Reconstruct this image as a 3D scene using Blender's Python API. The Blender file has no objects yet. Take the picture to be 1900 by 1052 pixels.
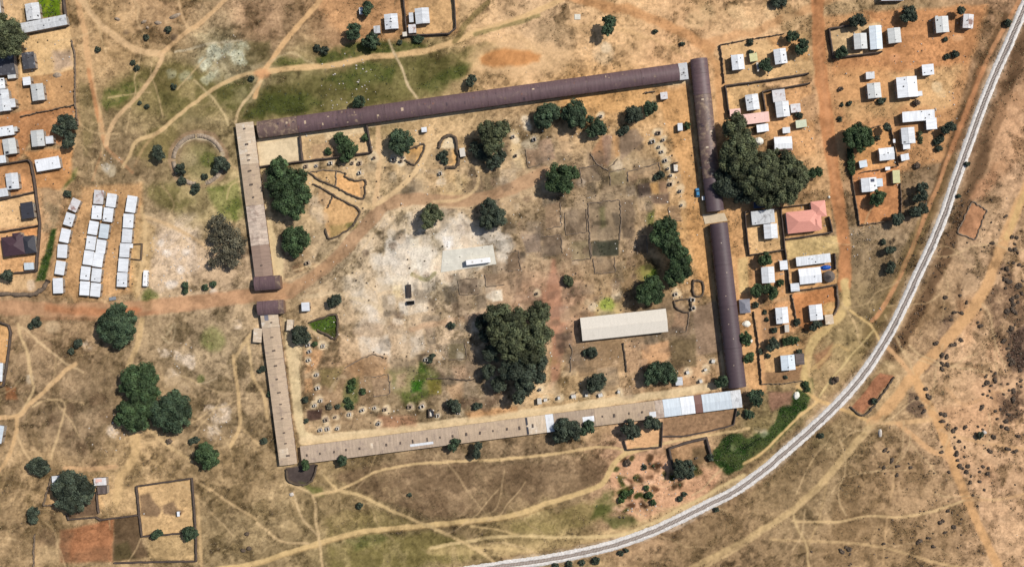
import bpy, math, random
import numpy as np
from mathutils import Vector

# ------------------------------------------------------------------ scale
S = 0.25                      # metres per map unit
CX, CY = 950.0, 526.0         # map units under the camera
HC = 411.0                    # flying height in metres
random.seed(7)
rng = np.random.default_rng(11)
R = math.radians

sc = bpy.context.scene
COL = sc.collection

# ------------------------------------------------------------------ camera
cam_d = bpy.data.cameras.new("camera")
cam_d.sensor_width = 36.0
cam_d.angle = 2 * math.atan(CX * S / HC)
cam_d.clip_start = 1.0
cam_d.clip_end = 9000.0
cam = bpy.data.objects.new("camera", cam_d)
cam.location = (0, 0, HC)
cam.rotation_euler = (0, 0, 0)
COL.objects.link(cam)
sc.camera = cam

# ------------------------------------------------------------------ light
SUN_AZ = math.atan2(0.87, 0.49)      # towards the sun, clockwise from north (+Y)
SUN_EL = R(51)
world = bpy.data.worlds.new("World")
sc.world = world
world.use_nodes = True
wn = world.node_tree
wn.nodes.clear()
w_out = wn.nodes.new("ShaderNodeOutputWorld")
w_bg = wn.nodes.new("ShaderNodeBackground")
w_sky = wn.nodes.new("ShaderNodeTexSky")
w_sky.sky_type = 'NISHITA'
w_sky.sun_disc = False
w_sky.sun_elevation = SUN_EL
w_sky.sun_rotation = SUN_AZ
w_sky.dust_density = 1.5
w_bg.inputs[1].default_value = 0.085
wn.links.new(w_sky.outputs[0], w_bg.inputs[0])
wn.links.new(w_bg.outputs[0], w_out.inputs[0])

sun_d = bpy.data.lights.new("sun", 'SUN')
sun_d.energy = 4.6
sun_d.angle = R(0.53)
sun_d.color = (1.0, 0.95, 0.87)
sun = bpy.data.objects.new("sun", sun_d)
sd = Vector((-math.sin(SUN_AZ) * math.cos(SUN_EL), -math.cos(SUN_AZ) * math.cos(SUN_EL), -math.sin(SUN_EL)))
sun.rotation_euler = sd.to_track_quat('-Z', 'Y').to_euler()
sun.location = (150, 90, 300)
COL.objects.link(sun)

vs = sc.view_settings
vs.view_transform = 'Standard'
vs.look = 'None'
vs.exposure = 0.0
vs.gamma = 1.0
vs.use_curve_mapping = False
ILLUM = np.array([1.27, 1.27, 1.255])        # radiance of a white sunlit ground sheet, used to turn seen colours into base colours

def lin(c):
    c = np.asarray(c, float) / 255.0
    return np.where(c <= 0.04045, c / 12.92, ((c + 0.055) / 1.055) ** 2.4)

def alb(c, k=1.0):
    return tuple(float(v) for v in np.clip(lin(c) / ILLUM * k, 0.003, 0.82))

def G(x, y):
    return (x - CX) * S, (CY - y) * S

def P(x, y, h):
    f = (HC - h) / HC
    return (x - CX) * S * f, (CY - y) * S * f

# ------------------------------------------------------------------ materials
def new_mat(name):
    m = bpy.data.materials.new(name)
    m.use_nodes = True
    nt = m.node_tree
    return m, nt, nt.nodes["Principled BSDF"]

def nnode(nt, t, **kw):
    n = nt.nodes.new(t)
    for k, v in kw.items():
        setattr(n, k, v)
    return n

def noise_node(nt, vec, scale, detail=3.0, rough=0.55):
    n = nnode(nt, "ShaderNodeTexNoise")
    n.inputs["Scale"].default_value = scale
    n.inputs["Detail"].default_value = detail
    n.inputs["Roughness"].default_value = rough
    if vec is not None:
        nt.links.new(vec, n.inputs["Vector"])
    return n

def ramp(nt, src, a, b, ca=(0, 0, 0, 1), cb=(1, 1, 1, 1)):
    r = nnode(nt, "ShaderNodeMapRange")
    r.inputs["From Min"].default_value = a
    r.inputs["From Max"].default_value = b
    nt.links.new(src, r.inputs["Value"])
    return r.outputs["Result"]

def mixc(nt, fac, a, b, mode='MIX'):
    n = nnode(nt, "ShaderNodeMix", data_type='RGBA', blend_type=mode)
    for sock, v in ((n.inputs[0], fac), (n.inputs[6], a), (n.inputs[7], b)):
        if isinstance(v, (int, float)):
            sock.default_value = v
        elif isinstance(v, tuple):
            sock.default_value = v if len(v) == 4 else v + (1,)
        else:
            nt.links.new(v, sock)
    return n.outputs[2]

MATS = {}
def plain(name, c, rough=0.8, var=0.25, scale=0.8, bump=0.0):
    """earthy or painted surface: colour broken up by two noises"""
    m, nt, b = new_mat(name)
    tc = nnode(nt, "ShaderNodeTexCoord")
    n1 = noise_node(nt, tc.outputs["Object"], scale, 4)
    n2 = noise_node(nt, tc.outputs["Object"], scale * 6, 2)
    lo = tuple(v * (1 - var) for v in c)
    hi = tuple(min(v * (1 + var), 0.9) for v in c)
    c1 = mixc(nt, ramp(nt, n1.outputs["Fac"], 0.3, 0.7), lo, hi)
    c2 = mixc(nt, ramp(nt, n2.outputs["Fac"], 0.35, 0.75), c1, tuple(v * (1 - var * .8) for v in c))
    nt.links.new(c2, b.inputs["Base Color"])
    b.inputs["Roughness"].default_value = rough
    b.inputs["Specular IOR Level"].default_value = 0.25
    if bump:
        bp = nnode(nt, "ShaderNodeBump")
        bp.inputs["Strength"].default_value = bump
        bp.inputs["Distance"].default_value = 0.05
        nt.links.new(n2.outputs["Fac"], bp.inputs["Height"])
        nt.links.new(bp.outputs[0], b.inputs["Normal"])
    MATS[name] = m
    return m

def roofing(name, c, stain=(0.30, 0.20, 0.13), stain_amt=0.25, sheet=0.10, rough=0.5, wear=0.12, stain_at=0.60):
    """corrugated sheeting: sheets of slightly different tone, grime and rust in patches"""
    m, nt, b = new_mat(name)
    tc = nnode(nt, "ShaderNodeTexCoord")
    oi = nnode(nt, "ShaderNodeObjectInfo")
    add = nnode(nt, "ShaderNodeVectorMath", operation='ADD')
    sclv = nnode(nt, "ShaderNodeVectorMath", operation='SCALE')
    nt.links.new(oi.outputs["Location"], sclv.inputs[0]); sclv.inputs[3].default_value = 0.37
    nt.links.new(tc.outputs["Object"], add.inputs[0]); nt.links.new(sclv.outputs[0], add.inputs[1])
    # sheets laid side by side along the ridge (local y)
    mp = nnode(nt, "ShaderNodeMapping"); mp.inputs["Scale"].default_value = (0.18, 1.1, 0.0)
    nt.links.new(add.outputs[0], mp.inputs[0])
    ns = noise_node(nt, mp.outputs[0], 1.0, 1)
    n1 = noise_node(nt, add.outputs[0], 0.45, 5, 0.6)
    n2 = noise_node(nt, add.outputs[0], 2.6, 3, 0.6)
    col = mixc(nt, ramp(nt, ns.outputs["Fac"], 0.3, 0.7), tuple(v * (1 - sheet) for v in c), tuple(min(v * (1 + sheet), .85) for v in c))
    col = mixc(nt, ramp(nt, n2.outputs["Fac"], 0.45, 0.8), col, tuple(v * (1 - wear * 2.2) for v in c))
    f = nnode(nt, "ShaderNodeMath", operation='MULTIPLY')
    nt.links.new(ramp(nt, n1.outputs["Fac"], stain_at, stain_at + 0.16), f.inputs[0]); f.inputs[1].default_value = stain_amt
    col = mixc(nt, f.outputs[0], col, stain)
    rv = ramp(nt, oi.outputs["Random"], 0.0, 1.0)
    mr = nnode(nt, "ShaderNodeMapRange"); mr.inputs["To Min"].default_value = 0.88; mr.inputs["To Max"].default_value = 1.06
    nt.links.new(rv, mr.inputs["Value"])
    vm = nnode(nt, "ShaderNodeVectorMath", operation='SCALE')
    nt.links.new(col, vm.inputs[0]); nt.links.new(mr.outputs[0], vm.inputs[3])
    nt.links.new(vm.outputs[0], b.inputs["Base Color"])
    b.inputs["Roughness"].default_value = rough
    b.inputs["Specular IOR Level"].default_value = 0.3
    wv = nnode(nt, "ShaderNodeTexWave", wave_type='BANDS', bands_direction='Y')
    wv.inputs["Scale"].default_value = 1.6
    nt.links.new(tc.outputs["Object"], wv.inputs["Vector"])
    bp = nnode(nt, "ShaderNodeBump"); bp.inputs["Strength"].default_value = 0.25; bp.inputs["Distance"].default_value = 0.03
    nt.links.new(wv.outputs["Fac"], bp.inputs["Height"])
    nt.links.new(bp.outputs[0], b.inputs["Normal"])
    MATS[name] = m
    return m

roofing('white_sheet', (0.60, 0.62, 0.645), stain=(0.33,0.25,0.2), stain_amt=0.32, wear=0.10, sheet=0.14, stain_at=0.57)
roofing('bright_sheet', (0.68, 0.70, 0.73), stain=(0.38,0.33,0.3), stain_amt=0.3, wear=0.08, sheet=0.11, stain_at=0.58)
roofing('grey_sheet', (0.50, 0.51, 0.50), stain_amt=0.3, wear=0.10)
roofing('stained_sheet', (0.55, 0.56, 0.57), stain=(0.10, 0.09, 0.09), stain_amt=0.65, wear=0.14, stain_at=0.54)
roofing('blackened_sheet', (0.07, 0.07, 0.08), stain=(0.45, 0.46, 0.48), stain_amt=0.8, wear=0.2, stain_at=0.56)
roofing('rusty_white_sheet', (0.62, 0.60, 0.60), stain=(0.24, 0.11, 0.08), stain_amt=0.85, wear=0.12, stain_at=0.52)
roofing('blue_white_sheet', (0.55, 0.61, 0.66), stain_amt=0.15, wear=0.08)
roofing('yellow_sheet', (0.55, 0.52, 0.27), stain_amt=0.3, wear=0.12)
roofing('lime_sheet', (0.52, 0.55, 0.40), stain_amt=0.3, wear=0.14)
roofing('salmon_sheet', (0.60, 0.265, 0.205), stain=(0.46, 0.22, 0.17), stain_amt=0.3, wear=0.06, sheet=0.07)
roofing('pink_sheet', (0.70, 0.45, 0.39), stain=(0.5, 0.32, 0.27), stain_amt=0.25, wear=0.06, sheet=0.06)
roofing('plum_sheet', (0.060, 0.033, 0.042), stain=(0.045, 0.03, 0.035), stain_amt=0.3, wear=0.08)
roofing('slate_sheet', (0.042, 0.042, 0.052), stain=(0.03, 0.03, 0.04), stain_amt=0.4, wear=0.1)
roofing('brown_vault', (0.125, 0.078, 0.082), stain=(0.25, 0.175, 0.13), stain_amt=0.5, wear=0.14, sheet=0.16, stain_at=0.58)
roofing('worn_vault', (0.150, 0.098, 0.085), stain=(0.36, 0.26, 0.17), stain_amt=0.7, wear=0.17, sheet=0.18, stain_at=0.50)
roofing('dark_vault', (0.086, 0.058, 0.066), stain=(0.13, 0.09, 0.085), stain_amt=0.5, wear=0.12, sheet=0.10)
roofing('tan_fibre', (0.475, 0.358, 0.250), stain=(0.27, 0.20, 0.165), stain_amt=0.6, wear=0.11, sheet=0.13, rough=0.9, stain_at=0.54)
roofing('pale_tan_fibre', (0.55, 0.435, 0.315), stain=(0.72, 0.66, 0.57), stain_amt=0.7, wear=0.11, sheet=0.16, rough=0.9, stain_at=0.54)
roofing('grey_tan_fibre', (0.395, 0.302, 0.222), stain=(0.22, 0.165, 0.14), stain_amt=0.6, wear=0.12, sheet=0.15, rough=0.9, stain_at=0.54)
roofing('dark_tan_fibre', (0.28, 0.195, 0.15), stain=(0.17, 0.115, 0.09), stain_amt=0.45, wear=0.1, sheet=0.12, rough=0.9)
roofing('grooved_fibre', (0.48, 0.385, 0.31), stain=(0.25, 0.18, 0.145), stain_amt=0.75, wear=0.15, sheet=0.27, rough=0.9, stain_at=0.48)
roofing('hall_sheet', (0.60, 0.55, 0.475), stain=(0.47, 0.42, 0.36), stain_amt=0.6, wear=0.10, sheet=0.03, rough=0.85)
roofing('rust_sheet', (0.19, 0.095, 0.075), stain=(0.10, 0.06, 0.05), stain_amt=0.5, wear=0.12)
roofing('brown_lean_sheet', (0.13, 0.10, 0.09), stain=(0.22, 0.18, 0.15), stain_amt=0.5, wear=0.15, sheet=0.4)
roofing('navy_sheet', (0.03, 0.05, 0.11), stain=(0.25, 0.3, 0.4), stain_amt=0.35, wear=0.1)
roofing('slate_blue_sheet', (0.20, 0.20, 0.235), stain=(0.13, 0.13, 0.15), stain_amt=0.5, wear=0.15)
plain('cement_wall', (0.30, 0.25, 0.20), var=0.2, scale=0.6, bump=0.3)
plain('brick_wall', (0.20, 0.125, 0.085), var=0.25, scale=0.9, bump=0.3)
plain('whitewash_wall', (0.55, 0.52, 0.47), var=0.15, scale=0.6)
plain('garden_wall', (0.085, 0.062, 0.050), var=0.4, scale=0.7, bump=0.4)  # weathered brown, set darker to carry the wall's own shadow
plain('mud_bank', (0.10, 0.072, 0.050), var=0.4, scale=0.9, bump=0.5)
plain('plot_bank_earth', (0.19, 0.14, 0.10), var=0.4, scale=0.9, bump=0.5)
plain('cubicle_wood', (0.36, 0.28, 0.21), var=0.3)
plain('cubicle_grey', (0.48, 0.46, 0.43), var=0.25)
plain('fence_brush', (0.165, 0.12, 0.085), var=0.5, scale=1.4, bump=0.6)
plain('ring_bank_earth', (0.33, 0.255, 0.185), var=0.5, scale=0.8, bump=0.6)
plain('door_paint', (0.10, 0.06, 0.04), var=0.2)
plain('dark_metal', (0.035, 0.033, 0.035), var=0.3, rough=0.6)
plain('vent_iron', (0.11, 0.08, 0.065), var=0.3, rough=0.7)
plain('frame_paint', (0.5, 0.48, 0.45), var=0.1)
plain('white_paint', (0.74, 0.74, 0.74), var=0.06, rough=0.35)
plain('cubicle_paint', (0.66, 0.62, 0.55), var=0.25, rough=0.7)
plain('cubicle_roof', (0.62, 0.59, 0.54), var=0.25, rough=0.6)
plain('concrete', (0.58, 0.55, 0.47), var=0.16, scale=0.35, bump=0.2)
plain('sand_concrete', (0.52, 0.42, 0.29), var=0.13, scale=0.35, bump=0.2)
plain('blue_paint', (0.05, 0.20, 0.38), var=0.08, rough=0.3)
plain('tarp_blue', (0.01, 0.09, 0.42), var=0.25, scale=1.5, rough=0.45, bump=0.5)
plain('tarp_white', (0.72, 0.70, 0.62), var=0.12, scale=1.0, rough=0.6, bump=0.4)
plain('rubber', (0.02, 0.02, 0.02), var=0.2)
plain('chrome', (0.35, 0.35, 0.36), var=0.1, rough=0.3)
plain('lamp_glass', (0.6, 0.6, 0.55), var=0.05, rough=0.15)
plain('thatch', (0.135, 0.112, 0.098), var=0.4, scale=1.5, bump=0.8)
plain('bark', (0.10, 0.075, 0.055), var=0.3, scale=2.0, bump=0.5)
plain('ballast', (0.64, 0.605, 0.57), var=0.34, scale=1.3, bump=0.8)
plain('track_bed', (0.29, 0.235, 0.20), var=0.4, scale=1.6, bump=0.8)
plain('sleeper_wood', (0.48, 0.43, 0.39), var=0.3, scale=1.5)
plain('rail_steel', (0.17, 0.11, 0.085), var=0.2, rough=0.5)
plain('rubble_stone', (0.52, 0.47, 0.42), var=0.3, scale=1.0)
plain('solar_glass', (0.03, 0.04, 0.08), var=0.1, rough=0.2)
plain('grey_plastic', (0.22, 0.24, 0.27), var=0.2, rough=0.5)

gm, gnt, gb = new_mat('window_glass')
gb.inputs["Base Color"].default_value = (0.03, 0.04, 0.05, 1)
gb.inputs["Roughness"].default_value = 0.08
MATS['window_glass'] = gm

def leaf_mat(name, c, rough=0.7):
    m, nt, b = new_mat(name)
    at = nnode(nt, "ShaderNodeAttribute"); at.attribute_name = "tint"
    tc = nnode(nt, "ShaderNodeTexCoord")
    n = noise_node(nt, tc.outputs["Object"], 0.5, 2)
    warm = mixc(nt, ramp(nt, n.outputs["Fac"], 0.35, 0.7), c, (c[0] * 1.18, c[1] * 1.06, c[2] * 0.9))
    vm = nnode(nt, "ShaderNodeVectorMath", operation='MULTIPLY')
    nt.links.new(warm, vm.inputs[0]); nt.links.new(at.outputs["Color"], vm.inputs[1])
    nt.links.new(vm.outputs[0], b.inputs["Base Color"])
    b.inputs["Roughness"].default_value = rough
    b.inputs["Specular IOR Level"].default_value = 0.2
    MATS[name] = m
    return m

leaf_mat('leaf_dark', (0.041, 0.066, 0.038))
leaf_mat('leaf_green', (0.040, 0.068, 0.030))
leaf_mat('leaf_olive', (0.072, 0.086, 0.046))
leaf_mat('leaf_grey', (0.094, 0.090, 0.064))
leaf_mat('leaf_dusky', (0.042, 0.056, 0.040))  # even dull dark green for dark trees and bushes
leaf_mat('leaf_lush', (0.046, 0.078, 0.028))
leaf_mat('leaf_straw', (0.20, 0.155, 0.085))
leaf_mat('leaf_scrub', (0.125, 0.095, 0.072))

# ------------------------------------------------------------------ mesh helpers
class MB:
    def __init__(s):
        s.v = []; s.f = []
    def add(s, vs_, fs):
        o = len(s.v); s.v += [tuple(v) for v in vs_]; s.f += [tuple(i + o for i in f) for f in fs]
    def box(s, cx, cy, cz, sx, sy, sz, rz=0.0, taper=1.0):
        c, n = math.cos(rz), math.sin(rz); vs_ = []
        for z, t in ((-.5, 1.0), (.5, taper)):
            for x, y in ((-.5, -.5), (.5, -.5), (.5, .5), (-.5, .5)):
                X, Y = x * sx * t, y * sy * t
                vs_.append((cx + X * c - Y * n, cy + X * n + Y * c, cz + z * sz))
        s.add(vs_, [(3, 2, 1, 0), (4, 5, 6, 7), (0, 1, 5, 4), (1, 2, 6, 5), (2, 3, 7, 6), (3, 0, 4, 7)])
    def cyl(s, cx, cy, z0, z1, r0, r1, n=12, cap=True):
        vs_ = [(cx + r0 * math.cos(2 * math.pi * i / n), cy + r0 * math.sin(2 * math.pi * i / n), z0) for i in range(n)]
        vs_ += [(cx + r1 * math.cos(2 * math.pi * i / n), cy + r1 * math.sin(2 * math.pi * i / n), z1) for i in range(n)]
        fs = [(i, (i + 1) % n, n + (i + 1) % n, n + i) for i in range(n)]
        if cap:
            fs += [tuple(range(n - 1, -1, -1)), tuple(range(n, 2 * n))]
        s.add(vs_, fs)
    def tube(s, p0, p1, r0, r1, n=7):
        a, b = Vector(p0), Vector(p1); d = (b - a).normalized()
        u = d.orthogonal().normalized(); w = d.cross(u); vs_ = []
        for p, r in ((a, r0), (b, r1)):
            for i in range(n):
                t = 2 * math.pi * i / n
                vs_.append(tuple(p + u * (r * math.cos(t)) + w * (r * math.sin(t))))
        s.add(vs_, [(i, (i + 1) % n, n + (i + 1) % n, n + i) for i in range(n)] + [tuple(range(n - 1, -1, -1)), tuple(range(n, 2 * n))])
    def wheel(s, cx, cy, cz, r, w, n=14):        # axle along x
        vs_ = []
        for x in (-w / 2, w / 2):
            vs_ += [(cx + x, cy + r * math.cos(2 * math.pi * i / n), cz + r * math.sin(2 * math.pi * i / n)) for i in range(n)]
        s.add(vs_, [(i, n + i, n + (i + 1) % n, (i + 1) % n) for i in range(n)] + [tuple(range(n)), tuple(range(2 * n - 1, n - 1, -1))])
    def mesh(s, name, mat):
        me = bpy.data.meshes.new(name)
        me.from_pydata(s.v, [], s.f)
        me.materials.append(MATS[mat]); me.update()
        return me
    def build(s, name, mat, parent=None, loc=(0, 0, 0), rz=0.0):
        return link(name, s.mesh(name, mat), parent, loc, rz)

def link(name, me, parent=None, loc=(0, 0, 0), rz=0.0):
    o = bpy.data.objects.new(name, me); COL.objects.link(o)
    o.location = loc; o.rotation_euler = (0, 0, rz)
    if parent is not None:
        o.parent = parent
    return o

def tag(o, label=None, cat=None, group=None, kind=None):
    if label: o['label'] = label
    if cat: o['category'] = cat
    if group: o['group'] = group
    if kind: o['kind'] = kind
    return o

def thing(name, label, cat, x, y, ang=0.0, group=None, h=0.0):
    """an Empty at the thing's base; x, y are map units, ang clockwise degrees as seen from above"""
    o = bpy.data.objects.new(name, None)
    o.empty_display_size = 0.5
    COL.objects.link(o)
    gx, gy = P(x, y, h)
    o.location = (gx, gy, 0); o.rotation_euler = (0, 0, -R(ang))
    return tag(o, label, cat, group)

def arr_mesh(name, V, F, mat, tint=None):
    """fast mesh from numpy quads"""
    me = bpy.data.meshes.new(name)
    nv, nf, k = len(V), len(F), F.shape[1]
    me.vertices.add(nv); me.vertices.foreach_set("co", np.ascontiguousarray(V, dtype=np.float32).ravel())
    me.loops.add(nf * k); me.loops.foreach_set("vertex_index", np.ascontiguousarray(F, dtype=np.int32).ravel())
    me.polygons.add(nf)
    me.polygons.foreach_set("loop_start", np.arange(0, nf * k, k, dtype=np.int32))
    me.polygons.foreach_set("loop_total", np.full(nf, k, dtype=np.int32))
    if tint is not None:
        a = me.attributes.new("tint", 'FLOAT_COLOR', 'FACE')
        c = np.ones((nf, 4), np.float32); c[:, :3] = tint
        a.data.foreach_set("color", c.ravel())
    me.materials.append(MATS[mat]); me.update(calc_edges=True); me.validate()
    return me

ORD = ['first', 'second', 'third', 'fourth', 'fifth', 'sixth', 'seventh', 'eighth', 'ninth', 'tenth', 'eleventh', 'twelfth',
       'thirteenth', 'fourteenth', 'fifteenth', 'sixteenth', 'seventeenth', 'eighteenth']

# ================================================================== GROUND
def hash2(ix, iy, seed):
    h = (ix.astype(np.int64) * 374761393 + iy.astype(np.int64) * 668265263 + seed * 1442695041) & 0x7fffffff
    h = ((h ^ (h >> 13)) * 1274126177) & 0x7fffffff
    h = h ^ (h >> 16)
    return (h & 0xffff) / 65535.0

def vnoise(x, y, scale, seed):
    x = x / scale; y = y / scale
    ix = np.floor(x); iy = np.floor(y); fx = x - ix; fy = y - iy
    fx = fx * fx * (3 - 2 * fx); fy = fy * fy * (3 - 2 * fy)
    a = hash2(ix, iy, seed); b = hash2(ix + 1, iy, seed); c = hash2(ix, iy + 1, seed); d = hash2(ix + 1, iy + 1, seed)
    return (a * (1 - fx) + b * fx) * (1 - fy) + (c * (1 - fx) + d * fx) * fy

def fbm(x, y, scale, seed, octv=4, g=0.55):
    t = 0; a = 1; n = 0
    for i in range(octv):
        t = t + a * vnoise(x, y, scale / 2 ** i, seed + i * 17); n += a; a *= g
    return t / n

def axis(lo, hi, step):
    core = np.arange(lo - 30, hi + 30 + step, step)
    out = []; p = core[-1]; d = step
    while p < hi + 14000:
        d = min(d * 1.12, 2500) if p < hi + 300 else d * 1.5
        p += d; out.append(p)
    out2 = []; p = core[0]; d = step
    while p > lo - 14000:
        d = min(d * 1.12, 2500) if p > lo - 300 else d * 1.5
        p -= d; out2.append(p)
    return np.array(out2[::-1] + list(core) + out)

AX = axis(0, 1900, 2.2); AY = axis(0, 1052, 2.2)
GX, GY = np.meshgrid(AX, AY)
n_mid = fbm(GX, GY, 26, 5, 4)
n_big = fbm(GX, GY, 120, 9, 4)
n_fine = fbm(GX, GY, 9, 21, 3, 0.7)
WX = (fbm(GX, GY, 22, 31, 3) - .5) * 2
WY = (fbm(GX, GY, 22, 41, 3) - .5) * 2

BASE = [(300,30,175,140,100),(420,110,170,155,118),(300,170,152,132,88),(330,230,148,128,88),(230,300,162,136,100),(480,40,176,140,104),
 (650,40,182,140,100),(560,170,134,122,78),(750,150,132,120,76),(950,100,227,181,128),(1150,60,225,179,126),(1250,100,220,171,121),(1000,60,190,155,115),
 (1400,20,208,165,116),(1600,10,176,146,105),(640,330,188,158,116),(800,250,194,160,114),(1100,180,208,160,104),(1230,220,208,164,112),(900,340,182,153,114),
 (1000,280,172,144,108),(1150,330,166,142,108),(1280,450,208,160,104),(800,480,216,196,166),(700,520,204,178,142),(1000,450,182,154,118),(1100,420,164,140,110),
 (1020,560,186,144,112),(1150,520,182,150,110),(700,650,194,165,130),(850,620,194,166,132),(650,700,164,132,97),(750,720,156,132,98),(870,700,166,142,112),
 (1060,740,192,158,112),(1280,640,156,132,102),(1290,700,188,148,107),(300,470,196,167,132),(400,500,190,160,125),(100,600,162,132,97),(60,700,160,132,98),
 (300,620,162,137,103),(400,650,166,142,108),(150,780,150,125,94),(400,760,164,138,103),(250,850,192,158,112),(430,880,166,138,98),(80,900,168,138,98),
 (450,1000,158,134,95),(650,930,154,130,90),(800,900,146,121,90),(1000,880,144,119,89),(700,1020,146,130,86),(1000,980,172,147,98),(1180,860,197,153,117),
 (1250,920,187,147,108),(1300,1000,150,122,88),(1500,900,156,130,94),(1600,1000,162,132,95),(1700,900,176,142,105),(1850,900,206,163,121),(1850,760,210,165,122),
 (1800,650,204,163,121),(1880,500,204,163,121),(1700,600,166,133,98),(1780,480,188,153,116),(1870,250,192,151,114),(1900,120,172,133,98),(1650,480,152,128,98),
 (1640,560,144,123,84),(1580,640,162,138,94),(1550,720,168,138,98),(1700,380,162,133,100),(1790,220,152,118,84),(1400,60,220,177,128),(1540,250,200,152,106),
 (1450,600,200,154,108),(1450,800,152,132,90),(560,600,190,160,120),(150,500,190,150,105),(60,430,195,150,105),(200,80,186,150,105),(380,370,165,145,100)]
num = np.zeros(GX.shape + (3,)); den = np.zeros(GX.shape)
bx = np.clip(GX, -80, 1980) + WX * 14; by = np.clip(GY, -80, 1130) + WY * 14
for x, y, r_, g_, b_ in BASE:
    w = 1.0 / (((bx - x) ** 2 + (by - y) ** 2) + 900.0) ** 1.9
    den += w
    num += w[..., None] * np.array([r_, g_, b_], float)
IMG = num / den[..., None]
COVER = np.full(GX.shape, 1.05)
CLS = np.zeros(GX.shape, np.int8)
C_GROUND, C_ROAD, C_PATH, C_GRASS, C_YARD, C_FIELD, C_PAVE = range(7)

# dry tufty grass and bare patches over all the open ground
m1 = np.clip((n_mid - .50) * 3.2, -1, 1)
m2 = np.clip((n_big - .5) * 3.0, -1, 1)
m3 = np.clip((n_fine - .5) * 2.4, -1, 1)
IMG = IMG * .90 + IMG.mean(-1, keepdims=True) * .10
def sstep(v, a, b):
    t = np.clip((v - a) / (b - a), 0, 1); return t * t * (3 - 2 * t)
# worn bare soil showing between mats of dry grass: crisp edged patches at several sizes
q1 = fbm(GX + WX * 16, GY + WY * 16, 34, 201, 5, .62)
q2 = fbm(GX + WX * 7, GY + WY * 7, 15, 211, 4, .65)
q3 = fbm(GX + WY * 18, GY + WX * 18, 70, 221, 5, .6)
q4 = fbm(GX + WY * 4, GY + WX * 4, 8.5, 241, 3, .7)
region = sstep(q3, .34, .62)
mat_ = sstep(q1, .50, .60) * (.35 + .65 * region)
mat2 = sstep(q2, .53, .60) * (.3 + .7 * region)
mat3 = sstep(q4, .56, .66) * (.25 + .75 * sstep(q3 * .5 + q1 * .5, .40, .56))
pale3 = sstep(1 - q4, .56, .68) * (1 - .4 * region)  # fine pale soil flecks
bare = sstep(1 - q1, .54, .66) * (1 - .5 * region)
IMG *= (1 + 0.05 * m1 + 0.05 * m2 + 0.08 * m3)[..., None]
IMG *= 1 - (mat_[..., None] * np.array([.17, .17, .19]) + mat2[..., None] * np.array([.14, .14, .14]) + mat3[..., None] * np.array([.17, .17, .17]))
IMG += bare[..., None] * np.array([20, 17, 13]) + pale3[..., None] * np.array([13, 12, 10])
COVER *= .35 + 1.2 * fbm(GX, GY, 45, 231, 3)
PATCH = sstep(.6 * q1 + .4 * q2, .42, .56)

def win(pts, pad):
    p = np.asarray(pts, float)
    i0 = np.searchsorted(AX, p[:, 0].min() - pad); i1 = np.searchsorted(AX, p[:, 0].max() + pad)
    j0 = np.searchsorted(AY, p[:, 1].min() - pad); j1 = np.searchsorted(AY, p[:, 1].max() + pad)
    return slice(j0, j1 + 1), slice(i0, i1 + 1)

def seg_d2(x, y, a, b):
    dx, dy = b[0] - a[0], b[1] - a[1]; L = dx * dx + dy * dy + 1e-9
    t = np.clip(((x - a[0]) * dx + (y - a[1]) * dy) / L, 0, 1)
    return (x - a[0] - t * dx) ** 2 + (y - a[1] - t * dy) ** 2

def smooth_pts(pts, n=4):
    """Catmull-Rom through the points"""
    p = [np.array(q, float) for q in pts]
    if len(p) < 3: return [tuple(q) for q in p]
    p = [2 * p[0] - p[1]] + p + [2 * p[-1] - p[-2]]
    out = []
    for i in range(1, len(p) - 2):
        for k in range(n):
            t = k / n
            out.append(tuple(.5 * ((2 * p[i]) + (-p[i-1] + p[i+1]) * t + (2*p[i-1] - 5*p[i] + 4*p[i+1] - p[i+2]) * t*t + (-p[i-1] + 3*p[i] - 3*p[i+1] + p[i+2]) * t**3)))
    out.append(tuple(p[-2]))
    return out

def lay(sl, a, col, cover=None, cls=None, keep=0.35):
    sub = IMG[sl]
    lum = sub.mean(-1, keepdims=True)
    tone = 1 + (0.06 * m1[sl] + 0.06 * m3[sl] - .07 * mat_[sl] - .06 * mat2[sl] - .05 * mat3[sl] + .04 * bare[sl] + .04 * pale3[sl])[..., None]
    IMG[sl] = sub * (1 - a[..., None]) + np.array(col, float) * tone * a[..., None]
    if cover is not None:
        COVER[sl] = COVER[sl] * (1 - a) + cover * a
    if cls is not None:
        c = CLS[sl]; c[a > 0.5] = cls

def poly(pts, col, a=1.0, feather=3.0, warp=2.5, cover=None, cls=None, patchy=0.0):
    sl = win(pts, feather + warp + 4)
    x = GX[sl] + WX[sl] * warp; y = GY[sl] + WY[sl] * warp
    ins = np.zeros(x.shape, bool); d2 = np.full(x.shape, 1e9)
    n = len(pts)
    for i in range(n):
        p, q = pts[i], pts[(i + 1) % n]
        if p[1] != q[1]:
            c = ((p[1] > y) != (q[1] > y)) & (x < (q[0] - p[0]) * (y - p[1]) / (q[1] - p[1]) + p[0])
            ins ^= c
        d2 = np.minimum(d2, seg_d2(x, y, p, q))
    d = np.sqrt(d2) * np.where(ins, 1, -1)
    k = np.clip(d / max(feather * .7, .5) * .5 + .5, 0, 1)
    k = k * k * (3 - 2 * k) * a
    if patchy:
        k = k * (1 - patchy + patchy * PATCH[sl])
    lay(sl, k, col, cover, cls)

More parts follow.
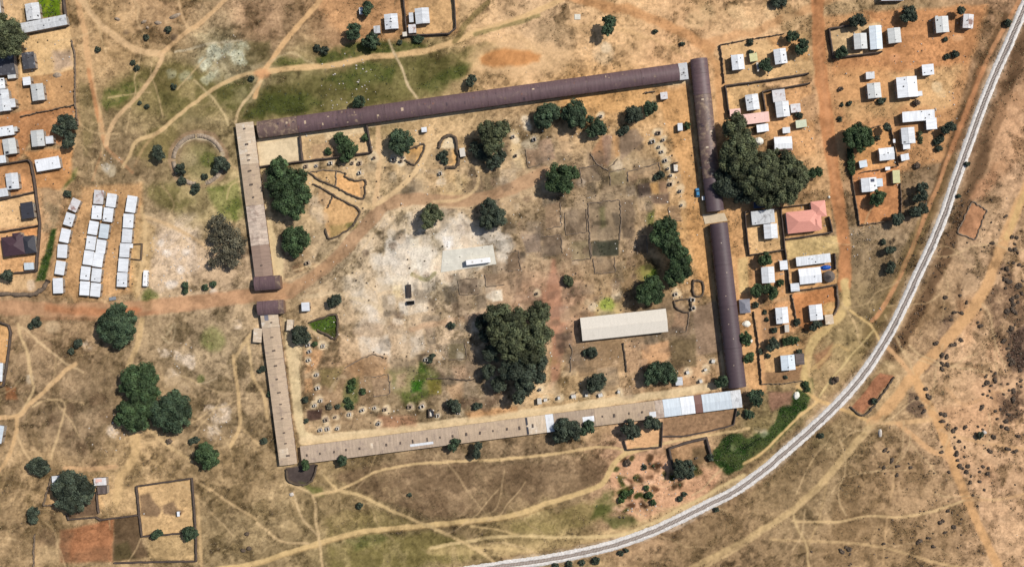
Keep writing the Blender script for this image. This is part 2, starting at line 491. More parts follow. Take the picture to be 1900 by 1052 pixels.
def line(pts, w, col, a=1.0, feather=None, warp=1.6, cover=0.35, cls=None, smooth=True, patchy=0.15):
    if smooth: pts = smooth_pts(pts)
    if cls == C_PATH: a = min(1.0, a * 1.22); col = tuple(min(c + 5, 240) for c in col); w = w * .95 + .3
    f = (feather * .5) if feather is not None else max(1.5, w * .18)
    sl = win(pts, w + f + warp + 4)
    x = GX[sl] + WX[sl] * warp; y = GY[sl] + WY[sl] * warp
    d2 = np.full(x.shape, 1e9)
    for p, q in zip(pts[:-1], pts[1:]):
        d2 = np.minimum(d2, seg_d2(x, y, p, q))
    d = w / 2 * (0.8 + 0.4 * n_mid[sl]) - np.sqrt(d2)
    k = np.clip(d / f * .5 + .5, 0, 1)
    k = k * k * (3 - 2 * k) * a
    k = k * np.clip(1 - patchy + patchy * 2 * n_fine[sl], 0, 1)
    lay(sl, k, col, cover, cls)

def blob(x, y, r, col, a=0.8, ry=None, warp=5.0, cover=None, cls=None, patchy=0.3):
    ry = ry or r
    pts = [(x + r * math.cos(t * math.pi / 8), y + ry * math.sin(t * math.pi / 8)) for t in range(16)]
    poly(pts, col, a, max(4.0, r * .42), warp, cover, cls, patchy)

# ---- grass and scrub country
OL = (100, 97, 57); GR = (86, 98, 50)
poly([(445,222),(478,165),(560,150),(620,130),(740,112),(830,100),(905,80),(930,95),(850,150),(800,182),(640,205),(560,216)], OL, .8, 12, 9, cls=C_GRASS, patchy=.38)
poly([(455,215),(490,175),(560,170),(600,190),(560,212)], GR, .6, 12, 8, patchy=.38)
poly([(600,150),(660,120),(730,125),(725,150),(650,165)], GR, .7, 12, 8, patchy=.38)
poly([(770,160),(850,120),(890,100),(860,140),(800,175)], GR, .6, 10, 8, patchy=.38)
poly([(585,110),(620,85),(700,72),(790,85),(770,95),(690,105),(600,125)], GR, .75, 8, 6, cls=C_GRASS, patchy=.5)
poly([(500,120),(520,105),(560,108),(565,120),(530,125)], (105,110,58), .7, 6, 4, cls=C_GRASS, patchy=.4)
poly([(195,150),(260,125),(330,120),(430,150),(445,215),(400,215),(330,225),(290,215),(210,200),(190,175)], (128,118,74), .85, 14, 10, cls=C_GRASS, patchy=.6)
poly([(195,165),(250,150),(262,160),(230,185),(200,205),(188,190)], (100,112,56), .7, 8, 6, patchy=.5)
poly([(270,125),(330,122),(325,165),(285,170)], (108,98,62), .7, 9, 6, patchy=.4)
poly([(290,170),(340,180),(335,205),(295,210)], (108,102,64), .7, 9, 6, patchy=.4)
poly([(395,160),(445,145),(470,150),(450,210),(425,205),(400,190)], (106,104,62), .75, 9, 6, patchy=.4)
poly([(440,80),(500,78),(500,110),(460,125),(435,115)], (112,102,68), .75, 8, 5, patchy=.4)
poly([(190,95),(250,85),(260,105),(220,115)], (140,116,82), .6, 8, 6, patchy=.4)
poly([(240,290),(290,235),(330,230),(320,290),(280,310)], (138,124,80), .7, 12, 9, cls=C_GRASS, patchy=.6)
poly([(385,350),(440,335),(452,400),(440,412),(405,405)], (112,122,62), .85, 8, 5, cls=C_GRASS, patchy=.4)
poly([(265,345),(330,340),(360,370),(335,400),(290,380)], (130,122,76), .7, 12, 8, patchy=.6)
poly([(150,150),(185,170),(185,235),(160,290),(148,210)], (138,122,84), .7, 8, 6, patchy=.6)
poly([(120,330),(145,310),(140,330),(115,355)], (112,116,62), .8, 6, 4, cls=C_GRASS, patchy=.3)
poly([(95,425),(105,425),(98,470),(82,520),(66,522),(72,500),(85,470)], (55,82,36), .95, 4, 3, cls=C_GRASS, patchy=.15)
poly([(80,350),(118,345),(112,420),(78,430)], (172,150,118), .7, 8, 6, patchy=.5)
blob(395,630,22,(118,122,72),.8); blob(278,555,18,(98,108,56),.8)
blob(372,700,8,(92,104,56),.8)
poly([(330,215),(330,205),(420,222),(425,232),(340,232)], (150,135,100), .5, 8, 6, patchy=.4)
# south fields
poly([(610,880),(760,850),(940,860),(1130,850),(1120,890),(1060,915),(940,950),(800,960),(720,930),(650,905)], (136,112,86), .75, 12, 8, cls=C_FIELD, patchy=.5)
poly([(610,1015),(800,985),(870,1000),(900,1035),(760,1055),(610,1055)], (136,124,76), .75, 12, 8, cls=C_GRASS, patchy=.6)
poly([(640,950),(720,950),(770,975),(680,985),(610,1000),(600,960)], (140,124,80), .7, 12, 8, patchy=.5)
poly([(640,1000),(700,990),(720,1000),(660,1020)], (104,110,62), .6, 9, 6, patchy=.5)
poly([(940,970),(1050,945),(1120,920),(1130,960),(1050,985),(950,990)], (150,134,86), .7, 12, 8, patchy=.5)
poly([(1120,910),(1170,900),(1165,930),(1120,960),(1095,960)], (92,100,54), .75, 9, 6, cls=C_GRASS, patchy=.4)
poly([(1120,960),(1190,955),(1190,975),(1140,985)], (100,104,60), .7, 9, 6, cls=C_GRASS, patchy=.4)
poly([(1195,900),(1215,905),(1215,945),(1200,955),(1188,930)], (84,84,54), .8, 6, 5, patchy=.3)
for x, y, r in ((1160,855,9),(1150,895,8),(1180,890,10),(1205,870,11),(1230,890,8),(1270,915,13),(1290,905,10),(1320,895,8),(1235,865,6),(1155,870,10),(1207,852,8),(1168,925,7),(1180,945,6),(1305,885,6)):
    blob(x, y, r, (112,86,62), .8, warp=6)
for x, y, r in ((1185,930,12),(1225,900,14),(1250,935,12),(1190,865,12),(1285,930,12)):
    blob(x, y, r, (212,165,128), .7, warp=6)
poly([(1150,850),(1235,845),(1250,880),(1340,862),(1330,900),(1260,945),(1190,970),(1140,930),(1135,880)], (216,166,128), .75, 8, 8, patchy=.2)
for i in range(70):
    x, y = rng.uniform(1140, 1340), rng.uniform(850, 960)
    if (y - 850) > (1345 - x) * .62 + 8: continue
    c = ((88,68,50),(220,172,136),(84,80,48),(104,76,56),(228,184,148),(62,72,36),(80,62,46))[i % 7]
    blob(x, y, rng.uniform(4, 12), c, .9, ry=rng.uniform(3, 9), warp=9, patchy=.1)
poly([(1318,838),(1340,818),(1356,805),(1398,808),(1430,796),(1445,766),(1470,738),(1487,722),(1492,700),(1506,704),(1507,728),(1496,755),(1468,792),(1442,821),(1414,840),(1380,862),(1352,880),(1334,868)], (56,80,40), .97, 4, 8, cls=C_GRASS, patchy=.22)
blob(1362,832,6,(150,150,110),.7)
line([(1380,832),(1398,820),(1412,812)], 4, (40,52,30), .8)
blob(1418,803,8,(214,200,180),.8,patchy=.6)
blob(1408,797,6,(200,186,160),.7,patchy=.6)
poly([(1385,780),(1425,770),(1430,800),(1385,800)], (134,118,80), .7, 8, 6, patchy=.5)
# east of the rail
poly([(1400,830),(1480,800),(1560,860),(1500,940),(1420,985),(1300,1060),(1150,1060),(1280,1000)], (142,118,86), .6, 16, 10, cover=1.0, patchy=.5)
poly([(1560,880),(1690,830),(1760,900),(1790,960),(1780,1050),(1520,1050),(1540,960)], (146,119,86), .55, 18, 12, cover=1.0, patchy=.5)
poly([(1700,470),(1760,440),(1790,500),(1770,560),(1730,600),(1680,650),(1640,650),(1680,560)], (140,112,80), .55, 14, 10, patchy=.6)
poly([(1745,600),(1770,580),(1775,630),(1745,670),(1715,690),(1708,670),(1735,640)], (98,80,68), .9, 6, 6, cover=1.2, patchy=.6)
poly([(1845,430),(1850,400),(1838,460),(1833,500),(1840,500)], (96,76,58), .7, 5, 4, patchy=.4)
poly([(1776,520),(1785,540),(1796,580),(1780,585),(1772,550)], (110,86,64), .75, 5, 4, patchy=.3)
poly([(1840,470),(1870,490),(1900,560),(1905,690),(1870,680),(1850,620),(1830,560)], (122,98,78), .8, 8, 10, cover=1.2, patchy=.85)
poly([(1870,620),(1905,600),(1905,700),(1880,690)], (98,80,70), .9, 6, 7, patchy=.6)
poly([(1840,690),(1905,700),(1905,770),(1865,790),(1840,740)], (112,90,74), .85, 6, 9, cover=1.2, patchy=.85)
poly([(1690,720),(1720,740),(1735,775),(1700,775),(1680,760)], (116,96,80), .8, 5, 7, patchy=.6)
poly([(1775,560),(1830,540),(1820,600),(1790,650)], (196,152,112), .6, 12, 8)
poly([(1735,760),(1860,730),(1840,800),(1760,810)], (196,152,114), .5, 14, 8)
for x, y, r in ((1778,860,26),(1830,880,22),(1850,650,20),(1820,720,18)):
    blob(x, y, r, (198,155,118), .5)
poly([(1820,160),(1840,140),(1800,260),(1775,320),(1745,370),(1720,400),(1760,260)], (128,98,72), .7, 8, 6, patchy=.4)
poly([(1880,60),(1890,80),(1850,180),(1810,290),(1790,340),(1800,290),(1840,190)], (128,98,76), .6, 6, 4, patchy=.4)
line([(1905,55),(1862,190),(1820,300),(1792,380),(1742,500),(1700,585),(1650,660)], 22, (112,88,66), .85, 8, 6, patchy=.5)
line([(1868,30),(1830,110),(1800,185),(1770,262),(1745,330),(1725,395)], 18, (118,92,66), .85, 8, 6, patchy=.5)
line([(1720,400),(1680,480),(1640,560),(1610,620)], 20, (128,108,76), .7, 8, 6, patchy=.5)
poly([(1570,420),(1650,415),(1655,430),(1640,470),(1600,470),(1580,450)], (185,160,128), .7, 8, 7, patchy=.7)
poly([(1580,450),(1640,440),(1660,520),(1620,580),(1590,600),(1570,560)], (146,124,94), .65, 10, 8, patchy=.6)
line([(1775,300),(1740,370),(1700,460),(1660,550),(1620,620)], 26, (128,108,72), .6, warp=5, patchy=.6)

# ---- village ground
ORG = (198, 149, 103); DORG = (192, 140, 94); SND = (222, 184, 134)
poly([(575,-20),(850,-20),(850,60),(765,72),(670,75),(610,50)], (194,148,104), .8, 12, 6)
poly([(758,-5),(845,-5),(848,50),(833,62),(760,64)], (204,166,118), .8, 4, 2, cls=C_YARD)
poly([(1525,30),(1835,8),(1800,130),(1775,215),(1748,300),(1670,322),(1675,410),(1592,420),(1578,310),(1530,300)], ORG, .85, 8, 5)
poly([(1600,22),(1830,10),(1795,122),(1550,140),(1545,112),(1640,100),(1635,45)], (194,139,94), .8, 8, 5, cls=C_YARD)
poly([(1540,54),(1634,42),(1637,98),(1546,107)], (218,186,140), .9, 3, 2, cls=C_YARD)
poly([(1580,318),(1667,310),(1671,408),(1595,416)], (202,142,96), .9, 4, 3, cls=C_YARD)
poly([(1600,240),(1652,238),(1664,306),(1585,318)], (212,158,104), .9, 4, 3, cls=C_YARD)
poly([(1650,135),(1780,125),(1760,200),(1700,205),(1655,190)], (212,174,124), .7, 14, 8)
poly([(1555,125),(1650,125),(1650,185),(1560,195)], (208,158,108), .7, 14, 8)
poly([(1555,190),(1680,185),(1665,215),(1570,225)], (188,158,112), .5, 14, 8, patchy=.4)
blob(1738,160,10,(228,205,165),.6); blob(1745,172,9,(225,195,150),.6)
blob(1777,71,11,(226,176,130),.9,ry=6,warp=1); blob(1660,108,8,(225,165,120),.7)
poly([(1325,110),(1350,110),(1395,400),(1400,600),(1420,730),(1392,740),(1375,640),(1350,400),(1330,250)], (208,160,110), .8, 8, 5)
poly([(1337,85),(1500,62),(1512,138),(1346,158)], (210,172,122), .8, 6, 4, cls=C_YARD)
poly([(1420,70),(1460,65),(1500,80),(1500,110),(1440,90)], (206,152,100), .6, 8, 5)
poly([(1346,162),(1413,152),(1418,210),(1352,214)], (216,176,124), .85, 4, 3, cls=C_YARD)
poly([(1418,172),(1505,155),(1516,290),(1450,292),(1420,240)], (204,156,108), .85, 6, 4, cls=C_YARD)
poly([(1484,186),(1510,175),(1515,225),(1490,225)], (172,138,104), .7, 6, 4)
poly([(1475,290),(1560,270),(1570,330),(1540,365),(1480,350)], (196,158,112), .6, 12, 8, patchy=.3)
poly([(1384,394),(1448,388),(1457,464),(1392,474)], (224,184,132), .9, 3, 2, cls=C_YARD)
poly([(1452,388),(1540,372),(1546,430),(1458,444)], (206,160,110), .8, 3, 2, cls=C_YARD)
poly([(1458,447),(1556,436),(1556,470),(1462,480)], (206,178,124), .95, 3, 2, cls=C_YARD)
poly([(1396,478),(1456,466),(1462,550),(1395,560)], (206,156,108), .8, 5, 3, cls=C_YARD)
poly([(1464,482),(1550,470),(1553,528),(1468,542)], (212,164,112), .85, 3, 2, cls=C_YARD)
poly([(1470,546),(1552,532),(1553,600),(1500,615),(1478,600)], (198,136,88), .9, 4, 3, cls=C_YARD)
poly([(1440,560),(1470,556),(1478,612),(1440,620),(1400,580)], (206,154,106), .7, 6, 4)
poly([(1526,565),(1550,560),(1548,585),(1530,588)], (200,166,110), .8, 4, 3)
poly([(1404,585),(1440,580),(1445,625),(1410,637)], (172,134,100), .75, 4, 3, cls=C_YARD)
poly([(1410,650),(1492,635),(1490,700),(1412,705)], (214,170,118), .8, 6, 4, cls=C_YARD)
poly([(1413,693),(1490,680),(1489,706),(1420,712)], (150,118,88), .9, 3, 2, cls=C_FIELD)
poly([(1425,728),(1472,726),(1468,752),(1430,762)], (166,126,104), .85, 5, 3, cls=C_FIELD)
poly([(1368,480),(1388,478),(1390,540),(1372,545)], (214,184,128), .8, 4, 2)
poly([(1510,660),(1545,635),(1540,660),(1520,685)], (158,118,86), .8, 6, 4, cls=C_FIELD)
poly([(1500,690),(1600,620),(1610,660),(1550,730),(1510,740)], (160,136,92), .4, 12, 8, patchy=.5)
# north-west village
poly([(40,66),(130,52),(140,130),(36,146)], (224,186,134), .95, 3, 2, cls=C_YARD)
poly([(96,92),(130,95),(138,125),(100,132)], (170,148,132), .65, 10, 6)
blob(106,139,8,(238,216,176),.9,ry=5,warp=2)
poly([(32,146),(138,131),(139,194),(38,214)], (188,146,102), .95, 3, 2, cls=C_YARD)
poly([(-20,215),(140,197),(148,232),(120,270),(60,258),(30,300),(-20,300)], (184,132,90), .9, 5, 3, cls=C_YARD)
poly([(55,250),(100,270),(140,270),(110,285),(50,290)], (176,146,108), .7, 6, 4)
poly([(40,283),(138,272),(132,330),(110,352),(68,350),(60,300)], (200,146,96), .9, 5, 4, cls=C_YARD)
poly([(-20,306),(52,299),(60,320),(66,354),(-20,366)], (198,146,100), .9, 3, 2, cls=C_YARD)
poly([(-20,370),(65,358),(72,415),(-20,428)], (222,182,132), .9, 3, 2, cls=C_YARD)
poly([(-20,432),(69,420),(66,502),(-20,520)], (212,164,114), .9, 3, 2, cls=C_YARD)
poly([(38,422),(70,418),(68,440),(40,434)], (214,150,96), .8, 3, 2)
poly([(-20,512),(60,508),(62,535),(-20,545)], (220,182,134), .8, 6, 4)
blob(58,530,10,(232,206,176),.7)
poly([(-20,-20),(72,-20),(68,5),(42,12),(40,45),(10,40),(5,10),(-20,20)], (222,184,136), .95, 3, 2, cls=C_YARD)
poly([(70,-20),(112,-20),(113,30),(78,34),(72,10)], (104,130,34), .95, 3, 2, cls=C_GRASS)
poly([(86,-5),(92,-5),(86,25),(80,28)], (150,160,44), .6, 5, 3)
poly([(-20,150),(30,150),(36,200),(-20,230)], (206,158,110), .8, 6, 4)
poly([(10,300),(60,298),(62,310),(10,316)], (170,128,88), .5, 5, 3)
# around the shelters
poly([(150,345),(265,340),(262,420),(245,545),(140,560),(125,540),(150,430)], (196,154,108), .85, 8, 5, cls=C_YARD)
poly([(90,520),(130,380),(160,360),(150,450),(130,550),(95,555)], (192,152,108), .7, 7, 5)
poly([(250,400),(290,420),(275,520),(250,560),(240,540)], (196,164,116), .7, 8, 6)
# pale rubble grounds
for x, y, r, k in ((330,450,38,.6),(320,490,36,.55),(350,420,26,.45),(300,520,22,.45),(360,480,26,.5)):
    blob(x, y, r, (226,202,176), k, warp=9, cover=1.3, patchy=.7)
for x, y, r in ((310,470,8),(335,500,7),(300,450,6),(345,470,7),(318,528,9),(395,545,8)):
    blob(x, y, r, (240,228,214), .7, warp=4)
for x, y, r, k in ((400,100,16,.75),(380,120,12,.7),(440,105,14,.7),(450,90,12,.6),(395,140,12,.6),(380,150,10,.5),(425,90,14,.6),(345,145,12,.4),(320,140,9,.4),(452,115,9,.6)):
    blob(x, y, r, (206,206,180), k, warp=7, cover=1.4, patchy=.75)
line([(325,97),(368,87),(405,80),(450,76)], 4, (205,190,160), .7, warp=3)
for x, y, r in ((340,660,16),(355,670,12),(305,655,12),(320,700,14),(410,770,18),(395,800,14),(340,720,10),(440,600,10),(300,645,8),(210,800,12),(160,640,10),(390,760,12)):
    blob(x, y, r, (226,204,178), .75, warp=8, cover=1.7, patchy=.85)
for x, y, r in ((60,640,12),(85,640,10),(120,800,14),(150,830,14),(130,760,12),(200,770,14),(170,860,12),(230,800,10),(100,780,12),(180,740,14),(50,850,10)):
    blob(x, y, r, (118,96,74), .55, warp=8, patchy=.6)
blob(97,606,13,(218,190,150),.7); blob(205,315,12,(214,204,178),.6); blob(195,310,8,(214,204,184),.6); blob(55,705,8,(212,196,170),.7)
poly([(10,718),(30,718),(32,742),(12,742)], (172,118,80), .8, 4, 3, cls=C_YARD)
# compound wall edge south-west and bottom left homestead
poly([(-20,600),(16,605),(20,620),(8,712),(-20,716)], (214,166,112), .95, 3, 2, cls=C_YARD)
poly([(98,884),(160,880),(196,890),(195,945),(130,960),(84,938)], (196,158,112), .7, 6, 4)
poly([(183,915),(250,900),(256,953),(190,960)], (200,166,120), .6, 6, 4)
poly([(124,955),(180,915),(182,955),(128,962)], (112,92,74), .9, 3, 2, cls=C_FIELD)
poly([(254,903),(355,888),(362,990),(262,995)], (206,170,122), .85, 4, 3, cls=C_YARD)
poly([(258,918),(278,914),(290,935),(302,946),(292,960),(262,955)], (134,110,86), .85, 4, 4)
poly([(303,940),(322,930),(328,945),(342,948),(330,958),(305,955)], (134,110,86), .85, 4, 4)
poly([(113,984),(212,962),(209,1042),(111,1042)], (176,120,84), .9, 6, 3, cls=C_FIELD)
poly([(112,982),(135,985),(130,1042),(111,1042)], (136,106,80), .7, 8, 4, patchy=.4)
poly([(145,1020),(208,1015),(209,1044),(130,1044)], (128,98,74), .6, 9, 5, patchy=.4)
poly([(212,962),(257,955),(262,995),(276,1032),(209,1041)], (112,92,70), .9, 4, 3, cls=C_FIELD)
poly([(214,1010),(240,1005),(250,1035),(212,1040)], (84,78,52), .6, 7, 4)
poly([(64,1000),(112,1000),(112,1046),(62,1046)], (196,166,124), .75, 6, 4, cls=C_FIELD)
poly([(70,982),(108,985),(105,1012),(70,1010)], (134,110,84), .7, 8, 5, patchy=.3)
poly([(275,998),(360,990),(362,1040),(278,1036)], (200,168,120), .7, 5, 3, cls=C_YARD)
# garden plots to the south of the range
poly([(1160,798),(1228,785),(1228,828),(1165,834)], (216,170,124), .95, 3, 2, cls=C_YARD)
poly([(1230,772),(1364,757),(1362,788),(1316,800),(1268,809),(1230,808)], (160,128,98), .95, 3, 2, cls=C_FIELD)
poly([(1243,832),(1310,814),(1318,842),(1304,862),(1252,868)], (176,140,104), .9, 3, 2, cls=C_YARD)
poly([(1284,832),(1312,826),(1318,845),(1300,862),(1282,860)], (116,98,72), .7, 5, 3)
poly([(530,868),(586,860),(583,882),(573,896),(556,899),(535,892)], (92,82,78), .97, 2, 1, cover=0.25, cls=C_FIELD)
poly([(555,893),(598,905),(600,920),(575,915)], (104,112,58), .7, 7, 5, patchy=.3)
poly([(1804,376),(1830,391),(1810,445),(1778,431)], (176,128,94), .9, 3, 2, cls=C_FIELD)
poly([(1810,340),(1850,300),(1845,345),(1825,372),(1800,366)], (188,140,104), .7, 8, 6)
poly([(1577,757),(1632,692),(1659,696),(1603,769)], (168,116,86), .95, 3, 3, cls=C_FIELD)
poly([(1850,190),(1900,160),(1900,280),(1860,330),(1830,310)], (190,146,108), .7, 12, 8, patchy=.4)

# ---- inside the square
NW = (234, 211, 172)
poly([(477,262),(557,251),(562,298),(482,309)], NW, .95, 3, 2, cover=.4, cls=C_YARD)
poly([(558,250),(681,232),(689,281),(562,299)], (206,174,130), .9, 3, 2, cls=C_YARD)
poly([(600,243),(680,230),(684,245),(605,262)], (226,202,162), .7, 5, 3)
poly([(577,270),(620,265),(625,292),(580,296)], (178,146,112), .7, 4, 3)
poly([(574,322),(600,316),(625,318),(623,343),(600,335)], (204,166,116), .8, 3, 2, cls=C_FIELD)
poly([(626,322),(641,325),(650,335),(676,334),(674,368),(648,360),(624,345)], (218,168,112), .95, 3, 2, cls=C_FIELD)
poly([(590,348),(615,362),(606,384),(590,378)], (178,146,110), .8, 3, 2, cls=C_FIELD)
poly([(617,364),(664,386),(663,402),(645,428),(612,441),(604,425),(600,390)], (204,162,112), .9, 3, 2, cls=C_FIELD)
poly([(612,420),(645,415),(640,430),(613,440)], (146,130,82), .7, 5, 3, patchy=.3)
poly([(640,415),(665,412),(665,425),(645,428)], (128,122,76), .8, 4, 3)
for x, y, r in ((585,390,14),(600,405,12),(580,370,10)): blob(x, y, r, (208,186,160), .6, patchy=.4)
poly([(756,278),(786,269),(783,285),(772,304),(764,304),(752,297)], (208,162,104), .95, 3, 2, cls=C_FIELD)
poly([(816,275),(830,252),(840,252),(846,275),(826,276)], (226,204,166), .9, 3, 2, cls=C_FIELD)
poly([(827,280),(846,278),(850,302),(830,308)], (214,168,110), .95, 2, 1.5, cls=C_FIELD)
blob(800,300,14,(158,136,104),.6); blob(845,350,30,(208,178,126),.6); blob(820,335,30,(196,160,116),.4); blob(877,321,9,(128,112,92),.7); blob(770,350,16,(150,134,112),.5)
poly([(470,330),(520,310),(500,350),(505,420),(526,480),(525,520),(506,520),(490,420)], (222,196,150), .9, 4, 2, cover=.4, cls=C_PAVE)
poly([(526,585),(548,640),(556,700),(566,800),(580,806),(560,826),(548,790),(530,640)], (226,202,156), .95, 3, 2, cover=.4, cls=C_PAVE)
poly([(528,600),(558,610),(562,660),(548,700),(540,700)], (222,196,152), .8, 5, 4)
line([(562,818),(700,803),(850,783),(1000,765),(1150,742),(1240,731),(1372,708)], 16, (234,207,162), .92, 4, 2, cover=.4, cls=C_PAVE, smooth=False)
line([(482,262),(690,232),(900,200),(1130,168),(1275,150)], 9, (234,208,164), .9, 3, 2, cover=.4, cls=C_PAVE, smooth=False)
line([(1279,155),(1291,260),(1305,395)], 5, (222,186,136), .8, 3, 1, cls=C_PAVE, smooth=False)
line([(1309,416),(1322,520),(1336,640),(1346,715)], 5, (226,196,150), .8, 3, 1, cls=C_PAVE, smooth=False)
poly([(1216,170),(1275,160),(1303,390),(1312,420),(1330,560),(1300,540),(1275,420),(1265,330)], (208,158,104), .75, 9, 5)
poly([(1040,170),(1210,160),(1205,200),(1120,210),(1040,195)], (210,162,106), .7, 9, 5)
poly([(962,270),(985,255),(998,260),(1000,275),(985,285)], (230,212,180), .7, 5, 4)
poly([(948,240),(962,240),(975,312),(960,312),(950,290)], (226,196,148), .8, 5, 4)
# plots in the north-east of the square
for pts, c in (([(975,278),(1000,276),(1002,300),(982,310)], (178,146,116)), ([(1000,262),(1020,255),(1032,295),(1002,302)], (168,140,116)),
  ([(1032,250),(1050,245),(1063,283),(1045,290)], (196,162,122)), ([(1096,285),(1112,262),(1120,250),(1128,310),(1115,310)], (176,132,96)),
  ([(1118,250),(1136,252),(1130,310),(1120,300)], (168,136,114)), ([(1136,252),(1148,255),(1148,290),(1132,300)], (196,150,102)),
  ([(1148,245),(1180,240),(1195,260),(1150,300)], (150,128,106)), ([(1164,320),(1190,312),(1222,302),(1228,325),(1166,337)], (180,150,116)),
  ([(1183,342),(1205,338),(1208,365),(1186,368)], (110,94,84)), ([(1205,340),(1220,338),(1222,360),(1206,362)], (194,150,96)),
  ([(1222,335),(1238,336),(1238,358),(1222,358)], (160,128,100)), ([(1205,364),(1242,358),(1242,378),(1210,380)], (118,98,84)),
  ([(1092,377),(1150,374),(1152,440),(1095,442)], (152,132,106)), ([(1152,372),(1176,372),(1178,438),(1156,440)], (124,106,86)),
  ([(968,436),(1002,432),(1004,466),(976,470)], (136,120,106)), ([(1180,375),(1215,390),(1210,420),(1185,425)], (178,150,116)),
  ([(1045,640),(1075,640),(1078,690),(1050,690)], (150,126,98)), ([(1072,635),(1155,630),(1160,690),(1075,700)], (150,124,94)),
  ([(1160,635),(1186,632),(1190,690),(1165,690)], (182,148,114)), ([(1190,640),(1240,630),(1245,660),(1220,690),(1192,680)], (206,160,118)),
  ([(1242,625),(1290,620),(1292,680),(1250,685)], (128,110,82)), ([(1252,578),(1278,580),(1276,615),(1245,612)], (172,138,108)),
  ([(1285,570),(1330,560),(1338,650),(1295,660)], (160,134,110))):
    poly(pts, c, .85, 4, 3, cls=C_FIELD)
poly([(1102,448),(1147,445),(1148,474),(1098,476)], (72,74,62), .9, 3, 2, cls=C_FIELD, cover=.5)
poly([(1112,385),(1122,382),(1125,420),(1115,425)], (118,116,78), .6, 6, 3)
poly([(1201,395),(1215,390),(1212,418),(1200,416)], (110,116,60), .8, 5, 3, cls=C_GRASS)
blob(1203,505,14,(128,158,58),.95,cls=C_GRASS); blob(1196,510,16,(168,166,84),.5)
blob(1128,565,14,(134,158,62),.95,ry=13,cls=C_GRASS); blob(1128,572,24,(190,180,110),.4)
blob(1030,670,10,(140,142,78),.6); blob(1031,672,4,(110,130,50),.8)
for x, y, r in ((1100,568,9),(1144,535,9),(1145,545,10),(1090,560,6)): blob(x, y, r, (228,206,172), .8)
poly([(995,545),(1015,535),(1025,480),(1032,480),(1045,560),(1050,600),(1040,700),(1020,720),(1025,640),(1020,580)], (182,134,106), .8, 7, 5, cover=.4, cls=C_ROAD)
line([(1045,590),(1100,555),(1160,530),(1200,500)], 14, (176,144,108), .5, warp=4)
for x, y, r, k in ((745,470,28,.8),(760,520,24,.7),(730,455,20,.6),(790,470,20,.7),(850,440,34,.7),(905,430,26,.6),(935,450,18,.6),(720,500,26,.5),(800,500,14,.7),(860,420,20,.5),(700,645,16,.6),(710,660,18,.7),(690,600,28,.35),(760,640,24,.35),(680,560,24,.4),(660,530,22,.35),(890,600,16,.4)):
    blob(x, y, r, (234,222,204), k, warp=10, cover=.8, patchy=.6)
poly([(728,530),(745,528),(748,552),(726,550)], (232,206,160), .9, 3, 2)
poly([(764,460),(800,455),(798,500),(760,508)], (238,226,204), .7, 6, 4)
poly([(912,540),(931,538),(933,558),(914,560)], (238,224,198), .95, 2, 1, cls=C_PAVE)
line([(765,510),(790,518),(808,508)], 7, (120,116,70), .6, warp=3)
line([(762,610),(840,595),(900,580)], 10, (188,150,118), .5, warp=4)
poly([(1000,300),(1080,300),(1100,360),(1000,380)], (170,142,110), .4, 14, 8, patchy=.4)
GRAYS = [(1105,300,30),(1150,360,34),(1080,430,30),(1010,440,34),(960,500,30),(1180,450,24),(930,370,22),(880,350,20),(1260,600,34),(1090,660,34),(850,560,22),(690,620,22),(1000,290,22)]
for x, y, r in GRAYS:
    blob(x, y, r, (150, 128, 106), .5, warp=14, patchy=.7)
PLOTS = [((940,470),(962,466),(966,500),(944,503)),((1048,395),(1088,388),(1090,430),(1050,436)),((1010,380),(1040,376),(1042,420),(1014,425)),
  ((1006,440),(1040,436),(1044,470),(1010,474)),((1058,448),(1092,444),(1096,480),(1062,484)),((900,510),(935,505),(936,528),(902,532)),((1100,480),(1140,477),(1142,505),(1104,508)),
  ((1240,385),(1262,383),(1264,410),(1243,412)),((850,520),(885,516),(888,545),(853,548)),((830,640),(862,636),(866,664),(834,668)),((1180,440),(1200,438),(1202,470),(1183,472)),
  ((930,640),(958,640),(956,672),(934,672)),((690,700),(720,694),(724,730),(694,736)),((1075,312),(1110,306),(1114,336),(1080,340)),((1130,318),(1160,314),(1163,340),(1133,344))]
WHITE = [((713,441),(766,434),(769,470),(716,476)),((709,478),(752,474),(757,520),(712,526)),((768,474),(798,470),(800,508),(772,513)),((822,432),(914,426),(916,452),(824,462)),((916,444),(940,440),(944,488),(920,492)),((690,470),(708,468),(710,500),(692,503)),((664,628),(720,622),(726,655),(668,662)),((740,560),(790,556),(792,580),(742,584)),((884,470),(905,468),(906,500),(886,503))]
for pts in WHITE:
    poly(list(pts), (230,217,197), .7, 4, 7, cover=.9, patchy=.5)
CA, SA = math.cos(R(-7)), math.sin(R(-7))
for i in range(300):      # patchwork of swept, dug and trodden rectangles, all in line with the ranges
    x, y = rng.uniform(680, 1270), rng.uniform(275, 730)
    if x > 1180 and y < 560 and x > 1215: continue
    a_, b_ = rng.uniform(4, 16), rng.uniform(4, 16)
    c = IMG[np.searchsorted(AY, y), np.searchsorted(AX, x)] * rng.choice([.64, .72, .80, .86, 1.08, 1.18])
    c = c * .75 + np.array([c.mean()]) * .25
    poly([(x + u * CA - v * SA, y + u * SA + v * CA) for u, v in ((-a_, -b_), (a_, -b_), (a_, b_), (-a_, b_))], tuple(np.clip(c, 40, 238)), rng.uniform(.3, .7), 3, 3.5, patchy=.25)
for i, pts in enumerate(PLOTS):
    poly(list(pts), ((150,126,102),(132,114,94),(168,140,112),(120,104,88),(142,128,96))[i % 5], .7, 4, 4, cls=C_FIELD, patchy=.3)
